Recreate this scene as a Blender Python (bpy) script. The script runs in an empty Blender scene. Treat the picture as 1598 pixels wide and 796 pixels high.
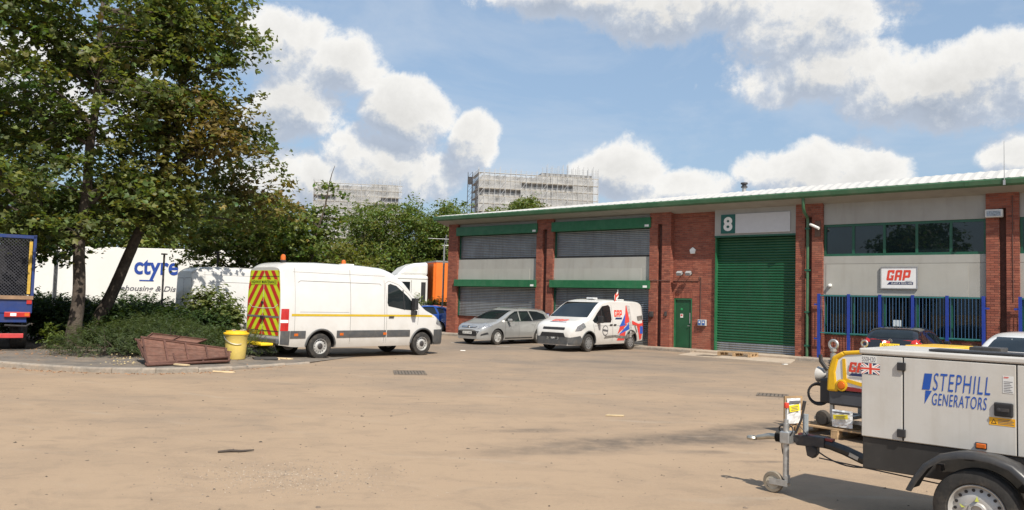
import bpy, bmesh, math, random
import numpy as np
from mathutils import Vector, Matrix
from mathutils.bvhtree import BVHTree
R = math.radians
scene = bpy.context.scene
COL = scene.collection
random.seed(7); np.random.seed(7)

# ------------------------------------------------------------------ camera
cam_d = bpy.data.cameras.new('camera'); cam = bpy.data.objects.new('camera', cam_d); COL.objects.link(cam)
cam_d.sensor_width = 36; cam_d.lens = 36 * 1250 / 1598; cam_d.clip_end = 3000; cam_d.clip_start = 0.05
cam.matrix_world = Matrix.Translation((0, 0, 1.85)) @ Matrix.Rotation(R(90 + 3.2), 4, 'X') @ Matrix.Rotation(R(1.56), 4, 'Z')
scene.camera = cam
scene.view_settings.view_transform = 'Standard'; scene.view_settings.look = 'None'
scene.view_settings.gamma = 1; scene.view_settings.use_curve_mapping = False
scene.view_settings.exposure = 0.30
scene.cycles.max_bounces = 5; scene.cycles.transparent_max_bounces = 8; scene.cycles.diffuse_bounces = 3; scene.cycles.glossy_bounces = 3
scene.cycles.use_denoising = True; scene.cycles.caustics_reflective = False; scene.cycles.caustics_refractive = False

# ------------------------------------------------------------------ sun and sky
SUN_EL = 49.0; SUN_V = Vector((0.367, -0.93, 0)).normalized()        # horizontal direction towards the sun
sun_d = bpy.data.lights.new('sun', 'SUN'); sun = bpy.data.objects.new('sun', sun_d); COL.objects.link(sun)
sun_d.energy = 5.0; sun_d.angle = R(0.53); sun_d.color = (1.0, 0.93, 0.82)
to_sun = (SUN_V * math.cos(R(SUN_EL)) + Vector((0, 0, math.sin(R(SUN_EL))))).normalized()
sun.rotation_euler = to_sun.to_track_quat('Z', 'Y').to_euler()
world = bpy.data.worlds.new('World'); scene.world = world; world.use_nodes = True

def N(nt, typ, **kw):
    n = nt.nodes.new(typ)
    for k, v in kw.items():
        if k.startswith('i_'):
            key = k[2:]; n.inputs[int(key) if key.isdigit() else key.replace('_', ' ')].default_value = v
        else: setattr(n, k, v)
    return n
def math_n(nt, op, a, b=None, clamp=False):
    n = nt.nodes.new('ShaderNodeMath'); n.operation = op; n.use_clamp = clamp
    for i, x in enumerate((a, b)):
        if x is None: continue
        if isinstance(x, (int, float)): n.inputs[i].default_value = x
        else: nt.links.new(x, n.inputs[i])
    return n.outputs[0]
def mixc(nt, fac, a, b, mode='MIX'):
    n = nt.nodes.new('ShaderNodeMix'); n.data_type = 'RGBA'; n.blend_type = mode
    for i, x in ((0, fac), (6, a), (7, b)):
        if isinstance(x, (int, float)): n.inputs[i].default_value = x
        elif isinstance(x, (tuple, list)): n.inputs[i].default_value = (*x[:3], 1)
        else: nt.links.new(x, n.inputs[i])
    return n.outputs[2]
def ramp(nt, fac, stops, interp='LINEAR'):
    n = nt.nodes.new('ShaderNodeValToRGB'); n.color_ramp.interpolation = interp
    el = n.color_ramp.elements
    while len(el) < len(stops): el.new(0.5)
    for e, (p, c) in zip(el, stops):
        e.position = p; e.color = (*c[:3], 1) if isinstance(c, (tuple, list)) else (c, c, c, 1)
    nt.links.new(fac, n.inputs[0]); return n.outputs[0]
def noise(nt, vec, scale, detail=4, rough=0.55, dist=0.0):
    n = nt.nodes.new('ShaderNodeTexNoise'); n.inputs['Scale'].default_value = scale
    n.inputs['Detail'].default_value = detail; n.inputs['Roughness'].default_value = rough; n.inputs['Distortion'].default_value = dist
    if vec is not None: nt.links.new(vec, n.inputs['Vector'])
    return n.outputs[0]

# cumulus masses: azimuth, elevation, half widths (degrees); the field of small noise clouds goes on all around
CLOUDS = [(-16.5, 16.6, 3.6, 2.6, 1.0), (-12.8, 15.6, 3.6, 2.6, 1.0), (-15.5, 12.6, 4.2, 3.0, .9), (-7.4, 13.0, 3.3, 2.3, 1.0), (-8.6, 9.4, 6.0, 2.6, 1.0), (-3.0, 11.2, 2.0, 1.9, 1.0),
          (-16.0, 7.6, 6.0, 2.6, .9), (7.9, 9.6, 3.2, 2.2, 1.0), (11.6, 7.9, 4.0, 1.6, .85), (20.5, 9.4, 4.6, 2.0, 1.0), (23.8, 8.6, 3.2, 1.8, .95),
          (4.0, 21.3, 8, 1.8, .95), (12.5, 20.4, 8, 2.6, 1.05), (19.5, 18.6, 6.5, 2.8, 1.05), (21.5, 15.6, 6.5, 2.4, .95), (27.5, 14.0, 6.0, 2.8, 1.05), (31.5, 14.6, 4.0, 2.8, 1.0), (27, 20.8, 4.5, 1.5, .8), (32.5, 9.4, 2.6, 1.8, .95),
          (-32, 12.0, 9, 4.0, .9), (-36, 24, 8, 5, .8), (48, 16, 8, 5, .9), (60, 24, 9, 6, .9), (-58, 15, 10, 5, .9), (88, 14, 12, 5, .9), (125, 20, 12, 7, .9),
          (160, 13, 12, 5, .9), (-88, 22, 12, 6, .9), (-125, 15, 13, 6, .9), (0, 36, 14, 5, .7), (45, 45, 14, 7, .8), (-60, 48, 14, 7, .7)]
def cloud_group():
    g = bpy.data.node_groups.new('cloud_density', 'ShaderNodeTree')
    g.interface.new_socket('Vector', in_out='INPUT', socket_type='NodeSocketVector')
    g.interface.new_socket('Density', in_out='OUTPUT', socket_type='NodeSocketFloat')
    gi = g.nodes.new('NodeGroupInput'); go = g.nodes.new('NodeGroupOutput'); v = gi.outputs[0]
    big = noise(g, v, 5.0, 2, .5)
    mid = noise(g, v, 9.0, 3, .5)
    fine = noise(g, v, 17.0, 8, .66, .15)
    s = N(g, 'ShaderNodeSeparateXYZ'); g.links.new(v, s.inputs[0])
    az = math_n(g, 'MULTIPLY', math_n(g, 'ARCTAN2', s.outputs[0], s.outputs[1]), 57.2958)
    el = math_n(g, 'MULTIPLY', math_n(g, 'ARCSINE', s.outputs[2]), 57.2958)
    # wobble the masses so that none keeps an elliptic outline
    az = math_n(g, 'ADD', az, math_n(g, 'MULTIPLY', math_n(g, 'SUBTRACT', big, .5), 4.0))
    el = math_n(g, 'ADD', el, math_n(g, 'MULTIPLY', math_n(g, 'SUBTRACT', mid, .5), 2.6))
    cx = N(g, 'ShaderNodeCombineXYZ'); g.links.new(az, cx.inputs[0]); g.links.new(el, cx.inputs[1])
    total = None
    for a, e, wa, we, k in CLOUDS:
        q = N(g, 'ShaderNodeVectorMath', operation='MULTIPLY_ADD'); g.links.new(cx.outputs[0], q.inputs[0]); q.inputs[1].default_value = (1 / wa, 1 / we, 0); q.inputs[2].default_value = (-a / wa, -e / we, 0)
        dt = N(g, 'ShaderNodeVectorMath', operation='DOT_PRODUCT'); g.links.new(q.outputs[0], dt.inputs[0]); g.links.new(q.outputs[0], dt.inputs[1])
        b = math_n(g, 'MULTIPLY_ADD', dt.outputs['Value'], -.60); b.node.inputs[2].default_value = k
        total = math_n(g, 'MAXIMUM', b, 0.0) if total is None else math_n(g, 'MAXIMUM', total, b)
    d = math_n(g, 'ADD', total, math_n(g, 'MULTIPLY', math_n(g, 'SUBTRACT', fine, .5), 1.6))
    d = math_n(g, 'ADD', d, math_n(g, 'MULTIPLY', math_n(g, 'SUBTRACT', big, .5), .5))
    g.links.new(d, go.inputs[0]); return g
def build_sky():
    nt = world.node_tree; nt.nodes.clear()
    out = N(nt, 'ShaderNodeOutputWorld'); bg = N(nt, 'ShaderNodeBackground', i_Strength=0.085)
    sky = N(nt, 'ShaderNodeTexSky', sky_type='NISHITA'); sky.sun_disc = False
    sky.sun_elevation = R(SUN_EL); sky.sun_rotation = math.atan2(SUN_V.x, SUN_V.y); sky.air_density = 1.1; sky.dust_density = 2.4; sky.ozone_density = 1.5
    tc = N(nt, 'ShaderNodeTexCoord'); v = tc.outputs['Generated']
    grp = cloud_group()
    a = N(nt, 'ShaderNodeGroup', node_tree=grp); nt.links.new(v, a.inputs[0])
    off = N(nt, 'ShaderNodeVectorMath', operation='ADD'); nt.links.new(v, off.inputs[0]); off.inputs[1].default_value = (0.012, -0.004, 0.026)
    nrm = N(nt, 'ShaderNodeVectorMath', operation='NORMALIZE'); nt.links.new(off.outputs[0], nrm.inputs[0])
    b = N(nt, 'ShaderNodeGroup', node_tree=grp); nt.links.new(nrm.outputs[0], b.inputs[0])
    cover = N(nt, 'ShaderNodeMapRange', interpolation_type='SMOOTHSTEP'); cover.inputs[1].default_value = .24; cover.inputs[2].default_value = .62
    nt.links.new(a.outputs[0], cover.inputs[0])
    # towards the sun the density falls (bright rim) or rises (shaded belly)
    lit = math_n(nt, 'ADD', math_n(nt, 'MULTIPLY', math_n(nt, 'SUBTRACT', a.outputs[0], b.outputs[0]), 2.3), .60, True)
    thick = N(nt, 'ShaderNodeMapRange'); thick.inputs[1].default_value = .5; thick.inputs[2].default_value = 1.5; thick.inputs[3].default_value = 1.0; thick.inputs[4].default_value = .68
    nt.links.new(a.outputs[0], thick.inputs[0])
    shade = ramp(nt, lit, [(0.0, (4.7, 5.3, 6.3)), (0.40, (5.9, 6.4, 7.2)), (.72, (8.0, 8.1, 8.2)), (1.0, (9.6, 9.4, 9.0))])
    shade = mixc(nt, 1.0, shade, thick.outputs[0], 'MULTIPLY')
    veil = mixc(nt, .34, sky.outputs[0], (5.6, 8.0, 11.2))          # thin high haze over the whole sky
    # broken thin layer behind the cumulus
    mpv = N(nt, 'ShaderNodeMapping'); mpv.inputs['Scale'].default_value = (1, 1, 2.6); nt.links.new(v, mpv.inputs[0])
    thin = ramp(nt, noise(nt, mpv.outputs[0], 3.4, 7, .6, .4), [(.48, 0.0), (.74, .45)])
    veil = mixc(nt, thin, veil, (6.6, 7.1, 7.8))
    col = mixc(nt, math_n(nt, 'MULTIPLY', cover.outputs[0], .95), veil, shade)
    nt.links.new(col, bg.inputs[0]); nt.links.new(bg.outputs[0], out.inputs[0])
build_sky()
world.cycles.sampling_method = 'MANUAL'; world.cycles.sample_map_resolution = 512

# ------------------------------------------------------------------ materials
MATS = {}
def mat(name, col, rough=.5, metal=0.0, var=.08, vscale=6, bump=0.0, bscale=60, coat=0.0, dirt=None, dscale=2.5, damt=.5, spec=.5, rnd=0.0):
    if name in MATS: return MATS[name]
    m = bpy.data.materials.new(name); m.use_nodes = True; nt = m.node_tree; p = nt.nodes['Principled BSDF']
    tc = N(nt, 'ShaderNodeTexCoord'); v = tc.outputs['Object']
    c = None
    lo = tuple(x * (1 - var) for x in col); hi = tuple(min(1, x * (1 + var)) for x in col)
    c = mixc(nt, ramp(nt, noise(nt, v, vscale, 5, .6), [(.3, 0.0), (.7, 1.0)]), lo, hi)
    if rnd:
        oi = N(nt, 'ShaderNodeObjectInfo'); ge = N(nt, 'ShaderNodeNewGeometry')
        f = math_n(nt, 'FRACT', math_n(nt, 'ADD', oi.outputs['Random'], ge.outputs['Random Per Island']))
        c = mixc(nt, f, mixc(nt, 1.0, c, (1 - rnd,) * 3, 'MULTIPLY'), mixc(nt, 1.0, c, (1 + rnd,) * 3, 'MULTIPLY'))
    if dirt:
        f = math_n(nt, 'MULTIPLY', ramp(nt, noise(nt, v, dscale, 6, .65), [(.45, 0.0), (.72, 1.0)]), damt)
        c = mixc(nt, f, c, dirt)
    nt.links.new(c, p.inputs['Base Color'])
    p.inputs['Roughness'].default_value = rough; p.inputs['Metallic'].default_value = metal
    p.inputs['Specular IOR Level'].default_value = spec
    if coat: p.inputs['Coat Weight'].default_value = coat; p.inputs['Coat Roughness'].default_value = .06
    if bump:
        b = N(nt, 'ShaderNodeBump', i_Strength=bump, i_Distance=.01); nt.links.new(noise(nt, v, bscale, 4, .6), b.inputs['Height']); nt.links.new(b.outputs[0], p.inputs['Normal'])
    MATS[name] = m; return m
def glass_mat(name, tint=(.012, .016, .018), rough=.02, spec=.6):
    if name in MATS: return MATS[name]
    m = mat(name, tint, rough, 0, .3, 1.2, spec=spec); return m
def see_glass(name, alpha=.62, tint=(.02, .03, .03)):
    # window glass one can look through: a reflecting, partly clear pane
    m = bpy.data.materials.new(name); m.use_nodes = True; nt = m.node_tree; nt.nodes.clear()
    o = N(nt, 'ShaderNodeOutputMaterial'); tr = N(nt, 'ShaderNodeBsdfTransparent'); tr.inputs[0].default_value = (.45, .52, .5, 1)
    gl = N(nt, 'ShaderNodeBsdfGlossy', i_Roughness=.02); fr = N(nt, 'ShaderNodeFresnel', i_IOR=1.5)
    mx = N(nt, 'ShaderNodeMixShader'); nt.links.new(fr.outputs[0], mx.inputs[0]); nt.links.new(tr.outputs[0], mx.inputs[1]); nt.links.new(gl.outputs[0], mx.inputs[2])
    nt.links.new(mx.outputs[0], o.inputs[0]); MATS[name] = m; return m
def emis_free(): pass

WHITE = mat('white_paint', (.61, .605, .59), .24, 0, .03, 2, coat=.6, dirt=(.42, .36, .29), dscale=1.6, damt=.16)
def road_dirt(m, col, amt):
    # splash dirt thrown up along the sills
    nt = m.node_tree; p = nt.nodes['Principled BSDF']; src = p.inputs['Base Color'].links[0].from_socket; tc = N(nt, 'ShaderNodeTexCoord'); s = N(nt, 'ShaderNodeSeparateXYZ'); nt.links.new(tc.outputs['Object'], s.inputs[0])
    h = math_n(nt, 'ADD', s.outputs[2], math_n(nt, 'MULTIPLY', math_n(nt, 'SUBTRACT', noise(nt, tc.outputs['Object'], 3.0, 6, .65), .5), .9))
    f = N(nt, 'ShaderNodeMapRange', interpolation_type='SMOOTHSTEP'); nt.links.new(h, f.inputs[0]); f.inputs[1].default_value = 1.05; f.inputs[2].default_value = .30; f.inputs[3].default_value = 0; f.inputs[4].default_value = amt
    nt.links.new(mixc(nt, f.outputs[0], src, col), p.inputs['Base Color'])
road_dirt(WHITE, (.30, .25, .19), .38)
BLACKP = mat('black_plastic', (.022, .022, .024), .55, 0, .2, 8, bump=.05)
RUBBER = mat('tyre_rubber', (.022, .021, .02), .85, 0, .3, 14, bump=.2, dirt=(.16, .13, .10), dscale=5, damt=.5)
STEEL = mat('wheel_silver', (.46, .455, .44), .40, .25, .1, 8, dirt=(.22, .18, .14), dscale=6, damt=.3)
DARKM = mat('dark_metal', (.05, .05, .055), .5, .4, .2, 10, dirt=(.18, .14, .10), dscale=5, damt=.35)
GALV = mat('galvanised_steel', (.46, .47, .47), .45, .75, .15, 18, dirt=(.25, .2, .15), dscale=7, damt=.3)
GLASS = glass_mat('vehicle_glass')
GLASS2 = see_glass('clear_window_glass')
CHROME = mat('chrome', (.75, .75, .75), .15, 1.0, .05, 5)
REDL = mat('red_lens', (.42, .018, .015), .18, 0, .15, 14, coat=.6)
CLEARL = mat('headlamp_lens', (.26, .27, .29), .10, .3, .6, 26, coat=.8)
AMBER = mat('amber_lens', (.55, .12, .012), .22, 0, .15, 20, coat=.5)
PLATE_W = mat('plate_white', (.75, .75, .72), .4)
PLATE_Y = mat('plate_yellow', (.80, .55, .03), .4)
INK = mat('black_print', (.015, .015, .017), .5)
GAPLINE = mat('panel_gap', (.035, .035, .035), .8)

# ------------------------------------------------------------------ mesh helpers
class MB:
    def __init__(s): s.v = []; s.f = []; s.m = []
    def add(s, vs, fs, mi=0):
        o = len(s.v); s.v += [tuple(x) for x in vs]; s.f += [tuple(i + o for i in f) for f in fs]; s.m += [mi] * len(fs); return s
    def box(s, c, size, rot=None, mi=0):
        hx, hy, hz = (x / 2 for x in size); c = Vector(c)
        vs = [Vector((x, y, z)) for x in (-hx, hx) for y in (-hy, hy) for z in (-hz, hz)]
        if rot is not None: vs = [rot @ v for v in vs]
        return s.add([c + v for v in vs], [(0, 1, 3, 2), (4, 6, 7, 5), (0, 4, 5, 1), (2, 3, 7, 6), (0, 2, 6, 4), (1, 5, 7, 3)], mi)
    def bb(s, x0, x1, y0, y1, z0, z1, mi=0):
        return s.box(((x0 + x1) / 2, (y0 + y1) / 2, (z0 + z1) / 2), (abs(x1 - x0), abs(y1 - y0), abs(z1 - z0)), None, mi)
    def tube(s, pts, r, n=8, mi=0, caps=True):
        pts = [Vector(p) for p in pts]; rs = r if isinstance(r, (list, tuple)) else [r] * len(pts)
        t0 = (pts[1] - pts[0]).normalized(); u = t0.orthogonal().normalized()
        vs = []; fs = []
        for i, p in enumerate(pts):
            t = (pts[min(i + 1, len(pts) - 1)] - pts[max(i - 1, 0)]).normalized()
            u = (u - t * u.dot(t)); u = u.normalized() if u.length > 1e-6 else t.orthogonal().normalized()
            w = t.cross(u)
            for k in range(n):
                a = 2 * math.pi * k / n; vs.append(p + (u * math.cos(a) + w * math.sin(a)) * rs[i])
        for i in range(len(pts) - 1):
            for k in range(n):
                fs.append((i * n + k, i * n + (k + 1) % n, (i + 1) * n + (k + 1) % n, (i + 1) * n + k))
        if caps: fs.append(tuple(range(n))[::-1]); fs.append(tuple(range((len(pts) - 1) * n, len(pts) * n)))
        return s.add(vs, fs, mi)
    def lathe(s, prof, n=24, axis='z', c=(0, 0, 0), mi=0, closed=False):
        vs = []; fs = []; c = Vector(c)
        for (r, h) in prof:
            for k in range(n):
                a = 2 * math.pi * k / n; x, y = r * math.cos(a), r * math.sin(a)
                vs.append(c + Vector({'z': (x, y, h), 'y': (x, h, y), 'x': (h, x, y)}[axis]))
        P = len(prof)
        for i in range(P if closed else P - 1):
            j = (i + 1) % P
            for k in range(n): fs.append((i * n + k, i * n + (k + 1) % n, j * n + (k + 1) % n, j * n + k))
        if not closed:
            if prof[0][0] > 1e-5: fs.append(tuple(range(n))[::-1])
            if prof[-1][0] > 1e-5: fs.append(tuple(range((P - 1) * n, P * n)))
        return s.add(vs, fs, mi)
    def prism(s, poly, plane, a, b, mi=0):
        f = {'xz': lambda p, q: (p[0], q, p[1]), 'yz': lambda p, q: (q, p[0], p[1]), 'xy': lambda p, q: (p[0], p[1], q)}[plane]
        n = len(poly); vs = [f(p, a) for p in poly] + [f(p, b) for p in poly]
        fs = [tuple(range(n)), tuple(range(n, 2 * n))[::-1]] + [(i, i + n, (i + 1) % n + n, (i + 1) % n) for i in range(n)]
        return s.add(vs, fs, mi)
    def mesh(s, name, mats, smooth=False, angle=35, fix=True):
        me = bpy.data.meshes.new(name); me.from_pydata(s.v, [], s.f)
        mats = mats if isinstance(mats, (list, tuple)) else [mats]
        for m in mats: me.materials.append(m)
        if len(mats) > 1: me.polygons.foreach_set('material_index', s.m)
        if fix:
            bm = bmesh.new(); bm.from_mesh(me); bmesh.ops.recalc_face_normals(bm, faces=bm.faces); bm.to_mesh(me); bm.free()
        if smooth:
            me.polygons.foreach_set('use_smooth', [True] * len(me.polygons)); me.set_sharp_from_angle(angle=R(angle))
        me.update(); return me
    def build(s, name, mats, parent=None, smooth=False, bevel=0, angle=35, fix=True, loc=None, rotz=None):
        o = bpy.data.objects.new(name, s.mesh(name, mats, smooth, angle, fix)); COL.objects.link(o)
        if parent is not None: o.parent = parent
        if loc is not None: o.location = loc
        if rotz is not None: o.rotation_euler = (0, 0, rotz)
        if bevel:
            b = o.modifiers.new('bevel', 'BEVEL'); b.width = bevel; b.segments = 2; b.limit_method = 'ANGLE'; b.angle_limit = R(40)
        return o
def tag(o, label=None, cat=None, group=None, kind=None):
    if label: o['label'] = label
    if cat: o['category'] = cat
    if group: o['group'] = group
    if kind: o['kind'] = kind
    return o
def empty(name, loc=(0, 0, 0), rotz=0.0, parent=None, label=None, cat=None, group=None, scale=1.0):
    o = bpy.data.objects.new(name, None); COL.objects.link(o); o.location = loc; o.rotation_euler = (0, 0, rotz); o.scale = (scale,) * 3
    o.empty_display_size = .1
    if parent is not None: o.parent = parent
    return tag(o, label, cat, group)
def link_copy(o, parent=None):
    c = o.copy(); COL.objects.link(c)
    if parent is not None: c.parent = parent; c.matrix_parent_inverse = Matrix()
    return c
def copy_tree(o, parent=None):
    c = link_copy(o, parent)
    for ch in o.children: copy_tree(ch, c)
    return c
def text2d(s, size=1.0, shear=0.0, bold=0.0, spacing=1.0, sx=1.0, align='LEFT'):
    cu = bpy.data.curves.new('txt', 'FONT'); cu.body = s; cu.size = size; cu.shear = shear; cu.offset = bold; cu.space_character = spacing; cu.align_x = align
    cu.resolution_u = 4
    ob = bpy.data.objects.new('txt', cu); COL.objects.link(ob)
    dg = bpy.context.evaluated_depsgraph_get(); me = ob.evaluated_get(dg).to_mesh()
    vs = [(v.co.x * sx, v.co.y) for v in me.vertices]; fs = [tuple(p.vertices) for p in me.polygons]
    ob.evaluated_get(dg).to_mesh_clear(); bpy.data.objects.remove(ob); bpy.data.curves.remove(cu)
    return vs, fs
def fit_text(s, x0, x1, z0, z1, **kw):
    vs, fs = text2d(s, 1.0, **kw)
    a = np.array(vs); lo = a.min(0); hi = a.max(0)
    a = (a - lo) / (hi - lo) * np.array([x1 - x0, z1 - z0]) + np.array([x0, z0])
    return [tuple(p) for p in a], fs
def flat(mb, vs, fs, o, ux, uz, mi=0):
    o, ux, uz = Vector(o), Vector(ux), Vector(uz); return mb.add([o + ux * a + uz * b for a, b in vs], fs, mi)
def tri_poly(poly):
    return poly, [tuple(range(len(poly)))]
# the hire firm's block lettering as bars in a 2.9 x 1 box
GAP_BARS = [(0, .30, .06, .94), (.30, .86, .78, 1), (.30, .86, 0, .22), (.58, .86, .22, .50), (.46, .58, .38, .50), (.58, .86, .66, .78), (.06, .30, .94, 1), (.06, .30, 0, .06),
            (1.0, 1.29, 0, .94), (1.55, 1.84, 0, .94), (1.29, 1.55, .78, 1), (1.29, 1.55, .32, .52), (1.06, 1.29, .94, 1), (1.55, 1.78, .94, 1),
            (1.98, 2.27, 0, 1), (2.27, 2.58, .78, 1), (2.27, 2.58, .26, .48), (2.58, 2.86, .32, .94), (2.58, 2.8, .94, 1), (2.58, 2.8, .26, .32)]
def gap_logo(x0, x1, z0, z1, shear=.22):
    """vertices and faces of the three slanted block letters fitted to a rectangle"""
    vs = []; fs = []; W = 2.86 + shear
    for a, b, c, d in GAP_BARS:
        k = len(vs); vs += [(a + shear * c, c), (b + shear * c, c), (b + shear * d, d), (a + shear * d, d)]; fs.append((k, k + 1, k + 2, k + 3))
    return [(x0 + p / W * (x1 - x0), z0 + q * (z1 - z0)) for p, q in vs], fs
# ------------------------------------------------------------------ ground
def ground_material():
    m = bpy.data.materials.new('dusty_asphalt'); m.use_nodes = True; nt = m.node_tree; p = nt.nodes['Principled BSDF']
    v = N(nt, 'ShaderNodeTexCoord').outputs['Object']
    s = N(nt, 'ShaderNodeSeparateXYZ'); nt.links.new(v, s.inputs[0])
    # sandy dust over worn grey tarmac, swept into long streaks by traffic
    mp = N(nt, 'ShaderNodeMapping'); mp.inputs['Scale'].default_value = (.62, 1.0, 1); mp.inputs['Rotation'].default_value = (0, 0, R(-28)); nt.links.new(v, mp.inputs[0])
    streak = noise(nt, mp.outputs[0], .55, 7, .62, .6)
    patchy = noise(nt, v, .17, 5, .55, .4)
    fine = noise(nt, v, 26, 5, .7)
    grit = noise(nt, v, 140, 2, .6)
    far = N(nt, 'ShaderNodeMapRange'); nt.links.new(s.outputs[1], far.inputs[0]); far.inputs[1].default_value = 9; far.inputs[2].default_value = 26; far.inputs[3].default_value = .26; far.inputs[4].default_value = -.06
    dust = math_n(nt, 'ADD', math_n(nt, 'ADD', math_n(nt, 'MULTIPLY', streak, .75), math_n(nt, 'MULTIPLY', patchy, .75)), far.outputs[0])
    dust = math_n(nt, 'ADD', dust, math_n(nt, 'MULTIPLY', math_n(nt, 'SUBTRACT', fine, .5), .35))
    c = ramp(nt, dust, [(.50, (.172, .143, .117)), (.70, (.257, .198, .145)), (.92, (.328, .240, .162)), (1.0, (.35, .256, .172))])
    # oily tyre tracks across the middle of the yard
    def smear(cx, cy, rx, ry, ang, amt, seed):
        nonlocal c
        mm = N(nt, 'ShaderNodeMapping', vector_type='TEXTURE'); mm.inputs['Location'].default_value = (cx, cy, 0); mm.inputs['Rotation'].default_value = (0, 0, R(ang)); mm.inputs['Scale'].default_value = (rx, ry, 1)
        nt.links.new(v, mm.inputs[0])
        wob = N(nt, 'ShaderNodeVectorMath', operation='ADD'); nt.links.new(mm.outputs[0], wob.inputs[0])
        nn = N(nt, 'ShaderNodeTexNoise'); nn.inputs['Scale'].default_value = 1.1; nn.inputs['Detail'].default_value = 3; nt.links.new(v, nn.inputs['Vector'])
        sc = N(nt, 'ShaderNodeVectorMath', operation='MULTIPLY_ADD'); nt.links.new(nn.outputs['Color'], sc.inputs[0]); sc.inputs[1].default_value = (.5, 1.2, 0); sc.inputs[2].default_value = (-.25, -.6, 0)
        nt.links.new(sc.outputs[0], wob.inputs[1])
        ln = N(nt, 'ShaderNodeVectorMath', operation='LENGTH')
        fl = N(nt, 'ShaderNodeVectorMath', operation='MULTIPLY'); nt.links.new(wob.outputs[0], fl.inputs[0]); fl.inputs[1].default_value = (1, 1, 0); nt.links.new(fl.outputs[0], ln.inputs[0])
        f = N(nt, 'ShaderNodeMapRange', interpolation_type='SMOOTHSTEP'); nt.links.new(ln.outputs['Value'], f.inputs[0]); f.inputs[1].default_value = 1.15; f.inputs[2].default_value = .1
        brk = ramp(nt, noise(nt, v, 3.2, 6, .7), [(.3, .25), (.62, 1.0)])
        c = mixc(nt, math_n(nt, 'MULTIPLY', math_n(nt, 'MULTIPLY', f.outputs[0], brk), amt), c, (.075, .066, .060))
    for a in SMEARS: smear(*a)
    # darker aggregate and small pale chips
    c = mixc(nt, math_n(nt, 'MULTIPLY', ramp(nt, grit, [(.34, 1.0), (.44, 0.0)]), .38), c, (.10, .085, .07))
    c = mixc(nt, math_n(nt, 'MULTIPLY', ramp(nt, noise(nt, v, 90, 2, .5), [(.70, 0.0), (.76, 1.0)]), .45), c, (.42, .37, .31))
    c = mixc(nt, math_n(nt, 'MULTIPLY', ramp(nt, noise(nt, v, 9, 4, .6), [(.66, 0.0), (.74, 1.0)]), .30), c, (.12, .10, .085))
    # pale scuffs and turning arcs left by trailers
    rg = N(nt, 'ShaderNodeVectorMath', operation='DISTANCE'); nt.links.new(v, rg.inputs[0]); rg.inputs[1].default_value = (3.0, 34.0, 0)
    wob_ = math_n(nt, 'ADD', rg.outputs['Value'], math_n(nt, 'MULTIPLY', noise(nt, v, .4, 3, .5), 1.4))
    arc = math_n(nt, 'SINE', math_n(nt, 'MULTIPLY', wob_, 5.2)); arc = ramp(nt, arc, [(.90, 0.0), (.99, 1.0)])
    arc = math_n(nt, 'MULTIPLY', arc, ramp(nt, noise(nt, mp.outputs[0], .9, 5, .6), [(.50, 0.0), (.68, .42)]))
    c = mixc(nt, arc, c, (.36, .30, .23))
    mot = ramp(nt, noise(nt, mp.outputs[0], 2.6, 7, .68, .8), [(.36, 1.0), (.52, 0.0)])
    c = mixc(nt, math_n(nt, 'MULTIPLY', mot, .22), c, (.13, .106, .085))
    mot = ramp(nt, noise(nt, v, 1.7, 7, .7, .3), [(.60, 0.0), (.74, 1.0)])
    c = mixc(nt, math_n(nt, 'MULTIPLY', mot, .26), c, (.35, .275, .205))
    sp = ramp(nt, noise(nt, v, 22, 3, .5), [(.68, 0.0), (.73, 1.0)])
    c = mixc(nt, math_n(nt, 'MULTIPLY', sp, .45), c, (.14, .11, .085))
    sp = ramp(nt, noise(nt, v, 34, 3, .5), [(.27, 1.0), (.32, 0.0)])
    c = mixc(nt, math_n(nt, 'MULTIPLY', sp, .40), c, (.42, .35, .27))
    # hairline cracks
    wv = N(nt, 'ShaderNodeTexVoronoi', feature='DISTANCE_TO_EDGE', i_Scale=.16)
    dv = N(nt, 'ShaderNodeVectorMath', operation='ADD'); nz = N(nt, 'ShaderNodeTexNoise', i_Scale=.7, i_Detail=6.0); nt.links.new(v, nz.inputs['Vector'])
    nt.links.new(v, dv.inputs[0]); nt.links.new(nz.outputs['Color'], dv.inputs[1]); nt.links.new(dv.outputs[0], wv.inputs['Vector'])
    crack = ramp(nt, wv.outputs['Distance'], [(.0, 1.0), (.006, 0.0)])
    crack = math_n(nt, 'MULTIPLY', crack, ramp(nt, noise(nt, v, .8, 3, .5), [(.56, 0.0), (.70, .45)]))
    c = mixc(nt, crack, c, (.09, .075, .06))
    nt.links.new(c, p.inputs['Base Color']); p.inputs['Roughness'].default_value = .9; p.inputs['Specular IOR Level'].default_value = .25
    b = N(nt, 'ShaderNodeBump', i_Strength=.55, i_Distance=.008)
    hgt = math_n(nt, 'ADD', math_n(nt, 'ADD', grit, math_n(nt, 'MULTIPLY', fine, 1.5)), math_n(nt, 'MULTIPLY', crack, -2.0))
    nt.links.new(hgt, b.inputs['Height']); nt.links.new(b.outputs[0], p.inputs['Normal'])
    return m
SMEARS = [(1.6, 10.7, 2.3, .75, 22, .75, 1), (3.6, 12.3, 1.7, .50, 42, .75, 2), (2.9, 11.2, 1.2, .75, 5, .7, 3), (.35, 11.5, .8, .22, 12, .6, 4), (4.2, 11.0, 1.3, .12, -12, .6, 5), (2.5, 10.2, .55, .16, 5, .6, 6), (3.1, 9.7, .45, .10, 5, .6, 10), (0.4, 9.9, 1.4, .4, 14, .35, 11),
          (-1.9, 15.1, .45, .07, 12, .6, 7), (-1.35, 14.3, .4, .05, 12, .6, 8), (6.5, 27.2, 5.5, .5, -30, .22, 9)]
GROUND = ground_material()
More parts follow.
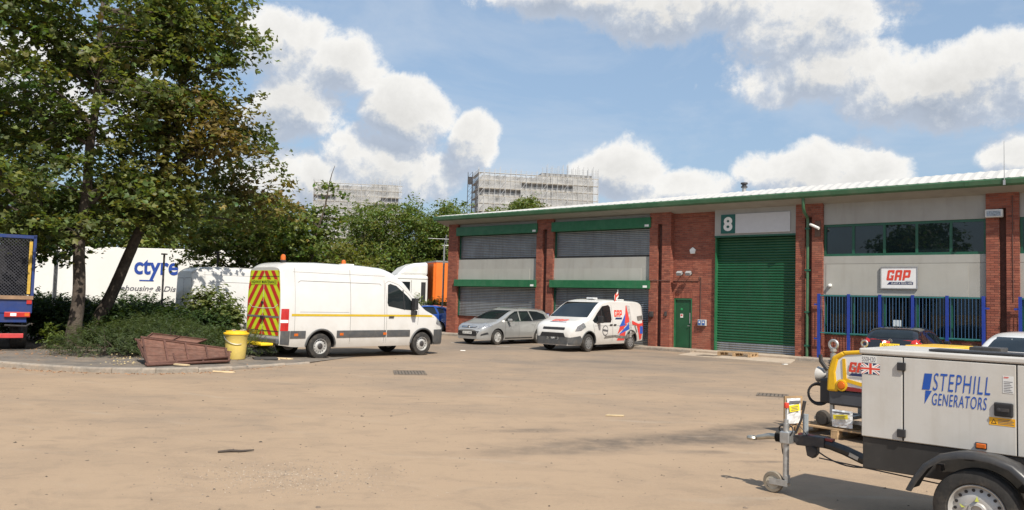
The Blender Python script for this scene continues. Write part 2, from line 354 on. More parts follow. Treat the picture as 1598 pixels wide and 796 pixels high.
g = MB(); xs = [-700, -120, -60, -30, 30, 60, 120, 700]; ys = [-300, -60, -20, 40, 80, 200, 900]
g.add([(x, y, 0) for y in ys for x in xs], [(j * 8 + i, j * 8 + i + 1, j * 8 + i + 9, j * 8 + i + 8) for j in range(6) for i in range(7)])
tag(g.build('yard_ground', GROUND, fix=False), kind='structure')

# raised planted island with its pavement and kerbstones
KERB_M = mat('kerb_concrete', (.27, .235, .195), .9, 0, .25, 9, bump=.5, bscale=70, dirt=(.36, .27, .19), dscale=3, damt=.6, rnd=.12)
PAVE_M = mat('pavement_tarmac', (.135, .118, .10), .95, 0, .3, 5, bump=.6, bscale=90, dirt=(.28, .21, .15), dscale=1.2, damt=.6)
SOIL_M = mat('dry_soil', (.13, .09, .06), 1, 0, .35, 6, bump=.8, bscale=40)
KL = [(-24.0, 23.5), (-19.0, 21.6), (-14.5, 19.7), (-11.6, 18.45), (-10.05, 17.85), (-8.9, 17.72), (-7.75, 17.95), (-6.9, 18.55), (-6.35, 19.5), (-5.82, 20.66), (-5.3, 21.6), (-4.94, 22.3)]
def pave_z(x, y):
    f = min(1, max(0, (-5.0 - x) / 2.4)); return .012 + f * .093
def resample(pl, step):
    P = [Vector((*p, 0)) for p in pl]; out = [P[0].copy()]; acc = 0
    for a, b in zip(P, P[1:]):
        L = (b - a).length; d = step - acc
        while d <= L: out.append(a + (b - a) * (d / L)); d += step
        acc = (acc + L) % step
    return out
def kerb_run(parent, pts, w, h, inner=1, jit=.004):
    """separate stones with open joints, rounded front arris"""
    rr = random.Random(3)
    for a, b in zip(pts, pts[1:]):
        t = (b - a).normalized(); n = Vector((-t.y, t.x, 0)) * inner; L = (b - a).length - .012
        mid = (a + b) / 2; hh = h((a.x + b.x) / 2, (a.y + b.y) / 2) if callable(h) else h
        prof = [(0, -.1), (0, hh - .035), (.012, hh - .008), (.035, hh), (w, hh), (w, -.1)]
        mb = MB(); vs = []; 
        for sgn in (-.5, .5):
            for q, z in prof: vs.append(t * (sgn * L) + n * q + Vector((0, 0, z)))
        k = len(prof); fs = [(i, i + 1, i + 1 + k, i + k) for i in range(k - 1)] + [tuple(range(k)), tuple(range(2 * k - 1, k - 1, -1))]
        mb.add(vs, fs); o = mb.build('kerbstone', KERB_M, parent); o.location = mid + Vector((rr.uniform(-jit, jit), rr.uniform(-jit, jit), rr.uniform(-.006, .004)))
        o.rotation_euler = (0, 0, rr.uniform(-.006, .006))
kp = resample(KL, .91)
kerb = empty('kerb', (0, 0, 0)); tag(kerb, kind='structure')
kerb_run(kerb, kp, .13, lambda x, y: pave_z(x, y) + .012)
pv = MB(); back = [(-4.2, 24.2), (-4.5, 27.5), (-9, 30), (-24, 30)]
rows = [[Vector((p.x, p.y, 0)) for p in kp]]
inner = []
n = len(kp)
for i, p in enumerate(kp):
    t = (kp[min(i + 1, n - 1)] - kp[max(i - 1, 0)]).normalized(); inner.append(p + Vector((-t.y, t.x, 0)) * .10)
K = 14; vs = []; fs = []
for i, p in enumerate(inner):
    f = i / (n - 1); q = Vector((-24 + 19.4 * f, 30 - 5.4 * f ** 2, 0))
    for k in range(K + 1):
        w_ = p.lerp(q, k / K); vs.append((w_.x, w_.y, pave_z(w_.x, w_.y)))
for i in range(n - 1):
    for k in range(K): fs.append((i * (K + 1) + k, i * (K + 1) + k + 1, (i + 1) * (K + 1) + k + 1, (i + 1) * (K + 1) + k))
pv.add(vs, fs); tag(pv.build('pavement', PAVE_M), kind='structure')
so = MB(); pts = []
for k in range(40):
    a = 2 * math.pi * k / 40; rr_ = 1 + .08 * math.sin(3 * a + 1) + .05 * math.sin(7 * a)
    pts.append((-14.0 + 5.8 * math.cos(a) * rr_, 26.0 + 3.1 * math.sin(a) * rr_, .128))
so.add(pts, [tuple(range(40))]); tag(so.build('planting_bed', SOIL_M), kind='structure')

# ------------------------------------------------------------------ the industrial unit (local x along the front, y into the building)
FA = Vector((6.13, 32.9, 0)); FROT = R(-41)
FM = Matrix.Translation(FA) @ Matrix.Rotation(FROT, 4, 'Z')
def FP(t, off, z): return FM @ Vector((t, -off, z))
unit = empty('industrial_unit', FA, FROT, label='long red brick and grey clad industrial unit with green gutter and white roof', cat='building')
BRICK = None
def brick_material():
    m = bpy.data.materials.new('red_brick'); m.use_nodes = True; nt = m.node_tree; p = nt.nodes['Principled BSDF']
    v = N(nt, 'ShaderNodeTexCoord').outputs['Object']; ge = N(nt, 'ShaderNodeNewGeometry'); oi = N(nt, 'ShaderNodeObjectInfo')
    f = math_n(nt, 'FRACT', math_n(nt, 'ADD', oi.outputs['Random'], ge.outputs['Random Per Island']))
    c = ramp(nt, f, [(0, (.185, .056, .037)), (.3, (.245, .072, .045)), (.6, (.29, .087, .053)), (.85, (.33, .113, .070)), (1, (.21, .069, .048))])
    c = mixc(nt, math_n(nt, 'MULTIPLY', ramp(nt, noise(nt, v, 30, 4, .6), [(.4, 0.0), (.75, 1.0)]), .35), c, (.17, .06, .045))
    c = mixc(nt, math_n(nt, 'MULTIPLY', ramp(nt, noise(nt, v, .9, 4, .6), [(.52, 0.0), (.8, 1.0)]), .22), c, (.42, .24, .16))
    nt.links.new(c, p.inputs['Base Color']); p.inputs['Roughness'].default_value = .9
    b = N(nt, 'ShaderNodeBump', i_Strength=.4, i_Distance=.004); nt.links.new(noise(nt, v, 70, 4, .6), b.inputs['Height']); nt.links.new(b.outputs[0], p.inputs['Normal'])
    return m
BRICK = brick_material()
MORTAR = mat('mortar', (.25, .15, .112), .95, 0, .2, 12, bump=.3)
SLOT = mat('dark_recess_brick', (.10, .045, .035), .95, 0, .3, 8, bump=.3)
CLAD = mat('grey_cladding', (.335, .33, .305), .55, 0, .06, 1.5, dirt=(.30, .28, .24), dscale=1.2, damt=.35)
CLAD2 = mat('pale_grey_panel', (.365, .36, .33), .5, 0, .05, 1.2, dirt=(.32, .30, .26), dscale=.9, damt=.3)
def streaks(m, col, amt, sx=5.0, sz=.22):
    nt = m.node_tree; p = nt.nodes['Principled BSDF']; l = p.inputs['Base Color'].links[0]; src = l.from_socket
    tc = N(nt, 'ShaderNodeTexCoord'); mp = N(nt, 'ShaderNodeMapping'); mp.inputs['Scale'].default_value = (sx, sx, sz); nt.links.new(tc.outputs['Object'], mp.inputs[0])
    f = math_n(nt, 'MULTIPLY', ramp(nt, noise(nt, mp.outputs[0], 1.6, 5, .6), [(.50, 0.0), (.74, 1.0)]), amt)
    nt.links.new(mixc(nt, f, src, col), p.inputs['Base Color'])
streaks(CLAD, (.21, .195, .165), .28, 2.2, .3); streaks(CLAD2, (.23, .215, .18), .25, 2.2, .3)
SOFF = mat('soffit_grey', (.31, .30, .27), .7, 0, .1, 2)
GREEN = mat('green_powder_coat', (.016, .125, .05), .42, 0, .12, 3, dirt=(.10, .17, .11), dscale=3, damt=.25)
DGREEN = mat('dark_green_trim', (.012, .085, .05), .4, 0, .15, 3)
GUTG = mat('gutter_green', (.045, .125, .062), .42, 0, .15, 2, dirt=(.10, .13, .085), dscale=2, damt=.5)
DOORG = mat('roller_green', (.010, .078, .034), .36, .15, .10, 2, dirt=(.03, .13, .07), dscale=1.1, damt=.35)
SHUT = mat('shutter_steel', (.30, .315, .33), .36, .65, .12, 2, dirt=(.20, .19, .17), dscale=1.4, damt=.4)
streaks(GREEN, (.05, .12, .07), .5); streaks(DOORG, (.03, .085, .05), .5, 3.0, .15); streaks(SHUT, (.16, .145, .12), .5)
ROOFW = mat('white_roof_sheet', (.50, .49, .465), .5, 0, .06, 2, dirt=(.5, .45, .38), dscale=2, damt=.35)
def brick_rows(t0, t1, z0, z1, y, depth=.012, side=True):
    """one running-bond field: list of (x0,x1,z0,z1)"""
    out = []; L = .215; g = .011; hc = .075; row = 0; z = z0
    while z < z1 - .02:
        ze = min(z + hc - g, z1); x = t0 - (L + g) * (.5 if row % 2 else 0)
        while x < t1 - .004:
            a, b = max(x, t0), min(x + L, t1)
            if b - a > .02: out.append((a, b, z, ze))
            x += L + g
        z += hc; row += 1
    return out
def brick_geo(mb, t0, t1, z0, z1, y, depth=.012):
    for a, b, c, d in brick_rows(t0, t1, z0, z1, y):
        i = len(mb.v); e = .003
        mb.v += [(a, y + depth, c), (b, y + depth, c), (b, y + depth, d), (a, y + depth, d), (a + e, y, c + e), (b - e, y, c + e), (b - e, y, d - e), (a + e, y, d - e)]
        mb.f += [(i + 4, i + 5, i + 6, i + 7), (i, i + 1, i + 5, i + 4), (i + 1, i + 2, i + 6, i + 5), (i + 2, i + 3, i + 7, i + 6), (i + 3, i, i + 4, i + 7)]; mb.m += [0] * 5
ZB = -.05; ZT = 5.62
PIERS = [(-12.36, -11.70, None), (-6.55, -5.57, (-6.20, -5.93)), (-.49, .50, (-.12, .10)), (5.65, 6.62, (5.98, 6.24)), (11.72, 12.61, (12.07, 12.27)), (17.82, 18.70, None)]
PY = -.10
for i, (a, b, sl) in enumerate(PIERS):
    core = MB(); segs = [(a, b)] if not sl else [(a, sl[0]), (sl[1], b)]
    for s0, s1 in segs: core.bb(s0 + .004, s1 - .004, PY + .010, .30, ZB, ZT)
    if sl:
        core.bb(sl[0] - .002, sl[1] + .002, PY + .012, .298, 5.13, ZT); core.bb(sl[0] - .002, sl[1] + .002, .06, .29, ZB, 5.13, mi=1)
    pier = core.build('brick_pier', [MORTAR, SLOT], unit)
    near = (i == 4)
    st = MB()
    for s0, s1 in segs:
        if near:
            pass
        else: brick_geo(st, s0, s1, ZB, 5.12 if sl else ZT, PY)
        # returns of the pier, seen obliquely
        for xs_, sg in ((s0, -1), (s1, 1)):
            for r_ in range(int((ZT - ZB) / .075)):
                z = ZB + r_ * .075; ys_ = [(PY + .004, PY + .10), (PY + .111, .13)] if r_ % 2 else [(PY + .004, .115)]
                for y0, y1 in ys_:
                    k = len(st.v); x = xs_ + sg * .006
                    st.v += [(xs_ - sg * .004, y0, z), (xs_ - sg * .004, y1, z), (xs_ - sg * .004, y1, z + .064), (xs_ - sg * .004, y0, z + .064), (x, y0, z + .002), (x, y1, z + .002), (x, y1, z + .062), (x, y0, z + .062)]
                    st.f += [(k + 4, k + 5, k + 6, k + 7), (k, k + 1, k + 5, k + 4), (k + 1, k + 2, k + 6, k + 5), (k + 2, k + 3, k + 7, k + 6), (k + 3, k, k + 4, k + 7)]; st.m += [0] * 5
    if sl and not near: brick_geo(st, a, b, 5.125, ZT, PY)
    o = st.build('brickwork', BRICK, pier); o['kind'] = 'stuff'
    if near:   # the nearest pier: every brick an object, sharing meshes by length
        cache = {}; cnt = 0
        cells = []
        for s0, s1 in segs: cells += brick_rows(s0, s1, ZB, 5.12, PY)
        cells += brick_rows(a, b, 5.125, ZT, PY)
        cells = [c for c in cells if c[3] > .9]
        cells.sort(key=lambda c: -c[2])
        rest = MB()
        for c in cells:
            if cnt >= 300:
                k = len(rest.v)
                rest.bb(c[0], c[1], PY, PY + .03, c[2], c[3]); continue
            key = (round(c[1] - c[0], 3), round(c[3] - c[2], 3))
            if key not in cache:
                mb = MB(); w, h = key; mb.bb(-w / 2, w / 2, 0, .04, -h / 2, h / 2); cache[key] = mb.mesh('brick', BRICK)
            o = bpy.data.objects.new('brick', cache[key]); COL.objects.link(o); o.parent = pier
            o.location = ((c[0] + c[1]) / 2, PY + random.uniform(-.002, .002), (c[2] + c[3]) / 2); cnt += 1
        low = MB()
        for s0, s1 in segs: brick_geo(low, s0, s1, ZB, .9, PY)
        for f_, m_ in zip(rest.f, rest.m): low.f.append(tuple(i_ + len(low.v) for i_ in f_)); low.m.append(0)
        low.v += rest.v
        o = low.build('brickwork', BRICK, pier); o['kind'] = 'stuff'
# recessed brick wall beside the roller door, low brick walls under shutter and windows
WY = .13
wall = MB()
door_t = (.56, 1.38); DZ = 2.10
wall.bb(.50, door_t[0], WY + .01, .36, ZB, ZT); wall.bb(door_t[1], 2.40, WY + .01, .36, ZB, ZT); wall.bb(door_t[0], door_t[1], WY + .011, .355, DZ, ZT)
w = wall.build('brick_wall', MORTAR, unit)
st = MB(); brick_geo(st, .505, door_t[0], ZB, ZT, WY); brick_geo(st, door_t[1], 2.40, ZB, ZT, WY)
# soldier course over the door, then stretchers
x = door_t[0] - .0
while x < door_t[1] - .03:
    st.bb(x + .002, x + .062, WY - .004, WY + .03, DZ + .012, DZ + .222); x += .0745
brick_geo(st, door_t[0], door_t[1], DZ + .235, ZT, WY)
o = st.build('brickwork', BRICK, w); o['kind'] = 'stuff'
for (a, b, z1) in ((-11.70, -6.55, 1.0), (6.62, 11.72, .93), (12.61, 17.82, .93)):
    mb = MB(); mb.bb(a, b, WY + .01, .36, ZB, z1); w = mb.build('low_brick_wall', MORTAR, unit)
    st = MB(); brick_geo(st, a, b, ZB, z1 - .004, WY); o = st.build('brickwork', BRICK, w); o['kind'] = 'stuff'
# inner backing so that nothing shows through, gable and rear
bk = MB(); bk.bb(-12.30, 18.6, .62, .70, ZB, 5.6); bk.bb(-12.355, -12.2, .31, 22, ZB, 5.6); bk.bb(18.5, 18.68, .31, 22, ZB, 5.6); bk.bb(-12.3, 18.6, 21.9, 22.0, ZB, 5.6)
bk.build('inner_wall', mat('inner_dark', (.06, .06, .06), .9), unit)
# roller shutters (corrugated curtains), boxes, guides, and the panels between them
def curtain(parent, name, a, b, z0, z1, y, pitch, amp, m, flat_bottom=0.0):
    mb = MB(); n = int(round((z1 - z0) / pitch)); prof = []
    for i in range(n):
        z = z0 + i * (z1 - z0) / n; p = (z1 - z0) / n
        prof += [(y + amp * .2, z + .02 * p), (y - amp, z + .32 * p), (y - amp, z + .62 * p), (y + amp * .2, z + .90 * p), (y + amp, z + .96 * p)]
    vs = []; nx = 6
    for k in range(nx + 1):
        x = a + (b - a) * k / nx
        for yy, zz in prof: vs.append((x, yy, zz))
    P = len(prof); fs = [(k * P + i, (k + 1) * P + i, (k + 1) * P + i + 1, k * P + i + 1) for k in range(nx) for i in range(P - 1)]
    mb.add(vs, fs); return mb.build(name, m, parent, smooth=True, angle=50, fix=False)
def shutter(a, b, z0, z1, boxz, proud):
    mb = MB(); mb.bb(a - .08, b + .06, -proud, .12, boxz[0], boxz[1]); bx = mb.build('shutter_box', GREEN, unit, bevel=.008)
    mb = MB(); mb.bb(b - .22, b - .02, -proud - .004, -proud, boxz[0] + .04, boxz[0] + .13); mb.build('maker_plate', PLATE_W, bx)
    for x0, x1 in ((a, a + .075), (b - .075, b)):
        mb = MB(); mb.bb(x0, x1, .045, .14, z0, boxz[0]); mb.build('guide_rail', DGREEN, bx)
    curtain(bx, 'curtain', a + .075, b - .075, z0 + .07, boxz[0], .10, .078, .013, SHUT)
    mb = MB(); mb.bb(a + .075, b - .075, .07, .125, z0, z0 + .068); mb.build('bottom_rail', DARKM if proud < .2 else SHUT, bx)
for a, b, low in ((-11.70, -6.55, 1.0), (-5.57, -.49, .10)):
    shutter(a, b, 3.80, 5.0, (5.0, 5.43), .16)
    shutter(a, b, low, 2.46, (2.46, 2.80), .22)
    mb = MB(); mb.bb(a, b, .02, .30, 2.60, 3.80); pn = mb.build('spandrel_panel', CLAD, unit)
    mb = MB(); mb.bb(a + .0, b - .45, .0, .021, 2.805, 3.32); mb.build('face_panel', CLAD2, pn)
    mb = MB(); mb.bb(a, b, .03, .30, 5.40, ZT); mb.build('head_panel', CLAD, unit)
# personnel door
mb = MB(); mb.bb(door_t[0], door_t[0] + .06, WY + .01, WY + .14, ZB, DZ); mb.bb(door_t[1] - .06, door_t[1], WY + .01, WY + .14, ZB, DZ); mb.bb(door_t[0] + .06, door_t[1] - .06, WY + .01, WY + .14, DZ - .06, DZ)
fr = mb.build('door_frame', GREEN, unit)
mb = MB(); mb.bb(door_t[0] + .06, door_t[1] - .06, WY + .06, WY + .11, .115, DZ - .06); dr = mb.build('door', DOORG, unit)
mb = MB(); mb.bb(door_t[1] - .13, door_t[1] - .09, WY + .035, WY + .06, 1.10, 1.52); mb.build('push_plate', GALV, dr)
mb = MB(); mb.tube([(door_t[1] - .11, WY + .06, 1.0), (door_t[1] - .11, WY + .01, 1.0), (door_t[1] - .2, WY + .01, 1.0)], .012); mb.build('handle', GALV, dr, smooth=True)
mb = MB(); mb.bb(.83, .95, WY + .054, WY + .06, 1.32, 1.47); mb.build('notice', PLATE_W, dr)
mb = MB(); mb.bb(.85, .93, WY + .05, WY + .054, 1.38, 1.45); mb.build('notice_symbol', mat('notice_red', (.5, .05, .04), .5), dr)
mb = MB(); mb.lathe([(.001, 0), (.05, 0), (.05, .006), (.001, .006)], 14, 'y', (.89, WY + .05, 1.66)); mb.build('safety_disc', mat('sign_green', (.02, .28, .10), .5), dr)
# big roller door
ra, rb = 2.40, 5.65
mb = MB(); mb.bb(ra, rb, -.02, .30, 4.53, ZT); hd = mb.build('door_header', CLAD, unit)
mb = MB(); mb.bb(ra, rb, -.04, .0, 4.49, 4.56); mb.build('header_flashing', DGREEN, unit)
mb = MB(); mb.bb(ra, ra + .05, .03, .30, ZB, 4.5); mb.build('jamb', GREEN, unit)
mb = MB(); mb.bb(rb - .05, rb, .03, .30, ZB, 4.5); mb.build('jamb', GREEN, unit)
rd = curtain(unit, 'roller_door', ra + .05, rb - .05, .44, 4.5, .20, .102, .017, DOORG)
curtain(rd, 'bottom_laths', ra + .05, rb - .05, .10, .44, .20, .085, .014, SHUT)
# office bays: grey cladding, strip windows above, glazing below
def window_strip(a, b, z0, z1, npanes, y, fm, fw=.075, gm=None):
    w = MB(); w.bb(a, b, y, y + .10, z1 - fw, z1); w.bb(a, b, y, y + .10, z0, z0 + fw)
    xs_ = [a + (b - a) * i / npanes for i in range(npanes + 1)]
    for i, x in enumerate(xs_):
        x0 = x if i == 0 else x - fw / 2; x1 = x if i == npanes else x + fw / 2
        if i == 0: x1 = x + fw
        if i == npanes: x0 = x - fw
        w.bb(x0, x1, y + .001, y + .099, z0 + fw, z1 - fw)
    wo = w.build('strip_window', fm, unit)
    for i in range(npanes):
        mb = MB(); mb.bb(xs_[i] + fw * .4, xs_[i + 1] - fw * .4, y + .045, y + .055, z0 + fw * .7, z1 - fw * .7); o = mb.build('pane', gm or GLASS, wo)
        o.rotation_euler = (random.uniform(-.004, .004), 0, random.uniform(-.004, .004))
    return wo
OFFG = glass_mat('office_glass', (.010, .018, .020), .015, .75)
for a, b in ((6.62, 11.72), (12.61, 17.82)):
    mb = MB(); mb.bb(a, b, .0, .30, 4.83, ZT); mb.build('upper_cladding', CLAD, unit)
    mb = MB(); mb.bb(a, b, .0, .30, 2.33, 3.42); mb.bb(a, b, .0, .30, 3.43, 3.70); cl = mb.build('middle_cladding', CLAD, unit)
    if a < 10:
        mb = MB(); mb.bb(a + .10, b - .52, -.012, .001, 2.335, 3.415); mb.build('face_panel', CLAD2, cl)
    window_strip(a, b, 3.70, 4.83, 5, .03, DGREEN, .085, OFFG)
    window_strip(a, b, .93, 2.33, 5, .10, DGREEN, .06, GLASS2)
    # office dimness put into the colour of a sheet behind the lower glazing
    mb = MB(); mb.bb(a, b, .58, .62, .9, 2.4); mb.build('dim_sheet', mat('office_dim', (.05, .055, .06), .9, var=.4, vscale=1.5), unit)
mb = MB(); mb.bb(8.92, 9.17, .128, .134, 1.12, 1.52); mb.build('window_notice', mat('paper_notice', (.55, .62, .66), .8), unit)
# eaves: soffit, green gutter, curved white roof
EV = .68
mb = MB(); mb.prism([(-EV + .04, 5.74), (.30, 5.50), (.34, 5.62), (-EV + .04, 5.80)], 'yz', -12.75, 18.9); mb.build('soffit', SOFF, unit)
gt = MB(); prof = [(-EV + .10, 5.96), (-EV - .06, 5.975), (-EV - .075, 5.93), (-EV - .05, 5.80), (-EV + .02, 5.745), (-EV + .12, 5.76)]
lens = [-12.9, -9.3, -5.1, -1.0, 3.1, 7.2, 11.3, 15.4, 19.0]
GUT = None
for a, b in zip(lens, lens[1:]):
    mb = MB(); mb.prism(prof, 'yz', a + .006, b - .006); o = mb.build('gutter', GUTG, unit)
    mb = MB(); mb.prism([(p[0] * 1.0 - .006, p[1] - .004) for p in prof], 'yz', b - .05, b + .05); mb.build('gutter_joint', GUTG, o)
rf = MB(); nt_ = 200; vs = []
for i in range(nt_ + 1):
    t = -12.85 + 31.8 * i / nt_; f = (t + 12.85) / 31.8; k = .012 * (1 if i % 2 else -1)
    g1 = .06 + .30 * f
    for yy, zz in ((-EV + .02, 5.985 + k), (-EV + .45, 6.04 + g1 * .5 + k), (.30, 6.08 + g1 + k), (1.6, 6.18 + g1 * 1.15 + k), (11, 6.55 + g1 * 1.1 + k), (21.5, 6.1)):
        vs.append((t, yy, zz))
rf.add(vs, [(i * 6 + j, i * 6 + 6 + j, i * 6 + 7 + j, i * 6 + 1 + j) for i in range(nt_) for j in range(5)])
rf.build('roof', ROOFW, unit)
mb = MB(); mb.prism([(-EV + .02, 5.97), (.3, 6.17), (1.6, 6.27), (1.6, 5.9), (-EV + .02, 5.80)], 'yz', -12.92, -12.86); mb.build('verge_trim', GUTG, unit)
mb = MB(); mb.tube([(6.11, -.62, 5.78), (6.11, -.60, 5.42), (6.11, -.52, 5.28), (6.11, -.20, 5.10), (6.11, -.17, 5.0)], .055, 10); mb.tube([(6.11, -.165, 5.02), (6.11, -.165, .06)], .05, 10)
dp = mb.build('downpipe', GUTG, unit, smooth=True)
for z in (4.7, 3.2, 1.7, .5):
    mb = MB(); mb.bb(6.03, 6.19, -.225, -.06, z - .03, z + .03); mb.build('pipe_clip', DGREEN, dp)
# small fittings that hang on the front are things of their own
def fitting(name, mb, m, t, off, z, label, cat, group=None, **kw):
    o = mb.build(name, m, None, loc=FP(t, off, z), rotz=FROT, **kw); return tag(o, label, cat, group)
# number board over the roller door: 8
s8 = empty('number_sign', FP(4.05, .03, 5.0), FROT, label='white name board with dark green square bearing figure 8 above the roller door', cat='sign')
mb = MB(); mb.bb(-1.37, 1.37, -.035, 0, -.37, .38); mb.build('board', mat('board_white', (.52, .525, .535), .5, var=.03), s8, bevel=.006)
mb = MB(); mb.bb(-1.368, -.775, -.042, -.0352, -.365, .375); mb.build('number_panel', mat('number_green', (.012, .10, .085), .45), s8)
v8, f8 = fit_text('8', -1.26, -.89, -.27, .28, bold=.035)
mb = MB(); flat(mb, v8, f8, (0, -.046, 0), (1, 0, 0), (0, 0, 1)); mb.build('numeral', PLATE_W, s8, fix=False)
# firm's board on the office front
RED = mat('sign_red', (.62, .055, .03), .45); NAVY = mat('sign_navy', (.02, .03, .10), .45)
gs = empty('hire_sign', FP(9.15, .03, 2.94), FROT, label='white framed sign with red GAP lettering on the grey office front', cat='sign')
mb = MB(); mb.bb(-.56, .56, -.03, 0, -.37, .37); mb.build('board', mat('sign_white', (.72, .72, .72), .4, var=.04), gs)
fr = MB()
for b in ((-.585, .585, .345, .375), (-.585, .585, -.375, -.345), (-.585, -.555, -.345, .345), (.555, .585, -.345, .345)): fr.bb(b[0], b[1], -.045, .0, b[2], b[3])
fr.build('frame', GALV, gs)
mb = MB(); flat(mb, *gap_logo(-.40, .38, -.09, .26), (0, -.034, 0), (1, 0, 0), (0, 0, 1)); mb.build('lettering', RED, gs, fix=False)
mb = MB(); flat(mb, [(-.38, -.23), (.44, -.23), (.44, -.14), (-.30, -.14)], [(0, 1, 2, 3)], (0, -.034, 0), (1, 0, 0), (0, 0, 1)); mb.build('strapline_bar', NAVY, gs, fix=False)
vt, ft = fit_text('PLANT & TOOL HIRE', -.24, .42, -.215, -.158, bold=.01, shear=.2)
mb = MB(); flat(mb, vt, ft, (0, -.037, 0), (1, 0, 0), (0, 0, 1)); mb.build('strapline', PLATE_W, gs, fix=False)
vt, ft = fit_text('GROUP', .20, .40, -.125, -.10, bold=.01)
mb = MB(); flat(mb, vt, ft, (0, -.035, 0), (1, 0, 0), (0, 0, 1)); mb.build('small_lettering', NAVY, gs, fix=False)
# alarm bell box
mb = MB(); mb.prism([(-.13, .03), (-.09, -.13), (.09, -.13), (.13, .03), (0, .13)], 'xz', -.09, 0)
fitting('alarm_box', mb, PLATE_W, 1.40, -WY, 4.02, 'white pentagonal alarm box high on the brick wall', 'alarm box', bevel=.012)
for i, (t, lab) in enumerate(((.93, 'left floodlight of the pair over the green door'), (1.33, 'right floodlight of the pair over the green door'))):
    fl = empty('floodlight', FP(t, -WY, 3.10), FROT, label=lab, cat='floodlight', group='floodlights over the door')
    mb = MB(); mb.tube([(0, 0, 0), (0, -.16, -.02)], .018, 6); mb.bb(-.04, .04, -.02, 0, -.05, .05); mb.build('arm', DARKM, fl)
    mb = MB(); mb.box((0, -.26, .0), (.22, .15, .13), Matrix.Rotation(R(35), 3, 'X')); hd_ = mb.build('lamp_head', mat('flood_grey', (.30, .30, .30), .45), fl, bevel=.012)
    mb = MB(); mb.box((0, -.30, -.055), (.19, .10, .01), Matrix.Rotation(R(35), 3, 'X')); mb.build('lamp_glass', CLEARL, hd_)
mb = MB(); mb.bb(-.24, .24, -.16, 0, -.13, .12); fl = fitting('floodlight', mb, mat('flood_pale', (.58, .58, .56), .45), 11.96, .10, 4.96, 'pale square floodlight on the brick pier right of the strip window', 'floodlight', bevel=.02)
mb = MB(); mb.bb(-.19, .19, -.168, -.16, -.09, .07); mb.build('lamp_glass', CLEARL, fl)
# cctv camera on its bracket
cc = empty('security_camera', FP(6.45, .10, 4.75), FROT, label='white bullet security camera on bracket beside the green downpipe', cat='camera')
mb = MB(); mb.bb(-.10, .10, -.03, 0, -.35, .22); mb.tube([(0, 0, -.1), (0, -.22, -.05)], .02, 6); mb.build('bracket', mat('bracket_brown', (.12, .07, .05), .7), cc)
mb = MB(); d = Vector((.25, -.1, -.12)); mb.tube([(-.2, -.20, .09), Vector((-.2, -.20, .09)) + d * 1.45], .05, 10); mb.build('housing', PLATE_W, cc, smooth=True)
mb = MB(); mb.lathe([(.001, -.12), (.05, -.10), (.065, -.05), (.065, 0), (.001, 0)], 14, 'y', (0, 0, 0))
fitting('dome_camera', mb, PLATE_W, 6.86, 0.0, 2.66, 'small white dome camera at the corner of the office cladding', 'camera', smooth=True)
# socket box with blue stickers by the door, blue notice on the pier, control box
BLUE = mat('notice_blue', (.03, .10, .32), .5)
sb = empty('key_safe', FP(1.86, -WY, 1.15), FROT, label='grey socket box with blue notices on the brick right of the green door', cat='box')
mb = MB(); mb.bb(-.17, .17, -.12, 0, -.12, .12); mb.build('box_body', mat('box_grey', (.42, .44, .45), .5), sb, bevel=.01)
for x in (-.085, .085):
    mb = MB(); mb.bb(x - .06, x + .06, -.127, -.121, -.09, .09); o = mb.build('blue_label', BLUE, sb)
    mb = MB(); mb.lathe([(.001, -.131), (.035, -.131), (.035, -.128), (.001, -.128)], 12, 'y', (x, 0, .02)); mb.build('label_symbol', PLATE_W, o)
bn = empty('parking_notice', FP(-5.82, .115, 1.1), FROT, label='small blue and white notice on the brick pier behind the silver car', cat='sign')
mb = MB(); mb.bb(-.14, .14, -.01, 0, -.17, .17); mb.build('plate', BLUE, bn)
mb = MB(); mb.bb(.04, .12, -.014, -.0102, -.14, .14); mb.bb(-.10, -.01, -.014, -.0102, .02, .12); mb.build('print', PLATE_W, bn)
mb = MB(); mb.bb(-.09, .09, -.10, 0, -.11, .11); fitting('shutter_switch', mb, DARKM, -.33, .10, 1.42, 'dark shutter control box on the brick pier beside the white liveried van', 'switch', bevel=.01)
mb = MB(); mb.bb(-.05, .05, -.05, 0, -.1, .1); fitting('door_keypad', mb, DARKM, .33, .10, 1.45, 'small dark keypad on the pier left of the green door', 'keypad', bevel=.008)
# conduit along the wall
mb = MB(); mb.tube([(-5.9, -.125, 2.80), (-5.4, -.125, 2.85)], .012, 5)
mb.tube([(-.49, -.115, 2.80), (.52, -.115, 2.80)], .016, 6); mb.tube([(.52, .115, 2.80), (1.66, .115, 2.80), (1.70, .115, 2.86), (1.70, .115, 2.98)], .016, 6); mb.tube([(1.76, .115, 2.95), (1.76, .115, 1.25)], .016, 6)
tag(mb.build('cable_conduit', mat('conduit_brown', (.10, .05, .04), .7), None, loc=FA, rotz=FROT), 'thin brown conduit running across the brickwork above the green door', 'conduit')
mb = MB(); mb.tube([(0, -.11, 4.4), (0, -.11, 5.5)], .015, 6); mb.tube([(0, -.11, 4.85), (-.12, -.11, 4.87)], .012, 6); mb.tube([(0, -.11, 4.4), (0.01, -.11, 2.2)], .012, 6)
tag(mb.build('cable_conduit', MATS['conduit_brown'], None, loc=FP(12.44, 0, 0), rotz=FROT), 'thin vertical cable on the brick pier at right of the strip window', 'conduit')
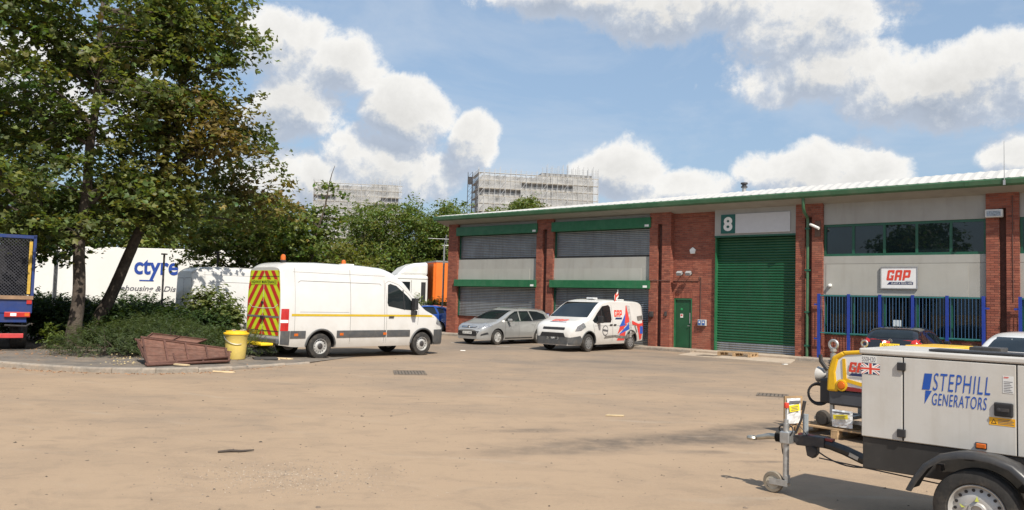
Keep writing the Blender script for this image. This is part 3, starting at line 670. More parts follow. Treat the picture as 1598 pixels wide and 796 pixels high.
# flue and whip aerial on the roof
fu = empty('roof_flue', FP(2.85, -1.6, 6.2), FROT, label='grey metal flue with cowl standing on the white roof', cat='flue')
mb = MB(); mb.tube([(0, 0, 0), (0, 0, .52)], .085, 12); mb.build('flue_pipe', GALV, fu, smooth=True)
mb = MB(); mb.lathe([(.001, .66), (.14, .64), (.14, .58), (.09, .56), (.09, .50), (.13, .49), (.13, .44), (.001, .44)], 14); mb.build('cowl', DARKM, fu, smooth=True)
mb = MB(); mb.tube([(0, 0, -.18), (0, 0, 1.15)], [.014, .008], 6); mb.bb(-.03, .03, -.03, .03, -.2, -.05)
fitting('whip_aerial', mb, GALV, 12.34, .78, 5.95, 'thin white whip aerial fixed to the gutter near the right edge', 'aerial')
# blue security grilles in front of the lower office glazing
BLUEM = mat('grille_blue', (.016, .042, .27), .38, 0, .12, 6)
def grille(t0, t1, npan, label):
    ge = empty('window_grille', FP(t0, .0, 0), FROT, label=label, cat='grille', group='blue window grilles')
    w = t1 - t0
    for i in range(npan + 1):
        x = w * i / npan; mb = MB(); mb.bb(x - .045, x + .045, -.36, -.28, .06, 2.36); po = mb.build('post', BLUEM, ge)
        if i in (0, npan):
            for z in (1.98, .78): mb = MB(); mb.bb(x - .16 if i == 0 else x, x if i == 0 else x + .16, -.345, -.30, z - .03, z + .03); mb.build('bracket', BLUEM, po)
    for z in (1.0, 2.30):
        mb = MB(); mb.bb(0, w, -.33, -.30, z - .02, z + .02); mb.build('rail', mat('grille_green', (.03, .16, .16), .5), ge)
    bar = MB(); bar.bb(-.007, .007, -.324, -.312, 1.0, 2.30); bm_ = bar.mesh('bar', mat('bar_blue', (.05, .12, .24), .4))
    for i in range(npan):
        for k in range(1, 10):
            o = bpy.data.objects.new('bar', bm_); COL.objects.link(o); o.parent = ge; o.location = (w * (i + k / 10) / npan, 0, 0)
grille(6.58, 11.68, 5, 'blue five-bay window grille in front of the office glazing behind the black car')
grille(12.66, 17.78, 5, 'blue window grille cut off at the right edge of the picture')
cs = empty('customer_sign', FP(11.0, .0, .62), FROT, label='yellow lettered customer parking plate low on the brick below the grille', cat='sign')
mb = MB(); mb.bb(-.45, .45, -.02, .1, -.22, .20); mb.build('plate', mat('plate_dark', (.05, .035, .02), .5), cs)
for k, (tx, z0, z1) in enumerate((('CUSTOMER', .03, .15), ('PARKING', -.15, -.03))):
    vt, ft = fit_text(tx, -.40, .40, z0, z1, bold=.02); mb = MB(); flat(mb, vt, ft, (0, -.024, 0), (1, 0, 0), (0, 0, 1)); mb.build('lettering', mat('sign_yellow', (.75, .42, .03), .5), cs, fix=False)

# footpath along the front with kerbstones, concrete apron at the roller door, drains, bay lines
FOOT = mat('footpath_concrete', (.29, .245, .195), .9, 0, .2, 3, bump=.4, bscale=60, dirt=(.36, .27, .19), dscale=1.5, damt=.6)
fp = MB()
for a, b in ((-13.2, 1.9), (6.0, 19)):
    fp.bb(a, b, -.80, .08, -.05, .112)
tag(fp.build('footpath', FOOT, None, loc=FA, rotz=FROT), kind='structure')
fk = empty('footpath_kerb', FA, FROT); tag(fk, kind='structure')
for a, b in ((-13.2, 1.9), (6.0, 19)):
    m_ = int((b - a) / .92); kerb_run(fk, [Vector((a + (b - a) * i / m_, -.93, 0)) for i in range(m_ + 1)], .13, .122)
ap = MB(); ap.prism([(1.9, -.94), (2.3, -2.6), (6.6, -2.9), (6.0, -.94), (6.0, .25), (1.9, .25)], 'xy', -.02, .016)
mb = ap; APR = mat('apron_concrete', (.40, .33, .255), .9, 0, .15, 2.5, bump=.35, bscale=60, dirt=(.30, .23, .17), dscale=1.2, damt=.5)
tag(ap.build('concrete_apron', APR, None, loc=FA, rotz=FROT), kind='structure')
st_ = MB(); st_.bb(1.92, 5.98, -.6, .24, .0, .10); tag(st_.build('door_sill', APR, None, loc=FA, rotz=FROT, bevel=.02), kind='structure')
IRON = mat('cast_iron', (.13, .105, .082), .85, .1, .3, 12, dirt=(.26, .2, .14), dscale=4, damt=.7)
def drain(loc, rot, w, l, label, nbar=9):
    d = empty('drain_cover', loc, rot, label=label, cat='drain cover', group='drain covers in the yard')
    mb = MB(); mb.bb(-w / 2, w / 2, -l / 2, l / 2, -.02, .004); mb.build('pit', mat('pit_dark', (.05, .042, .034), .9), d)
    mb = MB()
    for b in ((-w / 2 - .04, w / 2 + .04, -l / 2 - .04, -l / 2), (-w / 2 - .04, w / 2 + .04, l / 2, l / 2 + .04), (-w / 2 - .04, -w / 2, -l / 2, l / 2), (w / 2, w / 2 + .04, -l / 2, l / 2)): mb.bb(b[0], b[1], b[2], b[3], -.02, .014)
    mb.build('rim', IRON, d)
    for i in range(nbar):
        x = -w / 2 + (i + .5) * w / nbar; mb = MB(); bw = w / nbar * .33; mb.bb(x - bw, x + bw, -l / 2, l / 2, -.01, .009); mb.build('bar', IRON, d)
drain((-2.42, 19.7, 0), R(10), .70, 1.0, 'long slotted drain cover in front of the white van with chevrons')
drain((5.53, 16.9, 0), R(-20), .55, .50, 'square drain cover out in the yard left of the yellow machine', 7)
drain((7.25, 29.3, .014), FROT, .62, .55, 'drain cover in the concrete before the roller door', 7)
PAINT = mat('worn_white_line', (.60, .56, .50), .8, 0, .2, 8)
def bayline(x, y, ang, L):
    mb = MB(); n_ = 12; vs = []
    for i in range(n_ + 1):
        wdt = .045 + .02 * random.random(); vs += [(L * (i / n_ - .5), -wdt, 0), (L * (i / n_ - .5), wdt, 0)]
    mb.add(vs, [(2 * i, 2 * i + 2, 2 * i + 3, 2 * i + 1) for i in range(n_)]); o = mb.build('painted_line', PAINT, None, loc=(x, y, .004), rotz=R(ang), fix=False); tag(o, kind='structure')
for x, y, L in ((-2.05, 33.5, .8), (-.25, 31.9, .55), (-1.25, 36.2, .5), (12.6, 27.4, .6), (-3.4, 36.0, .7)): bayline(x, y, 15 if x < 10 else -20, L)
# ------------------------------------------------------------------ vehicles (local x forward, y left, z up, origin on the ground under the rear axle)
def smooth_tab(tab, xs, wdt=.10, lin=False):
    t = np.array(tab, float); fx = np.linspace(xs[0] - .5, xs[-1] + .5, 800); v = np.interp(fx, t[:, 0], t[:, 1])
    k = max(1, int(wdt / (fx[1] - fx[0])))
    for _ in range(2): v = np.convolve(np.pad(v, k, mode='edge'), np.ones(2 * k + 1) / (2 * k + 1), mode='valid')
    return np.interp(xs, fx, v)
class Body:
    def __init__(s, ztop, zbot, width, tumble, rad, n=90, sq=.5, sm=.10):
        x0, x1 = ztop[0][0], ztop[-1][0]
        u = np.linspace(0, 1, n); xs = x0 + (x1 - x0) * (0.5 - 0.5 * np.cos(np.pi * u)) * .35 + (x1 - x0) * u * .65
        zt = smooth_tab(ztop, xs, sm); zb = smooth_tab(zbot, xs, sm); w = smooth_tab(width, xs, .05); rd = smooth_tab(rad, xs, .15)
        tb = np.array(tumble, float); N1, N2 = 18, 9
        vs = []; s.ring = None
        for x, a, b, hw, r in zip(xs, zt, zb, w, rd):
            r = min(r, (a - b) * .6); half = []
            for i in range(N1):
                z = b + (a - r - b) * i / (N1 - 1); half.append((hw * np.interp(z, tb[:, 0], tb[:, 1]), z))
            e = half[-1][0]
            for k in range(1, N2 + 1):
                an = k / N2 * math.pi / 2; half.append((e * max(0, math.cos(an)) ** sq, a - r + r * math.sin(an) ** sq))
            half[-1] = (0, half[-1][1])
            ring = [(x, y, z) for y, z in half] + [(x, -y, z) for y, z in half[-2::-1]]
            s.ring = len(ring); vs += ring
        m = s.ring; fs = []
        for i in range(n - 1):
            for k in range(m): fs.append((i * m + k, i * m + (k + 1) % m, (i + 1) * m + (k + 1) % m, (i + 1) * m + k))
        fs.append(tuple(range(m))[::-1]); fs.append(tuple(range((n - 1) * m, n * m)))
        s.mb = MB(); s.mb.add(vs, fs)
        s.bvh = BVHTree.FromPolygons([Vector(v) for v in s.mb.v], s.mb.f)
        s.x0, s.x1 = x0, x1
    def finish(s, parent, paint, arches, name='body', depth=.42, ang=28):
        """wheel arches are cut out of the shell"""
        me = s.mb.mesh(name, [paint, BLACKP], True, ang); o = bpy.data.objects.new(name, me); COL.objects.link(o)
        if arches:
            c = MB()
            for (ax, az, ar, hw) in arches:
                for sg in (-1, 1):
                    c.lathe([(ar, sg * (hw - depth)), (ar, sg * (hw + .25))], 40, 'y', (ax, 0, az), 1)
            cm = c.mesh('cut', [paint, BLACKP]); co = bpy.data.objects.new('cut', cm); COL.objects.link(co)
            md = o.modifiers.new('b', 'BOOLEAN'); md.operation = 'DIFFERENCE'; md.object = co; md.solver = 'EXACT'; md.material_mode = 'INDEX'
            dg = bpy.context.evaluated_depsgraph_get(); new = bpy.data.meshes.new_from_object(o.evaluated_get(dg)); o.modifiers.clear(); o.data = new; new.name = name
            new.set_sharp_from_angle(angle=R(ang))
            bpy.data.objects.remove(co)
        o.parent = parent; return o
    def proj(s, p, q, ax, off):
        D = {'R': ((p, -9, q), (0, 1, 0)), 'L': ((p, 9, q), (0, -1, 0)), 'F': ((30, p, q), (-1, 0, 0)), 'B': ((-30, p, q), (1, 0, 0)), 'T': ((p, q, 9), (0, 0, -1))}[ax]
        d = Vector(D[1]); h, n, i, dist = s.bvh.ray_cast(Vector(D[0]), d)
        if h is None: h, n, i, dist = s.bvh.find_nearest(Vector(D[0]) + d * (9 if ax in 'RLT' else 28))
        if n.dot(d) > 0: n = -n
        return h + n * off
    def patch(s, poly, ax, off=.004, res=.09, fs=None):
        bm = bmesh.new(); bv = [bm.verts.new((a, b, 0)) for a, b in poly]
        for f in (fs or [tuple(range(len(poly)))]):
            try: bm.faces.new([bv[i] for i in f])
            except ValueError: pass
        bmesh.ops.triangulate(bm, faces=bm.faces)
        for _ in range(5):
            L = [e for e in bm.edges if e.calc_length() > res]
            if not L: break
            bmesh.ops.subdivide_edges(bm, edges=L, cuts=1)
            bmesh.ops.triangulate(bm, faces=bm.faces)
        bm.verts.ensure_lookup_table(); vs = [s.proj(v.co.x, v.co.y, ax, off) for v in bm.verts]
        bm.verts.index_update(); f = [tuple(v.index for v in fc.verts) for fc in bm.faces]; bm.free()
        if ax in 'LB': f = [t[::-1] for t in f]
        mb = MB(); mb.add(vs, f); return mb
    def part(s, name, poly, ax, m, parent, off=.004, res=.09, fs=None):
        o = s.patch(poly, ax, off, res, fs).build(name, m, parent, fix=False)
        o.data.polygons.foreach_set('use_smooth', [True] * len(o.data.polygons)); return o
    def line(s, pts, ax, m, parent, wd=.009, name='seam', off=.003):
        mb = MB(); pp = [Vector((*p, 0)) for p in pts]; L = []; 
        dense = [pp[0]]
        for a, b in zip(pp, pp[1:]):
            k = max(1, int((b - a).length / .08)); dense += [a.lerp(b, (i + 1) / k) for i in range(k)]
        vs = []
        for i, p in enumerate(dense):
            t = (dense[min(i + 1, len(dense) - 1)] - dense[max(i - 1, 0)]).normalized(); n = Vector((-t.y, t.x, 0)) * wd / 2
            vs += [s.proj((p - n).x, (p - n).y, ax, off), s.proj((p + n).x, (p + n).y, ax, off)]
        mb.add(vs, [(2 * i, 2 * i + 1, 2 * i + 3, 2 * i + 2) for i in range(len(dense) - 1)]); return mb.build(name, m, parent, fix=False)
    def text(s, tx, x0, x1, z0, z1, ax, m, parent, name='lettering', logo=False, **kw):
        vs, fs = gap_logo(x0, x1, z0, z1) if logo else fit_text(tx, x0, x1, z0, z1, **kw)
        if ax in ('L', 'F'):   # mirrored axis so that it reads the right way round
            if ax == 'L': vs = [(x0 + x1 - a, b) for a, b in vs]
        if ax == 'B': vs = [(x0 + x1 - a, b) for a, b in vs]
        mb = MB(); mb.add([s.proj(a, b, ax, .006) for a, b in vs], fs); return mb.build(name, m, parent, fix=False)
def rrect(x0, x1, z0, z1, r=.05, n=4):
    out = []
    for cx, cz, a0 in ((x1 - r, z1 - r, 0), (x0 + r, z1 - r, 90), (x0 + r, z0 + r, 180), (x1 - r, z0 + r, 270)):
        for k in range(n + 1):
            a = R(a0 + 90 * k / n); out.append((cx + r * math.cos(a), cz + r * math.sin(a)))
    return out
def clip_poly(poly, x0, x1, z0, z1):
    for ax, lim, sg in ((0, x0, 1), (0, x1, -1), (1, z0, 1), (1, z1, -1)):
        out = []
        for i, p in enumerate(poly):
            q = poly[(i + 1) % len(poly)]; a = sg * (p[ax] - lim); b = sg * (q[ax] - lim)
            if a >= 0: out.append(p)
            if a * b < 0: t = a / (a - b); out.append((p[0] + (q[0] - p[0]) * t, p[1] + (q[1] - p[1]) * t))
        poly = out
        if len(poly) < 3: return None
    return poly
def wheel(parent, x, y, r, wd, style, side, steer=0.0):
    """side +1 shows its face to the left of the vehicle"""
    e = empty('wheel', (x, y, r), steer, parent); h = wd / 2
    rr = r * (.60 if style == 'steel' else .66)
    mb = MB(); mb.lathe([(rr, -h * .85), (rr + .012, -h), (r * .86, -h * 1.02), (r * .965, -h * .86), (r, -h * .6), (r, -h * .35), (r - .008, -h * .33), (r - .008, -h * .27), (r, -h * .25), (r, h * .25), (r - .008, h * .27), (r - .008, h * .33), (r, h * .35), (r, h * .6), (r * .965, h * .86), (r * .86, h * 1.02), (rr + .012, h), (rr, h * .85)], 40, 'y', closed=True)
    mb.build('tyre', RUBBER, e, smooth=True, angle=30)
    s = side; ri = MB()
    if style == 'steel':
        ri.lathe([(rr, -s * h * .8), (rr, s * h * .86), (rr * .95, s * h * .90), (rr * .90, s * h * .70), (rr * .86, s * h * .45), (rr * .70, s * h * .52), (rr * .58, s * h * .70), (rr * .40, s * h * .74), (rr * .36, s * h * .62), (.001, s * h * .60)], 40, 'y')
        rim = ri.build('rim', STEEL, e, smooth=True, angle=40)
        for k in range(14):
            a = 2 * math.pi * k / 14; q = MB(); q.lathe([(.001, 0), (rr * .075, 0), (rr * .075, s * .004), (.001, s * .004)], 8, 'y', (rr * .775 * math.cos(a), s * h * .50, rr * .775 * math.sin(a))); q.build('vent_hole', INK, rim)
        q = MB(); q.lathe([(rr * .36, s * h * .60), (rr * .36, s * h * .85), (rr * .30, s * h * .93), (.001, s * h * .95)], 20, 'y'); q.build('hub_cap', DARKM, rim, smooth=True)
    elif style == 'cover':
        ri.lathe([(rr, -s * h * .8), (rr, s * h * .86), (rr * .96, s * h * .92), (rr * .9, s * h * .86), (rr * .5, s * h * .90), (rr * .2, s * h * .95), (.001, s * h * .95)], 40, 'y')
        rim = ri.build('rim', mat('wheel_trim_grey', (.20, .20, .20), .5, .2, .15, 8), e, smooth=True, angle=40)
        for k in range(10):
            a = 2 * math.pi * (k + .5) / 10; q = MB(); c_, s_ = math.cos(a), math.sin(a)
            pts = [(.62, -.09), (.84, -.13), (.84, .13), (.62, .09)]
            q.add([(rr * (p * c_ - w_ * s_), s * h * .905, rr * (p * s_ + w_ * c_)) for p, w_ in pts], [(0, 1, 2, 3)]); q.build('vent_hole', INK, rim)
    else:
        ri.lathe([(rr, -s * h * .8), (rr, s * h * .88), (rr * .93, s * h * .90), (rr * .90, s * h * .40), (.001, s * h * .35)], 40, 'y', mi=1)
        n = 5
        for k in range(n):
            for d_ in (-.16, .16):
                a0 = 2 * math.pi * k / n + d_ * .5; a1 = 2 * math.pi * k / n + d_ * 1.5
                p0 = Vector((rr * .18 * math.cos(a0), s * h * .80, rr * .18 * math.sin(a0))); p1 = Vector((rr * .95 * math.cos(a1), s * h * .84, rr * .95 * math.sin(a1)))
                ri.tube([p0, p1], [rr * .085, rr * .07], 6, 0)
        ri.lathe([(rr * .96, s * h * .6), (rr * .97, s * h * .9), (rr * .90, s * h * .92), (rr * .88, s * h * .7)], 40, 'y', mi=0)
        ri.lathe([(rr * .24, s * h * .5), (rr * .22, s * h * .88), (.001, s * h * .9)], 18, 'y', mi=0)
        ri.build('rim', [STEEL, DARKM], e, smooth=True, angle=40)
    return e
def plate(body, tx, y0, y1, z0, z1, ax, m, parent):
    p = body.part('number_plate', [(y0, z0), (y1, z0), (y1, z1), (y0, z1)], ax, m, parent, off=.012)
    if tx: body.text(tx, y0 + (y1 - y0) * .07, y1 - (y1 - y0) * .07, z0 + .022, z1 - .022, ax, INK, p, name='characters')
    for ch in p.children:
        for v in ch.data.vertices: v.co.x += .010 if ax == 'F' else -.010
    return p

# ---- panel van, high roof
CHEV_Y = mat('chevron_yellow', (.60, .72, .03), .4, 0, .06, 4); CHEV_R = mat('chevron_red', (.55, .035, .03), .35, 0, .08, 4)
LINEY = mat('stripe_ochre', (.52, .36, .02), .45)
CLADP = mat('grey_moulding', (.065, .068, .072), .6, 0, .15, 6, dirt=(.2, .17, .13), dscale=4, damt=.3)
STEPY = mat('step_yellow', (.80, .56, .02), .5, 0, .12, 8)
def big_van(name, label, loc, heading, liveried):
    e = empty(name, loc, R(heading), label=label, cat='van')
    zt = [(-1.27, 2.50), (-1.20, 2.62), (-1.0, 2.69), (0, 2.73), (1.5, 2.72), (2.2, 2.68), (2.55, 2.56), (2.9, 2.33), (3.62, 1.58), (3.80, 1.46), (4.25, 1.28), (4.5, 1.10), (4.62, .92), (4.68, .72)]
    zb = [(-1.27, .42), (-.9, .36), (0, .32), (4.1, .32), (4.68, .30)]
    wd = [(-1.27, .93), (-1.22, .97), (-1.0, .985), (2.2, .99), (3.6, .985), (4.2, .95), (4.45, .88), (4.6, .80), (4.68, .66)]
    tb = [(.3, .93), (.42, .975), (.7, 1), (1.3, 1), (1.75, .972), (2.2, .915), (2.5, .865), (2.75, .84)]
    rd = [(-1.27, .2), (2.0, .26), (2.8, .24), (3.6, .18), (4.68, .25)]
    B = Body(zt, zb, wd, tb, rd, 110, .5, .07)
    body = B.finish(e, WHITE, [(0, .36, .46, .99), (3.66, .36, .46, .98)])
    for x in (0, 3.66):
        for sg in (-1, 1): wheel(e, x, sg * .86, .36, .235, 'steel', sg)
    sides = 'RL'
    for ax in sides:
        B.part('side_window', [(2.30, 1.52), (2.26, 1.62), (2.30, 2.16), (2.38, 2.20), (2.62, 2.14), (3.02, 1.84), (3.38, 1.50), (3.30, 1.40), (2.9, 1.42)], ax, GLASS2 if False else GLASS, e, .006)
        B.line([(2.86, 2.02), (2.90, 1.42)], ax, BLACKP, e, .04, 'window_bar', .012)
        B.line([(2.16, .42), (2.16, 2.30)], ax, GAPLINE, e); B.line([(3.44, .95), (3.47, 1.42)], ax, GAPLINE, e); B.line([(2.24, .42), (2.24, 1.4), (2.2, 2.2), (2.34, 2.28), (2.7, 2.18), (3.1, 1.88), (3.5, 1.44)], ax, GAPLINE, e, .007)
        B.line([(.95, .42), (.95, 2.62)], ax, GAPLINE, e); B.line([(-.85, .8), (-.85, 2.6)], ax, GAPLINE, e, .006)
        B.line([(-.70, 1.32), (.9, 1.32)], ax, GAPLINE, e, .006); B.line([(-.75, 2.13), (-.68, 2.18), (2.0, 2.18), (2.05, 2.13)], ax, GAPLINE, e, .011)
        B.line([(-.9, 2.42), (2.2, 2.42)], ax, GAPLINE, e, .006)
        for x0, x1 in ((.50, 2.22), (2.26, 3.14), (-.98, -.50)): B.part('side_moulding', [(x0, .60), (x1, .60), (x1, .80), (x0, .80)], ax, CLADP, e, .016)
        B.part('front_corner', [(4.12, .34), (4.62, .34), (4.62, .80), (4.12, .80)], ax, CLADP, e, .014)
        B.part('rear_corner', [(-1.25, .44), (-.99, .42), (-.99, .80), (-1.25, .80)], ax, CLADP, e, .014)
        for x in (-.80, .66, 2.18): B.part('side_marker', [(x - .06, .66), (x + .06, .66), (x + .06, .73), (x - .06, .73)], ax, AMBER, e, .022)
        B.part('door_handle', rrect(2.30, 2.50, 1.17, 1.22, .02, 2), ax, BLACKP, e, .03)
        B.part('headlight', [(4.22, .98), (4.52, .88), (4.60, .98), (4.42, 1.17), (4.28, 1.22)], ax, CLEARL, e, .008)
        # arch lips
        for xc in (0, 3.66):
            mb = MB(); pts = [B.proj(xc + .475 * math.cos(a), .36 + .475 * math.sin(a), ax, .012) for a in np.linspace(R(5), R(175), 22)]
            mb.tube(pts, .028, 6); mb.build('wheel_arch', CLADP, e, smooth=True)
        sg = -1 if ax == 'R' else 1
        mb = MB(); mb.box((3.20, sg * 1.12, 1.60), (.13, .20, .36)); mb.box((3.20, sg * 1.10, 1.33), (.13, .17, .14)); mb.tube([(3.28, sg * .97, 1.42), (3.22, sg * 1.08, 1.45)], .035, 6)
        mb.build('wing_mirror', BLACKP, e, bevel=.03)
        B.part('tail_light', [(-1.262, .80), (-1.04, .80), (-1.03, 1.40), (-1.245, 1.40)], ax, REDL, e, .012)
        tl = B.part('reversing_lens', [(-1.262, 1.02), (-1.05, 1.02), (-1.05, 1.10), (-1.255, 1.10)], ax, PLATE_W, e, .018)
    if liveried: B.line([(-.95, 1.235), (3.6, 1.235), (4.3, 1.22)], 'R', LINEY, e, .062, 'side_stripe', .006); B.line([(-.95, 1.235), (3.6, 1.235), (4.3, 1.22)], 'L', LINEY, e, .062, 'side_stripe', .006)
    B.part('windscreen', [(-.80, 1.62), (.80, 1.62), (.70, 2.36), (-.70, 2.36)], 'F', GLASS, e, .006)
    B.part('grille', [(-.5, .72), (.5, .72), (.6, 1.04), (-.6, 1.04)], 'F', BLACKP, e, .008)
    mb = MB(); mb.bb(-1.36, -1.24, -.93, .93, .44, .58); mb.build('rear_bumper', CLADP, e, bevel=.03)
    if liveried:
        mb = MB(); mb.bb(-1.72, -1.36, -.80, .80, .40, .47); mb.build('rear_step', STEPY, e, bevel=.02)
    # rear doors
    H0, H1, Wd = .66, 2.60, .86
    if liveried:
        B.part('rear_sheet', [(-.90, H0), (.90, H0), (.90, 1.9), (.80, 2.45), (-.80, 2.45), (-.90, 1.9)], 'B', CHEV_Y, e, .006)
        pitch = .44; sl = 1.12
        for sg in (-1, 1):
            for k in range(-2, 11):
                z = H0 - .9 + k * pitch
                q = [(0, z), (.9, z - .9 * sl), (.9, z - .9 * sl + pitch * .5), (0, z + pitch * .5)]
                wlim = .885
                c_ = clip_poly(q, .012, wlim, H0 + .01, 2.44)
                if c_:
                    c_ = [(min(a, .885 - max(0, (b - 1.9)) * .18), b) for a, b in c_]
                    B.part('chevron_stripe', [(sg * a, b) for a, b in c_], 'B', CHEV_R, e, .010)
        bn = B.part('name_band', [(-.74, 2.06), (.74, 2.06), (.74, 2.19), (-.74, 2.19)], 'B', CHEV_Y, e, .014)
        B.text('HIGHWAY MAINTENANCE', -.70, .70, 2.085, 2.17, 'B', INK, bn, bold=.01)
        for v in bn.children[0].data.vertices: v.co.x -= .014
    seam_m = PLATE_W if liveried else GAPLINE
    B.line([(0, .68), (0, 2.4)], 'B', seam_m, e, .012, 'door_seam', .013)
    B.line([(-.9, .78), (.9, .78)], 'B', GAPLINE, e, .02, 'door_seam', .013)
    if liveried: B.line([(-.82, 1.52), (-.6, 1.42), (0, 1.40), (.6, 1.42), (.82, 1.52)], 'B', seam_m, e, .014, 'swage', .014); B.line([(-.9, 1.17), (.9, 1.17)], 'B', GALV, e, .05, 'rubbing_strip', .013); B.line([(-.82, 2.28), (.82, 2.28)], 'B', GAPLINE, e, .014, 'door_seam', .013)
    else: B.line(rrect(-.84, -.06, 1.55, 2.3, .08), 'B', GAPLINE, e, .012, 'door_seam'); B.line(rrect(.06, .84, 1.55, 2.3, .08), 'B', GAPLINE, e, .012, 'door_seam')
    mb = MB(); mb.bb(-1.33, -1.27, -.12, .06, 1.10, 1.18); mb.lathe([(.001, -1.31), (.045, -1.31), (.045, -1.27), (.001, -1.27)], 12, 'x', (0, .03, 1.55)); mb.build('door_handle', BLACKP, e)
    plate(B, 'HX65 KRE' if liveried else '', .22, .74, .68, .79, 'B', PLATE_Y, e)
    return e, B
v1, VB = big_van('panel_van', 'white high-roof panel van with red and yellow chevron rear doors', (-6.12, 23.78, 0), 46, True)
v1.scale = (1.03, 1.0, 1.02)
for x, y in ((-.98, -.45), (1.62, .5)):
    mb = MB(); mb.lathe([(.085, 2.70), (.085, 2.745), (.07, 2.75)], 14, 'z', (x, y, 0)); mb.lathe([(.07, 2.75), (.072, 2.83), (.06, 2.88), (.03, 2.905), (.001, 2.91)], 14, 'z', (x, y, 0), 1)
    mb.build('beacon', [BLACKP, AMBER], v1, smooth=True)
mb = MB(); mb.bb(1.25, 1.55, -.2, .2, 2.71, 2.76); mb.build('roof_vent', PLATE_W, v1, bevel=.02)
big_van('panel_van', 'plain white high-roof panel van parked behind the shrubs in tree shade', (-10.3, 28.5, 0), 38, False)

# ---- medium van with hire livery
LRED = mat('livery_red', (.60, .06, .05), .35); LBLUE = mat('livery_blue', (.03, .10, .42), .35); LGREY = mat('livery_grey', (.16, .15, .14), .45, var=.4, vscale=9)
def hire_van():
    e = empty('hire_van', (4.08, 32.68, 0), R(230), label='white van with red GAP lettering and a small flag on its roof', cat='van')
    zt = [(-.98, 1.72), (-.92, 1.86), (-.7, 1.93), (.6, 1.97), (1.5, 1.965), (1.92, 1.90), (2.22, 1.76), (2.95, 1.29), (3.15, 1.22), (3.52, 1.12), (3.76, .99), (3.86, .80), (3.89, .58)]
    zb = [(-.98, .36), (0, .26), (3.4, .25), (3.89, .24)]
    wd = [(-.98, .93), (-.9, .97), (0, .985), (2.6, .985), (3.25, .965), (3.65, .90), (3.82, .80), (3.89, .68)]
    tb = [(.2, .93), (.34, .975), (.6, 1), (1.05, 1), (1.3, .968), (1.7, .90), (2.0, .86)]
    rd = [(-.98, .14), (1.2, .16), (2.2, .15), (2.9, .2), (3.89, .2)]
    B = Body(zt, zb, wd, tb, rd, 100, .52, .07)
    B.finish(e, WHITE, [(0, .33, .43, .985), (2.93, .33, .43, .97)])
    for x in (0, 2.93):
        for sg in (-1, 1): wheel(e, x, sg * .855, .33, .22, 'cover', sg)
    for ax in 'LR':
        sg = 1 if ax == 'L' else -1
        B.part('side_window', [(1.50, 1.08), (1.42, 1.20), (1.46, 1.68), (1.56, 1.75), (2.0, 1.70), (2.38, 1.44), (2.72, 1.16), (2.6, 1.07)], ax, GLASS, e, .006)
        B.line([(2.10, 1.62), (2.12, 1.08)], ax, BLACKP, e, .05, 'window_bar', .012)
        B.line([(1.36, .35), (1.36, 1.75)], ax, GAPLINE, e); B.line([(2.56, .42), (2.60, .8), (2.70, 1.05)], ax, GAPLINE, e); B.line([(.55, .35), (.55, 1.0)], ax, GAPLINE, e, .007); B.line([(-.4, .96), (2.6, .96)], ax, GAPLINE, e, .006)
        B.part('front_corner', [(3.36, .27), (3.84, .27), (3.82, .54), (3.45, .60), (3.36, .50)], ax, CLADP, e, .012)
        B.part('sill_moulding', [(.45, .27), (2.48, .27), (2.48, .36), (.45, .36)], ax, CLADP, e, .012) if ax == 'R' else None
        B.part('headlight', [(3.14, .92), (3.42, .78), (3.70, .76), (3.60, .94), (3.28, 1.08)], ax, CLEARL, e, .008)
        B.part('tail_light', [(-.97, .70), (-.88, .70), (-.86, 1.18), (-.95, 1.18)], ax, REDL, e, .010)
        for x in (1.22, 1.50): B.part('door_handle', rrect(x - .09, x + .09, .97, 1.02, .02, 2), ax, BLACKP, e, .028)
        for xc in (0, 2.93):
            mb = MB(); pts = [B.proj(xc + .44 * math.cos(a), .33 + .44 * math.sin(a), ax, .01) for a in np.linspace(R(0), R(180), 22)]; mb.tube(pts, .022, 6); mb.build('wheel_arch', CLADP, e, smooth=True)
        mb = MB(); mb.box((2.38, sg * 1.10, 1.20), (.12, .22, .26)); mb.tube([(2.48, sg * .96, 1.06), (2.40, sg * 1.05, 1.12)], .03, 6); mb.build('wing_mirror', BLACKP, e, bevel=.03)
    L = 'L'   # livery on the side one sees; letters run from the nose backwards there
    # x falls from the nose to the tail; text() mirrors the left side
    B.part('livery_triangle', [(1.05, .38), (.50, .38), (.42, .75), (.60, .86)], L, LRED, e, .007)
    B.part('livery_triangle', [(1.02, .62), (.30, 1.02), (.62, 1.08), (.85, .92)], L, LRED, e, .008)
    B.part('livery_triangle', [(.95, .60), (.15, .82), (.22, 1.10), (.30, .98)], L, LBLUE, e, .009)
    B.part('livery_triangle', [(.90, .92), (.35, 1.48), (.28, 1.15), (.5, .96)], L, LBLUE, e, .010)
    B.part('livery_triangle', [(.52, 1.02), (.30, 1.75), (.10, 1.72), (.16, 1.1)], L, LRED, e, .011)
    B.part('livery_tool', [(1.95, .48), (1.88, .58), (1.2, .60), (.5, .55), (-.2, .75), (-.3, .66), (.3, .44), (.8, .46), (1.2, .52)], L, LGREY, e, .012)
    B.part('livery_tool', [(.26, 1.76), (.02, 1.72), (-.02, .52), (.10, .48), (.16, 1.2)], L, mat('livery_silver', (.42, .41, .40), .4, var=.4, vscale=11), e, .012)
    B.part('livery_tool', [(-.05, 1.15), (-.55, 1.02), (-.88, 1.06), (-.88, .96), (-.6, .92), (-.05, 1.0)], L, LRED, e, .013)
    B.part('livery_tool', [(-.45, 1.32), (-.88, 1.36), (-.90, 1.18), (-.5, 1.14)], L, LGREY, e, .013)
    B.part('livery_triangle', [(-.42, .94), (-.88, .92), (-.80, .40), (-.68, .38)], L, LRED, e, .008)
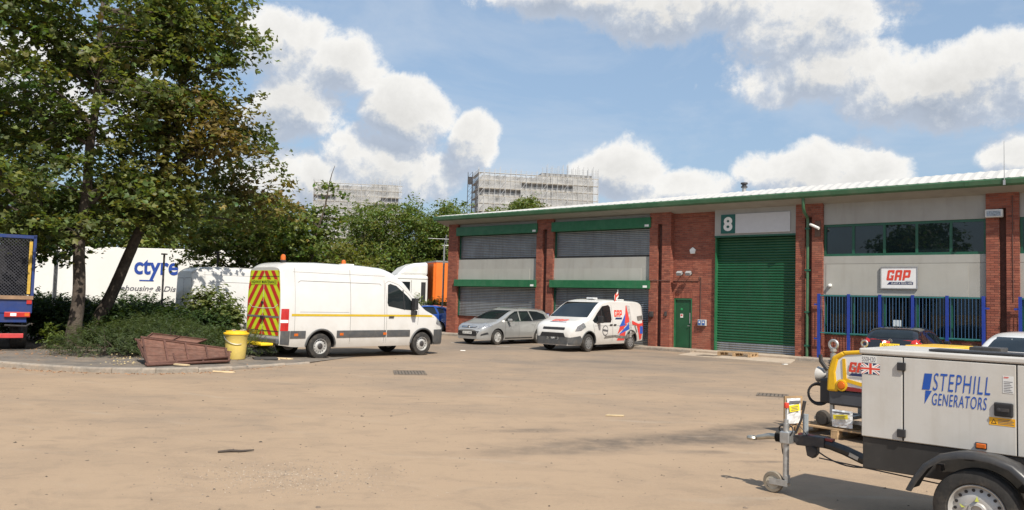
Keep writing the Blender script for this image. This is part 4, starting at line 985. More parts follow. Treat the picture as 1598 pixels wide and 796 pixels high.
    B.part('livery_tool', [(-.22, .95), (-.30, .95), (-.46, .70), (-.40, .66)], L, LGREY, e, .014)
    B.part('livery_block', [(-.66, .62), (-.90, .62), (-.90, .92), (-.66, .92)], L, LBLUE, e, .012)
    B.text('3', -.85, -.71, .68, .86, L, PLATE_W, e, bold=.02)
    B.text('', .62, 1.22, 1.30, 1.56, L, RED, e, logo=True)
    # letter bars run the other way on this side: keep the slant
    B.part('strapline_bar', [(1.18, 1.20), (.70, 1.20), (.66, 1.27), (1.12, 1.27)], L, NAVY, e, .006)
    vt = B.part('round_badge', [(1.88 + .20 * math.cos(a), .78 + .20 * math.sin(a)) for a in np.linspace(0, 2 * math.pi, 24, endpoint=False)], L, mat('badge_grey', (.10, .10, .105), .5), e, .006)
    B.part('badge_face', [(1.88 + .165 * math.cos(a), .78 + .165 * math.sin(a)) for a in np.linspace(0, 2 * math.pi, 24, endpoint=False)], L, WHITE, vt, .008)
    B.part('badge_band', [(1.70, .72), (2.06, .76), (2.06, .84), (1.70, .80)], L, mat('badge_grey', (.1, .1, .1)), vt, .010)
    B.part('windscreen', [(-.86, 1.27), (.86, 1.27), (.74, 1.84), (-.74, 1.84)], 'F', GLASS, e, .006)
    B.part('front_bumper', [(-.80, .27), (.80, .27), (.88, .52), (.5, .56), (-.5, .56), (-.88, .52)], 'F', CLADP, e, .012)
    B.part('grille', rrect(-.50, .50, .80, .89, .03), 'F', BLACKP, e, .010)
    B.part('grille', [(-.58, .54), (.58, .54), (.50, .69), (-.50, .69)], 'F', BLACKP, e, .014)
    # bonnet badge
    vs, fs = gap_logo(-.32, .36, 1.10, 1.17); mb = MB(); mb.add([B.proj(a, b, 'F', .008) for a, b in vs], fs); mb.build('bonnet_lettering', RED, e, fix=False)
    B.part('strapline_bar', [(-.36, 1.07), (.40, 1.07), (.40, 1.085), (-.30, 1.085)], 'F', NAVY, e, .007)
    plate(B, 'OV66 YBA', -.27, .27, .44, .53, 'F', PLATE_W, e)
    mb = MB()
    mb.box((1.55, .12, 1.995), (.30, .34, .06)); mb.build('light_bar', mat('bar_clear', (.60, .61, .62), .25), e, bevel=.02)
    mb = MB(); mb.box((-.55, .05, 1.96), (.25, .3, .05)); mb.build('roof_vent', PLATE_W, e, bevel=.02)
    return e
hv = hire_van()
fg = empty('car_flag', (0, 0, 0), label='little white and red flag clipped to the liveried van', cat='flag')
M4 = Matrix.Translation((4.08, 32.68, 0)) @ Matrix.Rotation(R(230), 4, 'Z'); fg.matrix_world = M4 @ Matrix.Translation((.78, .80, 1.78))
mb = MB(); mb.tube([(0, 0, 0), (.02, .03, .58)], .009, 6); mb.build('stick', PLATE_W, fg)
mb = MB(); vs = []; NX, NZ = 9, 7
for i in range(NX):
    for k in range(NZ):
        u = i / (NX - 1); w = k / (NZ - 1); vs.append((.02 - .02 * w + .27 * u, .028 + .025 * math.sin(7 * u + 2 * w), .56 - .27 * w - .30 * u * (0.9 + .3 * w)))
mb.add(vs, [(i * NZ + k, (i + 1) * NZ + k, (i + 1) * NZ + k + 1, i * NZ + k + 1) for i in range(NX - 1) for k in range(NZ - 1)])
for j, f in enumerate(mb.f):
    i, k = divmod(j, NZ - 1); mb.m[j] = 1 if (k in (2, 3) and i in range(0, 8)) or i in (3, 4) else 0
mb.build('cloth', [PLATE_W, RED], fg, smooth=True, fix=False)

# ---- cars
def car(name, label, loc, heading, paint, prof, wb, hw, belt, tbl, glass_side, rails=None, scale=1.0, wr=.315, style='alloy', extra=None, lights=None):
    e = empty(name, loc, R(heading), label=label, cat='car', scale=scale)
    x0, x1 = prof[0][0], prof[-1][0]
    zb = [(x0, .34), (x0 + .5, .22), (0, .20), (wb, .19), (x1 - .3, .20), (x1, .24)]
    wd = [(x0, hw * .80), (x0 + .10, hw * .90), (x0 + .5, hw * .98), (wb * .5, hw), (wb, hw * .985), (x1 - .45, hw * .93), (x1 - .15, hw * .78), (x1, hw * .58)]
    B = Body(prof, zb, wd, tbl, [(x0, .14), (x0 + .8, .15), (wb * .5, .15), (wb - .2, .14), (wb + .3, .20), (x1, .22)], 100, .55, .09)
    B.finish(e, paint, [(0, wr, wr + .055, hw), (wb, wr, wr + .055, hw)], depth=.38)
    for x in (0, wb):
        for sg in (-1, 1): wheel(e, x, sg * (hw - .13), wr, .21, style, sg)
    for ax in 'LR':
        sg = 1 if ax == 'L' else -1
        for poly in glass_side: B.part('side_window', poly, ax, GLASS, e, .006, .07)
        mb = MB(); mb.box((wb - .62, sg * (hw + .08), belt + .06), (.13, .19, .13)); mb.build('wing_mirror', paint, e, bevel=.04)
        B.line([(wb - .42, .3), (wb - .46, belt - .04)], ax, GAPLINE, e, .009); B.line([(wb - 1.32, .28), (wb - 1.30, belt)], ax, GAPLINE, e, .009)
        B.line([(.42, .52), (.34, .75), (.10, belt)], ax, GAPLINE, e, .009); B.line([(.45, .27), (wb - .45, .27)], ax, BLACKP, e, .05, 'sill')
        for x in (wb - 1.15, .42): B.part('door_handle', rrect(x - .09, x + .09, belt - .14, belt - .10, .015, 2), ax, paint, e, .025)
    return e, B
SILVER = mat('silver_paint', (.40, .40, .39), .28, .5, .04, 3, coat=.7)
estate = [(-.98, .62), (-.93, 1.04), (-.82, 1.28), (-.60, 1.44), (-.1, 1.50), (.7, 1.525), (1.35, 1.50), (1.75, 1.39), (2.2, 1.19), (2.62, 1.02), (2.85, .97), (3.25, .88), (3.50, .76), (3.60, .58)]
ctb = [(.15, .93), (.3, .98), (.55, 1), (.8, .985), (.95, .95), (1.2, .84), (1.4, .75), (1.5, .72)]
ea, EB = car('estate_car', 'silver estate car parked before the left shutter', (.62, 35.33, 0), 228.5, SILVER, estate, 2.685, .905, .96, ctb,
             [[(2.2, .99), (2.2, 1.03), (1.85, 1.23), (1.50, 1.38), (1.30, 1.40), (1.30, .98)], [(1.22, .98), (1.22, 1.40), (.62, 1.41), (.46, .99)], [(.38, 1.0), (.54, 1.41), (.0, 1.39), (-.46, 1.27), (-.56, 1.08)]], scale=.985)
EB.part('windscreen', [(-.68, 1.05), (.68, 1.05), (.57, 1.42), (-.57, 1.42)], 'F', GLASS, ea, .006)
EB.part('grille', [(-.40, .68), (.40, .68), (.44, .75), (-.44, .75)], 'F', BLACKP, ea, .008); EB.line([(-.42, .715), (.42, .715)], 'F', CHROME, ea, .03, 'chrome_bar', .016)
mb = MB(); EBc = EB.proj(0, .715, 'F', .02); mb.lathe([(.001, .02), (.055, .02), (.055, 0), (.001, 0)], 16, 'x', EBc); mb.build('round_emblem', CHROME, ea, smooth=True)
EB.part('lower_grille', [(-.50, .36), (.50, .36), (.60, .56), (-.60, .56)], 'F', BLACKP, ea, .008)
plate(EB, 'KF12 LHE', -.26, .26, .44, .54, 'F', PLATE_W, ea)
for sg in (-1, 1):
    EB.part('headlight', [(sg * .50, .66), (sg * .80, .72), (sg * .84, .82), (sg * .72, .83), (sg * .52, .74)], 'F', CLEARL, ea, .008)
    EB.part('fog_light', [(sg * .64, .36), (sg * .82, .44), (sg * .80, .52), (sg * .66, .44)], 'F', BLACKP, ea, .008)
    ax = 'L' if sg > 0 else 'R'
    EB.part('headlight', [(2.98, .80), (3.28, .70), (3.45, .70), (3.38, .82), (3.1, .90)], ax, CLEARL, ea, .009); EB.part('tail_light', [(-.93, .80), (-.74, .82), (-.70, 1.0), (-.86, 1.08)], ax, REDL, ea, .008)
    mb = MB(); pts = [EB.proj(x, sg * .60, 'T', .045) for x in np.linspace(-.6, 1.3, 10)]; pts[0].z -= .05; pts[-1].z -= .05; mb.tube(pts, .016, 6); mb.build('roof_rail', CHROME, ea, smooth=True)
    EB.line([(2.05, .965), (.2, .985), (-.52, 1.05)], ax, CHROME, ea, .02, 'window_trim', .01)
BLACKC = mat('black_paint', (.010, .010, .012), .16, 0, .1, 3, coat=.9)
hatch = [(-.72, .55), (-.70, .85), (-.62, 1.02), (-.38, 1.28), (-.10, 1.42), (.5, 1.475), (1.1, 1.46), (1.55, 1.36), (2.25, 1.0), (2.6, .92), (3.05, .80), (3.25, .66), (3.34, .52)]
bl, BB = car('hatchback_car', 'black hatchback with yellow rear plate facing the office windows', (11.0, 22.9, 0), 49, BLACKC, hatch, 2.55, .88, .93, ctb,
             [[(2.05, .97), (1.55, 1.26), (1.2, 1.35), (1.15, .96)], [(1.07, .96), (1.10, 1.36), (.55, 1.38), (.25, .98)], [(.17, 1.0), (.42, 1.36), (.0, 1.28), (-.2, 1.06)]], scale=.94)
BB.part('rear_screen', [(-.60, 1.14), (.60, 1.14), (.52, 1.37), (-.52, 1.37)], 'B', GLASS, bl, .006)
plate(BB, 'AS02 GAP', -.27, .27, .86, .97, 'B', PLATE_Y, bl)
for sg in (-1, 1):
    BB.part('tail_light', [(sg * .56, 1.0), (sg * .78, .96), (sg * .80, 1.08), (sg * .70, 1.12), (sg * .60, 1.08)], 'B', REDL, bl, .010)
    BB.part('tail_light', [(-.68, .97), (-.46, 1.0), (-.46, 1.08), (-.62, 1.10)], 'L' if sg > 0 else 'R', REDL, bl, .010)
c_ = BB.proj(0, 1.05, 'B', .01); mb = MB(); mb.lathe([(.06, -.01), (.06, .012), (.045, .012), (.045, -.01)], 18, 'x', c_, closed=True); mb.bb(c_.x - .012, c_.x, -.035, .035, c_.z - .008, c_.z + .008); mb.build('oval_emblem', CHROME, bl, smooth=True)
mb = MB(); mb.tube([(.05, 0, 1.45), (-.02, 0, 1.52)], .012, 5); mb.build('roof_aerial', BLACKP, bl)
BLUEC = mat('blue_paint', (.012, .055, .28), .22, .1, .06, 3, coat=.9)
small = [(-.62, .55), (-.58, .95), (-.45, 1.22), (-.2, 1.40), (.4, 1.46), (1.0, 1.44), (1.4, 1.34), (2.0, 1.0), (2.35, .92), (2.8, .78), (2.98, .55)]
bc, CB = car('small_car', 'blue small car in front of the hedge at the building corner', (-3.55, 42.9, 0), 166, BLUEC, small, 2.40, .82, .93, ctb,
             [[(1.88, .97), (1.4, 1.26), (1.05, 1.34), (1.0, .96)], [(.92, .96), (.95, 1.35), (.35, 1.36), (.1, 1.0)], [(.0, 1.02), (.22, 1.34), (-.15, 1.28), (-.25, 1.08)]], style='alloy', wr=.30)
for ax in 'LR': CB.part('tail_light', [(-.60, .85), (-.45, .88), (-.32, 1.14), (-.42, 1.18)], ax, REDL, bc, .010)
CB.part('windscreen', [(-.6, 1.04), (.6, 1.04), (.52, 1.36), (-.52, 1.36)], 'F', GLASS, bc); CB.part('rear_screen', [(-.55, 1.04), (.55, 1.04), (.48, 1.34), (-.48, 1.34)], 'B', GLASS, bc)
wc, WB_ = car('white_car', 'white car half hidden behind the generator at the right edge', (11.45, 17.2, 0), 226, WHITE, hatch, 2.55, .90, .93, ctb,
             [[(2.05, .97), (1.55, 1.26), (1.2, 1.35), (1.15, .96)], [(1.07, .96), (1.10, 1.36), (.55, 1.38), (.25, .98)]])
WB_.part('windscreen', [(-.68, 1.03), (.68, 1.03), (.56, 1.36), (-.56, 1.36)], 'F', GLASS, wc)
for o in wc.children:
    if o.name.startswith('wing_mirror'): o.data.materials[0] = BLACKP

# ---- lorry with orange curtain-sided trailer, behind the building corner
LW = mat('cab_white', (.72, .72, .70), .35, 0, .04, 3, coat=.3, dirt=(.4, .36, .3), damt=.15)
ORG = mat('orange_curtain', (.72, .17, .02), .55, 0, .10, 1.5, bump=.2, bscale=4)
lo = empty('articulated_lorry', (-7.3, 48.2, 0), R(201), label='white lorry cab with orange curtain-sided trailer behind the building corner', cat='lorry')
mb = MB(); mb.prism([(0, .45), (0, 3.0), (-.10, 3.15), (-2.05, 3.15), (-2.05, .9), (-.9, .9), (-.9, .45)], 'xz', -1.22, 1.22); cab = mb.build('cab', LW, lo, bevel=.12)
mb = MB(); mb.prism([(-.15, 3.13), (-.65, 3.62), (-1.2, 3.86), (-2.05, 3.95), (-2.05, 3.13)], 'xz', -1.12, 1.12); mb.build('roof_deflector', LW, cab, bevel=.15)
mb = MB(); mb.bb(.0, .02, -1.05, 1.05, 1.75, 2.85); mb.build('windscreen', GLASS, cab)
for sg in (-1, 1):
    y = sg * 1.222; mb = MB(); mb.prism([(-.18, 1.85), (-.22, 2.75), (-.95, 2.75), (-.95, 1.75)], 'xz', y, y + sg * .008); mb.build('side_window', GLASS, cab)
    mb = MB(); mb.box((-.02, sg * 1.48, 2.25), (.16, .26, .85)); mb.tube([(-.1, sg * 1.2, 2.6), (-.02, sg * 1.45, 2.6)], .03, 6); mb.build('wing_mirror', BLACKP, cab, bevel=.05)
    mb = MB(); mb.prism([(-1.62, 1.55), (-1.62, 2.75), (-1.9, 2.75), (-1.9, 1.6)], 'xz', y, y + sg * .008); mb.build('side_panel', BLACKP, cab)
    mb = MB(); mb.bb(-1.25, -1.05, y, y + sg * .012, 1.62, 1.82); mb.build('maker_badge', REDL, cab)
    mb = MB(); mb.bb(-1.04, -1.02, y, y + sg * .006, .9, 2.85); mb.bb(-2.04, -.05, y, y + sg * .006, 2.92, 2.94); mb.build('seam', GAPLINE, cab)
    for x in (-1.1, -3.7): wheel(lo, x, sg * 1.05, .50, .30, 'steel', sg)
    for x in (-9.0,): wheel(lo, x, sg * 1.05, .50, .30, 'steel', sg)
mb = MB(); mb.bb(-11.0, -2.0, -.45, .45, .6, 1.0); mb.build('chassis', DARKM, lo)
mb = MB(); mb.bb(-11.5, -2.5, -1.25, 1.25, 1.15, 3.98); tr = mb.build('curtain_box', ORG, lo)
mb = MB(); mb.bb(-11.52, -2.48, -1.27, 1.27, 3.981, 4.08); mb.build('top_rail', GALV, tr)
mb = MB(); mb.bb(-11.52, -2.48, -1.27, 1.27, 1.02, 1.149); mb.build('bottom_rail', GALV, tr)
for sg in (-1, 1):
    for k in range(8):
        x = -3.3 - k * 1.05; mb = MB(); mb.bb(x - .03, x + .03, sg * 1.25, sg * 1.275, 1.15, 3.98); mb.build('strap', mat('strap_orange', (.5, .12, .02), .6), tr)
    for k in range(4):
        z = 1.62 + k * .58; mb = MB(); mb.lathe([(.22, 0), (.22, sg * .012), (.15, sg * .012), (.15, 0)], 20, 'y', (-4.0, sg * 1.252, z), closed=True); mb.build('ring_mark', PLATE_W, tr)
mb = MB(); mb.bb(-2.50, -2.35, -1.20, 1.20, 1.2, 3.9); mb.build('headboard', mat('orange_panel', (.65, .14, .015), .45), tr)

# ---- white box trailer behind the trees, with lettering
bt = empty('box_trailer', (-18.3, 42.6, 0), R(-1.5), label='long white box trailer with blue lettering behind the trees', cat='trailer')
mb = MB(); mb.bb(-6.8, 6.8, -1.25, 1.25, 1.12, 4.0); bx = mb.build('box_body', mat('trailer_white', (.74, .73, .70), .45, 0, .04, 1), bt, bevel=.02)
mb = MB(); mb.bb(-6.8, 6.8, -1.262, 1.262, 1.02, 1.118); mb.build('bottom_rail', GALV, bt)
mb = MB(); mb.bb(-6.7, 6.7, -.5, .5, .75, 1.0); mb.build('chassis', DARKM, bt)
for x in (3.0, 4.3, 5.6):
    for sg in (-1, 1): wheel(bt, x, sg * 1.05, .50, .35, 'steel', sg)
mb = MB(); mb.bb(-5.2, -5.0, -.9, -.75, 0, 1.0); mb.bb(-5.2, -5.0, .75, .9, 0, 1.0); mb.build('landing_leg', DARKM, bt)
LBL = mat('letter_blue', (.02, .06, .30), .5); LGY = mat('letter_grey', (.12, .12, .14), .5)
def side_text(tx, x0, x1, z0, z1, m, nm, **kw):
    vt, ft = fit_text(tx, x0, x1, z0, z1, **kw); mb = MB(); flat(mb, vt, ft, (0, -1.266, 0), (1, 0, 0), (0, 0, 1)); mb.build(nm, m, bx, fix=False)
side_text('ctyre', -1.15, 1.15, 2.36, 3.42, LBL, 'lettering', bold=.025)
side_text('arehousing & Distribution', -2.2, 2.75, 1.70, 2.06, LGY, 'strapline', shear=.25, bold=.012)
mb = MB(); mb.bb(-.85, -.1, -1.268, -1.262, 2.30, 2.36); mb.build('underline', LBL, bx)

# ---- blue flatbed truck with mesh cage at the left edge, seen from the rear
TB = mat('truck_blue', (.012, .036, .16), .4, 0, .15, 3, dirt=(.07, .06, .06), dscale=2.5, damt=.5)
TR = mat('truck_red', (.50, .05, .05), .5, 0, .15, 6)
tk = empty('cage_truck', (-13.98, 21.3, .10), R(123), label='blue tipper truck with mesh cage cut off at the left edge', cat='truck')
mb = MB(); mb.bb(0, 5, -1.12, 1.12, 1.02, 1.42); mb.build('bed', TB, tk, bevel=.02)
mb = MB(); mb.bb(.02, 5, -1.0, 1.0, .78, 1.018); mb.build('chassis', TB, tk)
mb = MB(); mb.bb(-.05, .06, -1.13, 1.13, 1.40, 1.50); mb.build('tail_ledge', mat('rusty_ledge', (.24, .15, .09), .8, var=.3), tk)
cg = MB()
for y in (-1.10, 1.10): cg.bb(0, .07, y - .035, y + .035, 1.5, 3.16); cg.bb(4.9, 4.97, y - .035, y + .035, 1.5, 3.16); cg.bb(0, 4.97, y - .03, y + .03, 3.07, 3.14)
cg.bb(0, .06, -1.10, 1.10, 3.06, 3.15); cgo = cg.build('cage_frame', TB, tk)
mb = MB(); mb.bb(-.02, .0, -1.045, -.97, 1.55, 2.98); mb.build('yellow_strap', mat('strap_yellow', (.42, .27, .04), .7, var=.35), tk)
MESHM = mat('mesh_steel', (.035, .036, .045), .6, .2, .3, 8)
def mesh_panel(x, y0, y1, z0, z1, along_x=False, x1=0):
    mb = MB(); L = (x1 - x) if along_x else (y1 - y0); n = int(L / .085)
    for i in range(-int((z1 - z0) / .085), n):
        for d_ in (1, -1):
            a = i * .085; b = a + (z1 - z0); s0, s1 = max(0, a), min(L, b)
            if s1 <= s0: continue
            za, zb_ = z0 + (s0 - a), z0 + (s1 - a)
            if d_ < 0: za, zb_ = z0 + z1 - za, z0 + z1 - zb_
            f = (lambda s, z: (x + s, y0, z)) if along_x else (lambda s, z: (x, y0 + s, z))
            mb.tube([f(s0, za), f(s1, zb_)], .010, 4, caps=False)
    return mb
o = mesh_panel(.03, -1.06, 1.06, 1.5, 3.07).build('mesh_panel', MESHM, cgo); o['kind'] = 'stuff'
o = mesh_panel(.07, -1.10, 0, 1.5, 3.07, True, 4.9).build('mesh_panel', MESHM, cgo); o['kind'] = 'stuff'
mb = MB(); mb.bb(1.2, 4.9, -.95, .95, 1.43, 2.9); mb.build('load', mat('dark_load', (.014, .014, .016), .9, var=.5, vscale=2), tk)
for sg in (-1, 1):
    mb = MB(); mb.bb(-.05, 0, sg * .48, sg * 1.08, .92, 1.06); tl = mb.build('tail_light', REDL, tk, bevel=.015)
    mb = MB(); mb.bb(-.056, -.05, sg * .62, sg * .76, .95, 1.03); mb.build('white_lens', PLATE_W, tl); mb = MB(); mb.bb(-.056, -.05, sg * .95, sg * 1.06, .95, 1.03); mb.build('amber_lens', AMBER, tl)
    mb = MB(); mb.bb(-.03, 0, sg * .98, sg * 1.10, 1.28, 1.40); mb.build('marker_lamp', REDL, tk)
    wheel(tk, 1.15, sg * .86, .40, .40, 'steel', sg); wheel(tk, 4.3, sg * .86, .40, .26, 'steel', sg)
    mb = MB(); pts = [(1.15 + .52 * math.cos(a), .40 + .52 * math.sin(a)) for a in np.linspace(R(10), R(170), 12)]; mb.tube([(p[0], sg * .9, p[1]) for p in pts], .05, 6); mb.build('mudguard', BLACKP, tk)
mb = MB(); mb.bb(-.06, .04, -.95, .95, .36, .48); mb.build('rear_bumper', TR, tk, bevel=.01)
mb = MB(); mb.bb(-.02, .06, -.35, -.20, .40, 1.15); mb.build('red_stay', TR, tk, bevel=.01); mb = MB(); mb.bb(-.02, .06, .20, .35, .40, 1.15); mb.build('red_stay', TR, tk, bevel=.01)
mb = MB(); mb.tube([(-.04, -.5, .70), (-.05, -1.0, .68), (-.02, -1.1, .75)], .025, 6); mb.build('cable_loop', BLACKP, tk)
# ------------------------------------------------------------------ trailer generator in the foreground
GEN = mat('generator_white', (.52, .505, .475), .38, 0, .03, 2, coat=.15, dirt=(.36, .32, .26), dscale=2.6, damt=.32, bump=.05, bscale=18)
streaks(GEN, (.34, .30, .25), .2, 9.0, .5)
GENB = mat('generator_black', (.028, .027, .026), .5, 0, .2, 4, dirt=(.14, .12, .10), dscale=3, damt=.35)
SBLUE = mat('logo_blue', (.012, .075, .36), .4)
gn = empty('trailer_generator', (4.17, 6.81, 0), R(135.4), label='white and black towed generator with blue lettering and jockey wheel', cat='generator')
Y = .5
mb = MB(); mb.bb(-1.15, .978, -Y, Y, .735, 1.452); can = mb.build('canopy', GEN, gn, bevel=.012)
mb = MB(); mb.bb(-1.17, .995, -Y - .015, Y + .015, 1.456, 1.508); mb.build('lid', GEN, gn, bevel=.014)
mb = MB(); mb.bb(-1.14, .97, -Y + .01, Y - .012, .46, .732); mb.build('base_frame', GENB, gn, bevel=.008)
def gflat(nm, x0, x1, z0, z1, m, y=Y, d=.004, par=None, bv=0):
    mb = MB(); mb.bb(x0, x1, y, y + d, z0, z1); return mb.build(nm, m, par or gn, bevel=bv)
for x0, x1 in ((.970, .630), (.618, -.212), (-.222, -1.14)):
    gflat('door', min(x0, x1), max(x0, x1), .742, 1.445, GEN, Y, .010, bv=.004)
for x in (.624, -.217): gflat('door_gap', x - .006, x + .006, .742, 1.446, INK, Y, .003)
gflat('lid_gap', -1.15, .975, 1.447, 1.455, INK, Y, .004)
for z in (1.371, .806):
    gflat('hinge', .600, .668, z - .034, z + .034, BLACKP, Y + .010, .022, bv=.005)
# lightning flash and name
def gtext(tx, xl, xr, z0, z1, m, nm, shear=.0, **kw):   # xl is the left end as one looks at it (larger x)
    vt, ft = fit_text(tx, 0, xl - xr, z0, z1, shear=shear, **kw); mb = MB(); mb.add([(xl - a, Y + .0125, b) for a, b in vt], ft); return mb.build(nm, m, gn, fix=False)
gtext('STEPHILL', .388, -.035, 1.192, 1.338, SBLUE, 'lettering', .22, bold=-.004, spacing=1.15)
gtext('GENERATORS', .394, -.012, 1.072, 1.172, SBLUE, 'lettering', .22, bold=0.0, spacing=1.12)
mb = MB(); mb.add([(x, Y + .0125, z) for x, z in ((.452, 1.328), (.392, 1.330), (.412, 1.195), (.472, 1.193))], [(0, 1, 2, 3)]); mb.add([(x, Y + .0125, z) for x, z in ((.445, 1.186), (.395, 1.188), (.452, 1.075))], [(0, 1, 2)]); mb.build('flash_logo', SBLUE, gn, fix=False)
o = gflat('fleet_number_plate', .845, .973, 1.385, 1.440, mat('label_white', (.62, .62, .60), .5), Y + .0102, .002)
gtext('SS0H20', .968, .852, 1.392, 1.434, LGY, 'fleet_number', 0, bold=.004)
fl = gflat('flag_sticker', .815, .972, 1.285, 1.378, NAVY, Y + .0102, .002)
def fpoly(pts, m, y, nm):
    mb = MB(); mb.add([(.972 - a * .157, y, 1.285 + b * .093) for a, b in pts], [tuple(range(len(pts)))]); mb.build(nm, m, fl, fix=False)
for pts in ([(0, 0), (.12, 0), (1, .82), (1, 1), (.88, 1), (0, .18)], [(1, 0), (1, .18), (.12, 1), (0, 1), (0, .82), (.88, 0)]): fpoly(pts, PLATE_W, Y + .0126, 'white_diagonal')
for pts in ([(0, 0), (.06, 0), (.42, .4), (.36, .4)], [(.64, .6), (.7, .6), (1, .94), (1, 1)], [(0, 1), (.3, .6), (.36, .6), (.06, 1)], [(.64, .4), (.94, 0), (1, 0), (.7, .4)]): fpoly(pts, RED, Y + .0129, 'red_diagonal')
fpoly([(.38, 0), (.62, 0), (.62, 1), (.38, 1)], PLATE_W, Y + .0132, 'white_cross'); fpoly([(0, .34), (1, .34), (1, .66), (0, .66)], PLATE_W, Y + .0135, 'white_cross')
fpoly([(.43, 0), (.57, 0), (.57, 1), (.43, 1)], RED, Y + .0138, 'red_cross'); fpoly([(0, .41), (1, .41), (1, .59), (0, .59)], RED, Y + .0141, 'red_cross')
lt = gflat('latch', -.196, -.062, 1.036, 1.146, BLACKP, Y + .010, .02, bv=.012)
gflat('latch_recess', -.180, -.078, 1.056, 1.128, INK, Y + .0305, .002, lt)
mb = MB(); mb.lathe([(.001, Y + .046), (.014, Y + .044), (.016, Y + .03)], 12, 'y', (-.098, 0, 1.09)); mb.bb(-.17, -.11, Y + .03, Y + .042, 1.078, 1.104); mb.build('latch_handle', DARKM, lt)
wn = gflat('warning_label', -.206, -.026, .965, 1.025, mat('label_orange', (.72, .36, .01), .5), Y + .0102, .002)
mb = MB(); mb.add([(x, Y + .013, z) for x, z in ((-.038, .975), (-.078, .975), (-.058, 1.014))], [(0, 1, 2)]); mb.build('triangle', INK, wn, fix=False)
mb = MB(); mb.add([(x, Y + .0135, z) for x, z in ((-.046, .980), (-.070, .980), (-.058, 1.004))], [(0, 1, 2)]); mb.build('triangle_fill', MATS['label_orange'], wn, fix=False)
for k in range(4): gflat('text_line', -.198 + .01 * (k % 2), -.088, .976 + k * .011, .980 + k * .011, LGY, Y + .0124, .001, wn)
dc = gflat('document_label', -.196, -.122, 1.222, 1.356, mat('label_paper', (.60, .60, .59), .6), Y + .0102, .002)
vs, fs = gap_logo(0, .036, 1.338, 1.350); mb = MB(); mb.add([(-.128 - a, Y + .013, b) for a, b in vs], fs); mb.build('red_heading', RED, dc, fix=False)
for k in range(7): gflat('text_line', -.19 + .008 * (k % 3), -.13, 1.232 + k * .013, 1.2355 + k * .013, LGY, Y + .0124, .001, dc)
am = gflat('side_marker', -.004, .066, .768, .806, AMBER, Y + .010, .022, bv=.006); gflat('marker_base', -.010, .072, .762, .812, DARKM, Y + .0100, .006, am)
mb = MB(); mb.bb(-.25, .45, .15, .42, 1.512, 1.530); mb.build('top_hatch', BLACKP, gn, bevel=.006)
mb = MB(); mb.bb(.05, .30, -.42, -.18, 1.509, 1.545); mb.build('exhaust_flap', GENB, gn, bevel=.006)
# axle, wheels with five-stud steel rims, curved mudguards
for sg in (-1, 1):
    e = empty('wheel', (0, sg * .70, .318), 0, gn); r = .318; h = .09; rr = .205
    mb = MB(); mb.lathe([(rr, -h * .85), (rr + .012, -h), (r * .86, -h * 1.05), (r * .965, -h * .9), (r, -h * .6), (r, -h * .2), (r - .01, -h * .18), (r - .01, h * .18), (r, h * .2), (r, h * .6), (r * .965, h * .9), (r * .86, h * 1.05), (rr + .012, h), (rr, h * .85)], 56, 'y', closed=True); mb.build('tyre', RUBBER, e, smooth=True, angle=30)
    s = sg; ri = MB(); ri.lathe([(rr, -s * h * .8), (rr, s * h * .84), (rr * .97, s * h * .93), (rr * .93, s * h * .86), (rr * .90, s * h * .55), (rr * .86, s * h * .40), (rr * .70, s * h * .50), (rr * .60, s * h * .66), (rr * .34, s * h * .62), (rr * .30, s * h * .78), (rr * .22, s * h * .82), (rr * .20, s * h * .5), (.001, s * h * .5)], 56, 'y')
    rim = ri.build('rim', STEEL, e, smooth=True, angle=40)
    for k in range(18):
        a = 2 * math.pi * k / 18; q = MB(); q.lathe([(.001, 0), (.0125, 0), (.0125, s * .004), (.001, s * .004)], 10, 'y', (rr * .77 * math.cos(a), s * h * .475, rr * .77 * math.sin(a))); q.build('vent_hole', INK, rim)
    for k in range(5):
        a = 2 * math.pi * (k + .3) / 5; q = MB(); q.lathe([(.013, s * h * .6), (.013, s * h * .95), (.001, s * h * .97)], 6, 'y', (rr * .46 * math.cos(a), 0, rr * .46 * math.sin(a)))
        q.add([(rr * .46 * math.cos(a) + dx, s * h * .99, rr * .46 * math.sin(a) + dz) for dx, dz in ((-.016, -.012), (.014, -.016), (.03 * math.cos(a), .03 * math.sin(a)))], [(0, 1, 2)], 1)
        q.build('wheel_nut', [GALV, mat('nut_marker', (.55, .60, .12), .5)], rim)
    # mudguard: bent sheet with rolled edge
    pts = [(.49, .40), (.44, .50), (.36, .62), (.25, .705), (.12, .745), (0, .755), (-.12, .745), (-.25, .705), (-.34, .63), (-.42, .52), (-.45, .40)]
    y0, y1 = sg * .56, sg * .83; mg = MB(); vs = []
    prof = [(0.0, -.006), (0.0, .0), (.7, .018), (.93, .015), (1.0, -.005), (1.0, -.035), (.985, -.035), (.97, -.012), (.7, .0), (.0, -.012)]
    n_ = len(pts); pc = len(prof)
    for i, (x, z) in enumerate(pts):
        nx, nz = x, z - .36; L = math.hypot(nx, nz); nx, nz = nx / L, nz / L
        for u, d_ in prof: vs.append((x + nx * d_, y0 + (y1 - y0) * u, z + nz * d_))
    mg.add(vs, [(i * pc + k, i * pc + (k + 1) % pc, (i + 1) * pc + (k + 1) % pc, (i + 1) * pc + k) for i in range(n_ - 1) for k in range(pc)]); mg.build('mudguard', mat('mudguard_plastic', (.03, .03, .032), .38, 0, .2, 6, dirt=(.16, .14, .11), dscale=5, damt=.3), gn, smooth=True, angle=60)
    mb = MB(); mb.bb(.30, .34, sg * .5, sg * .6, .55, .60); mb.bb(-.34, -.30, sg * .5, sg * .6, .55, .60); mb.build('mudguard_bracket', DARKM, gn)
mb = MB(); mb.tube([(0, -.62, .318), (0, .62, .318)], .04, 10); mb.build('axle', DARKM, gn)
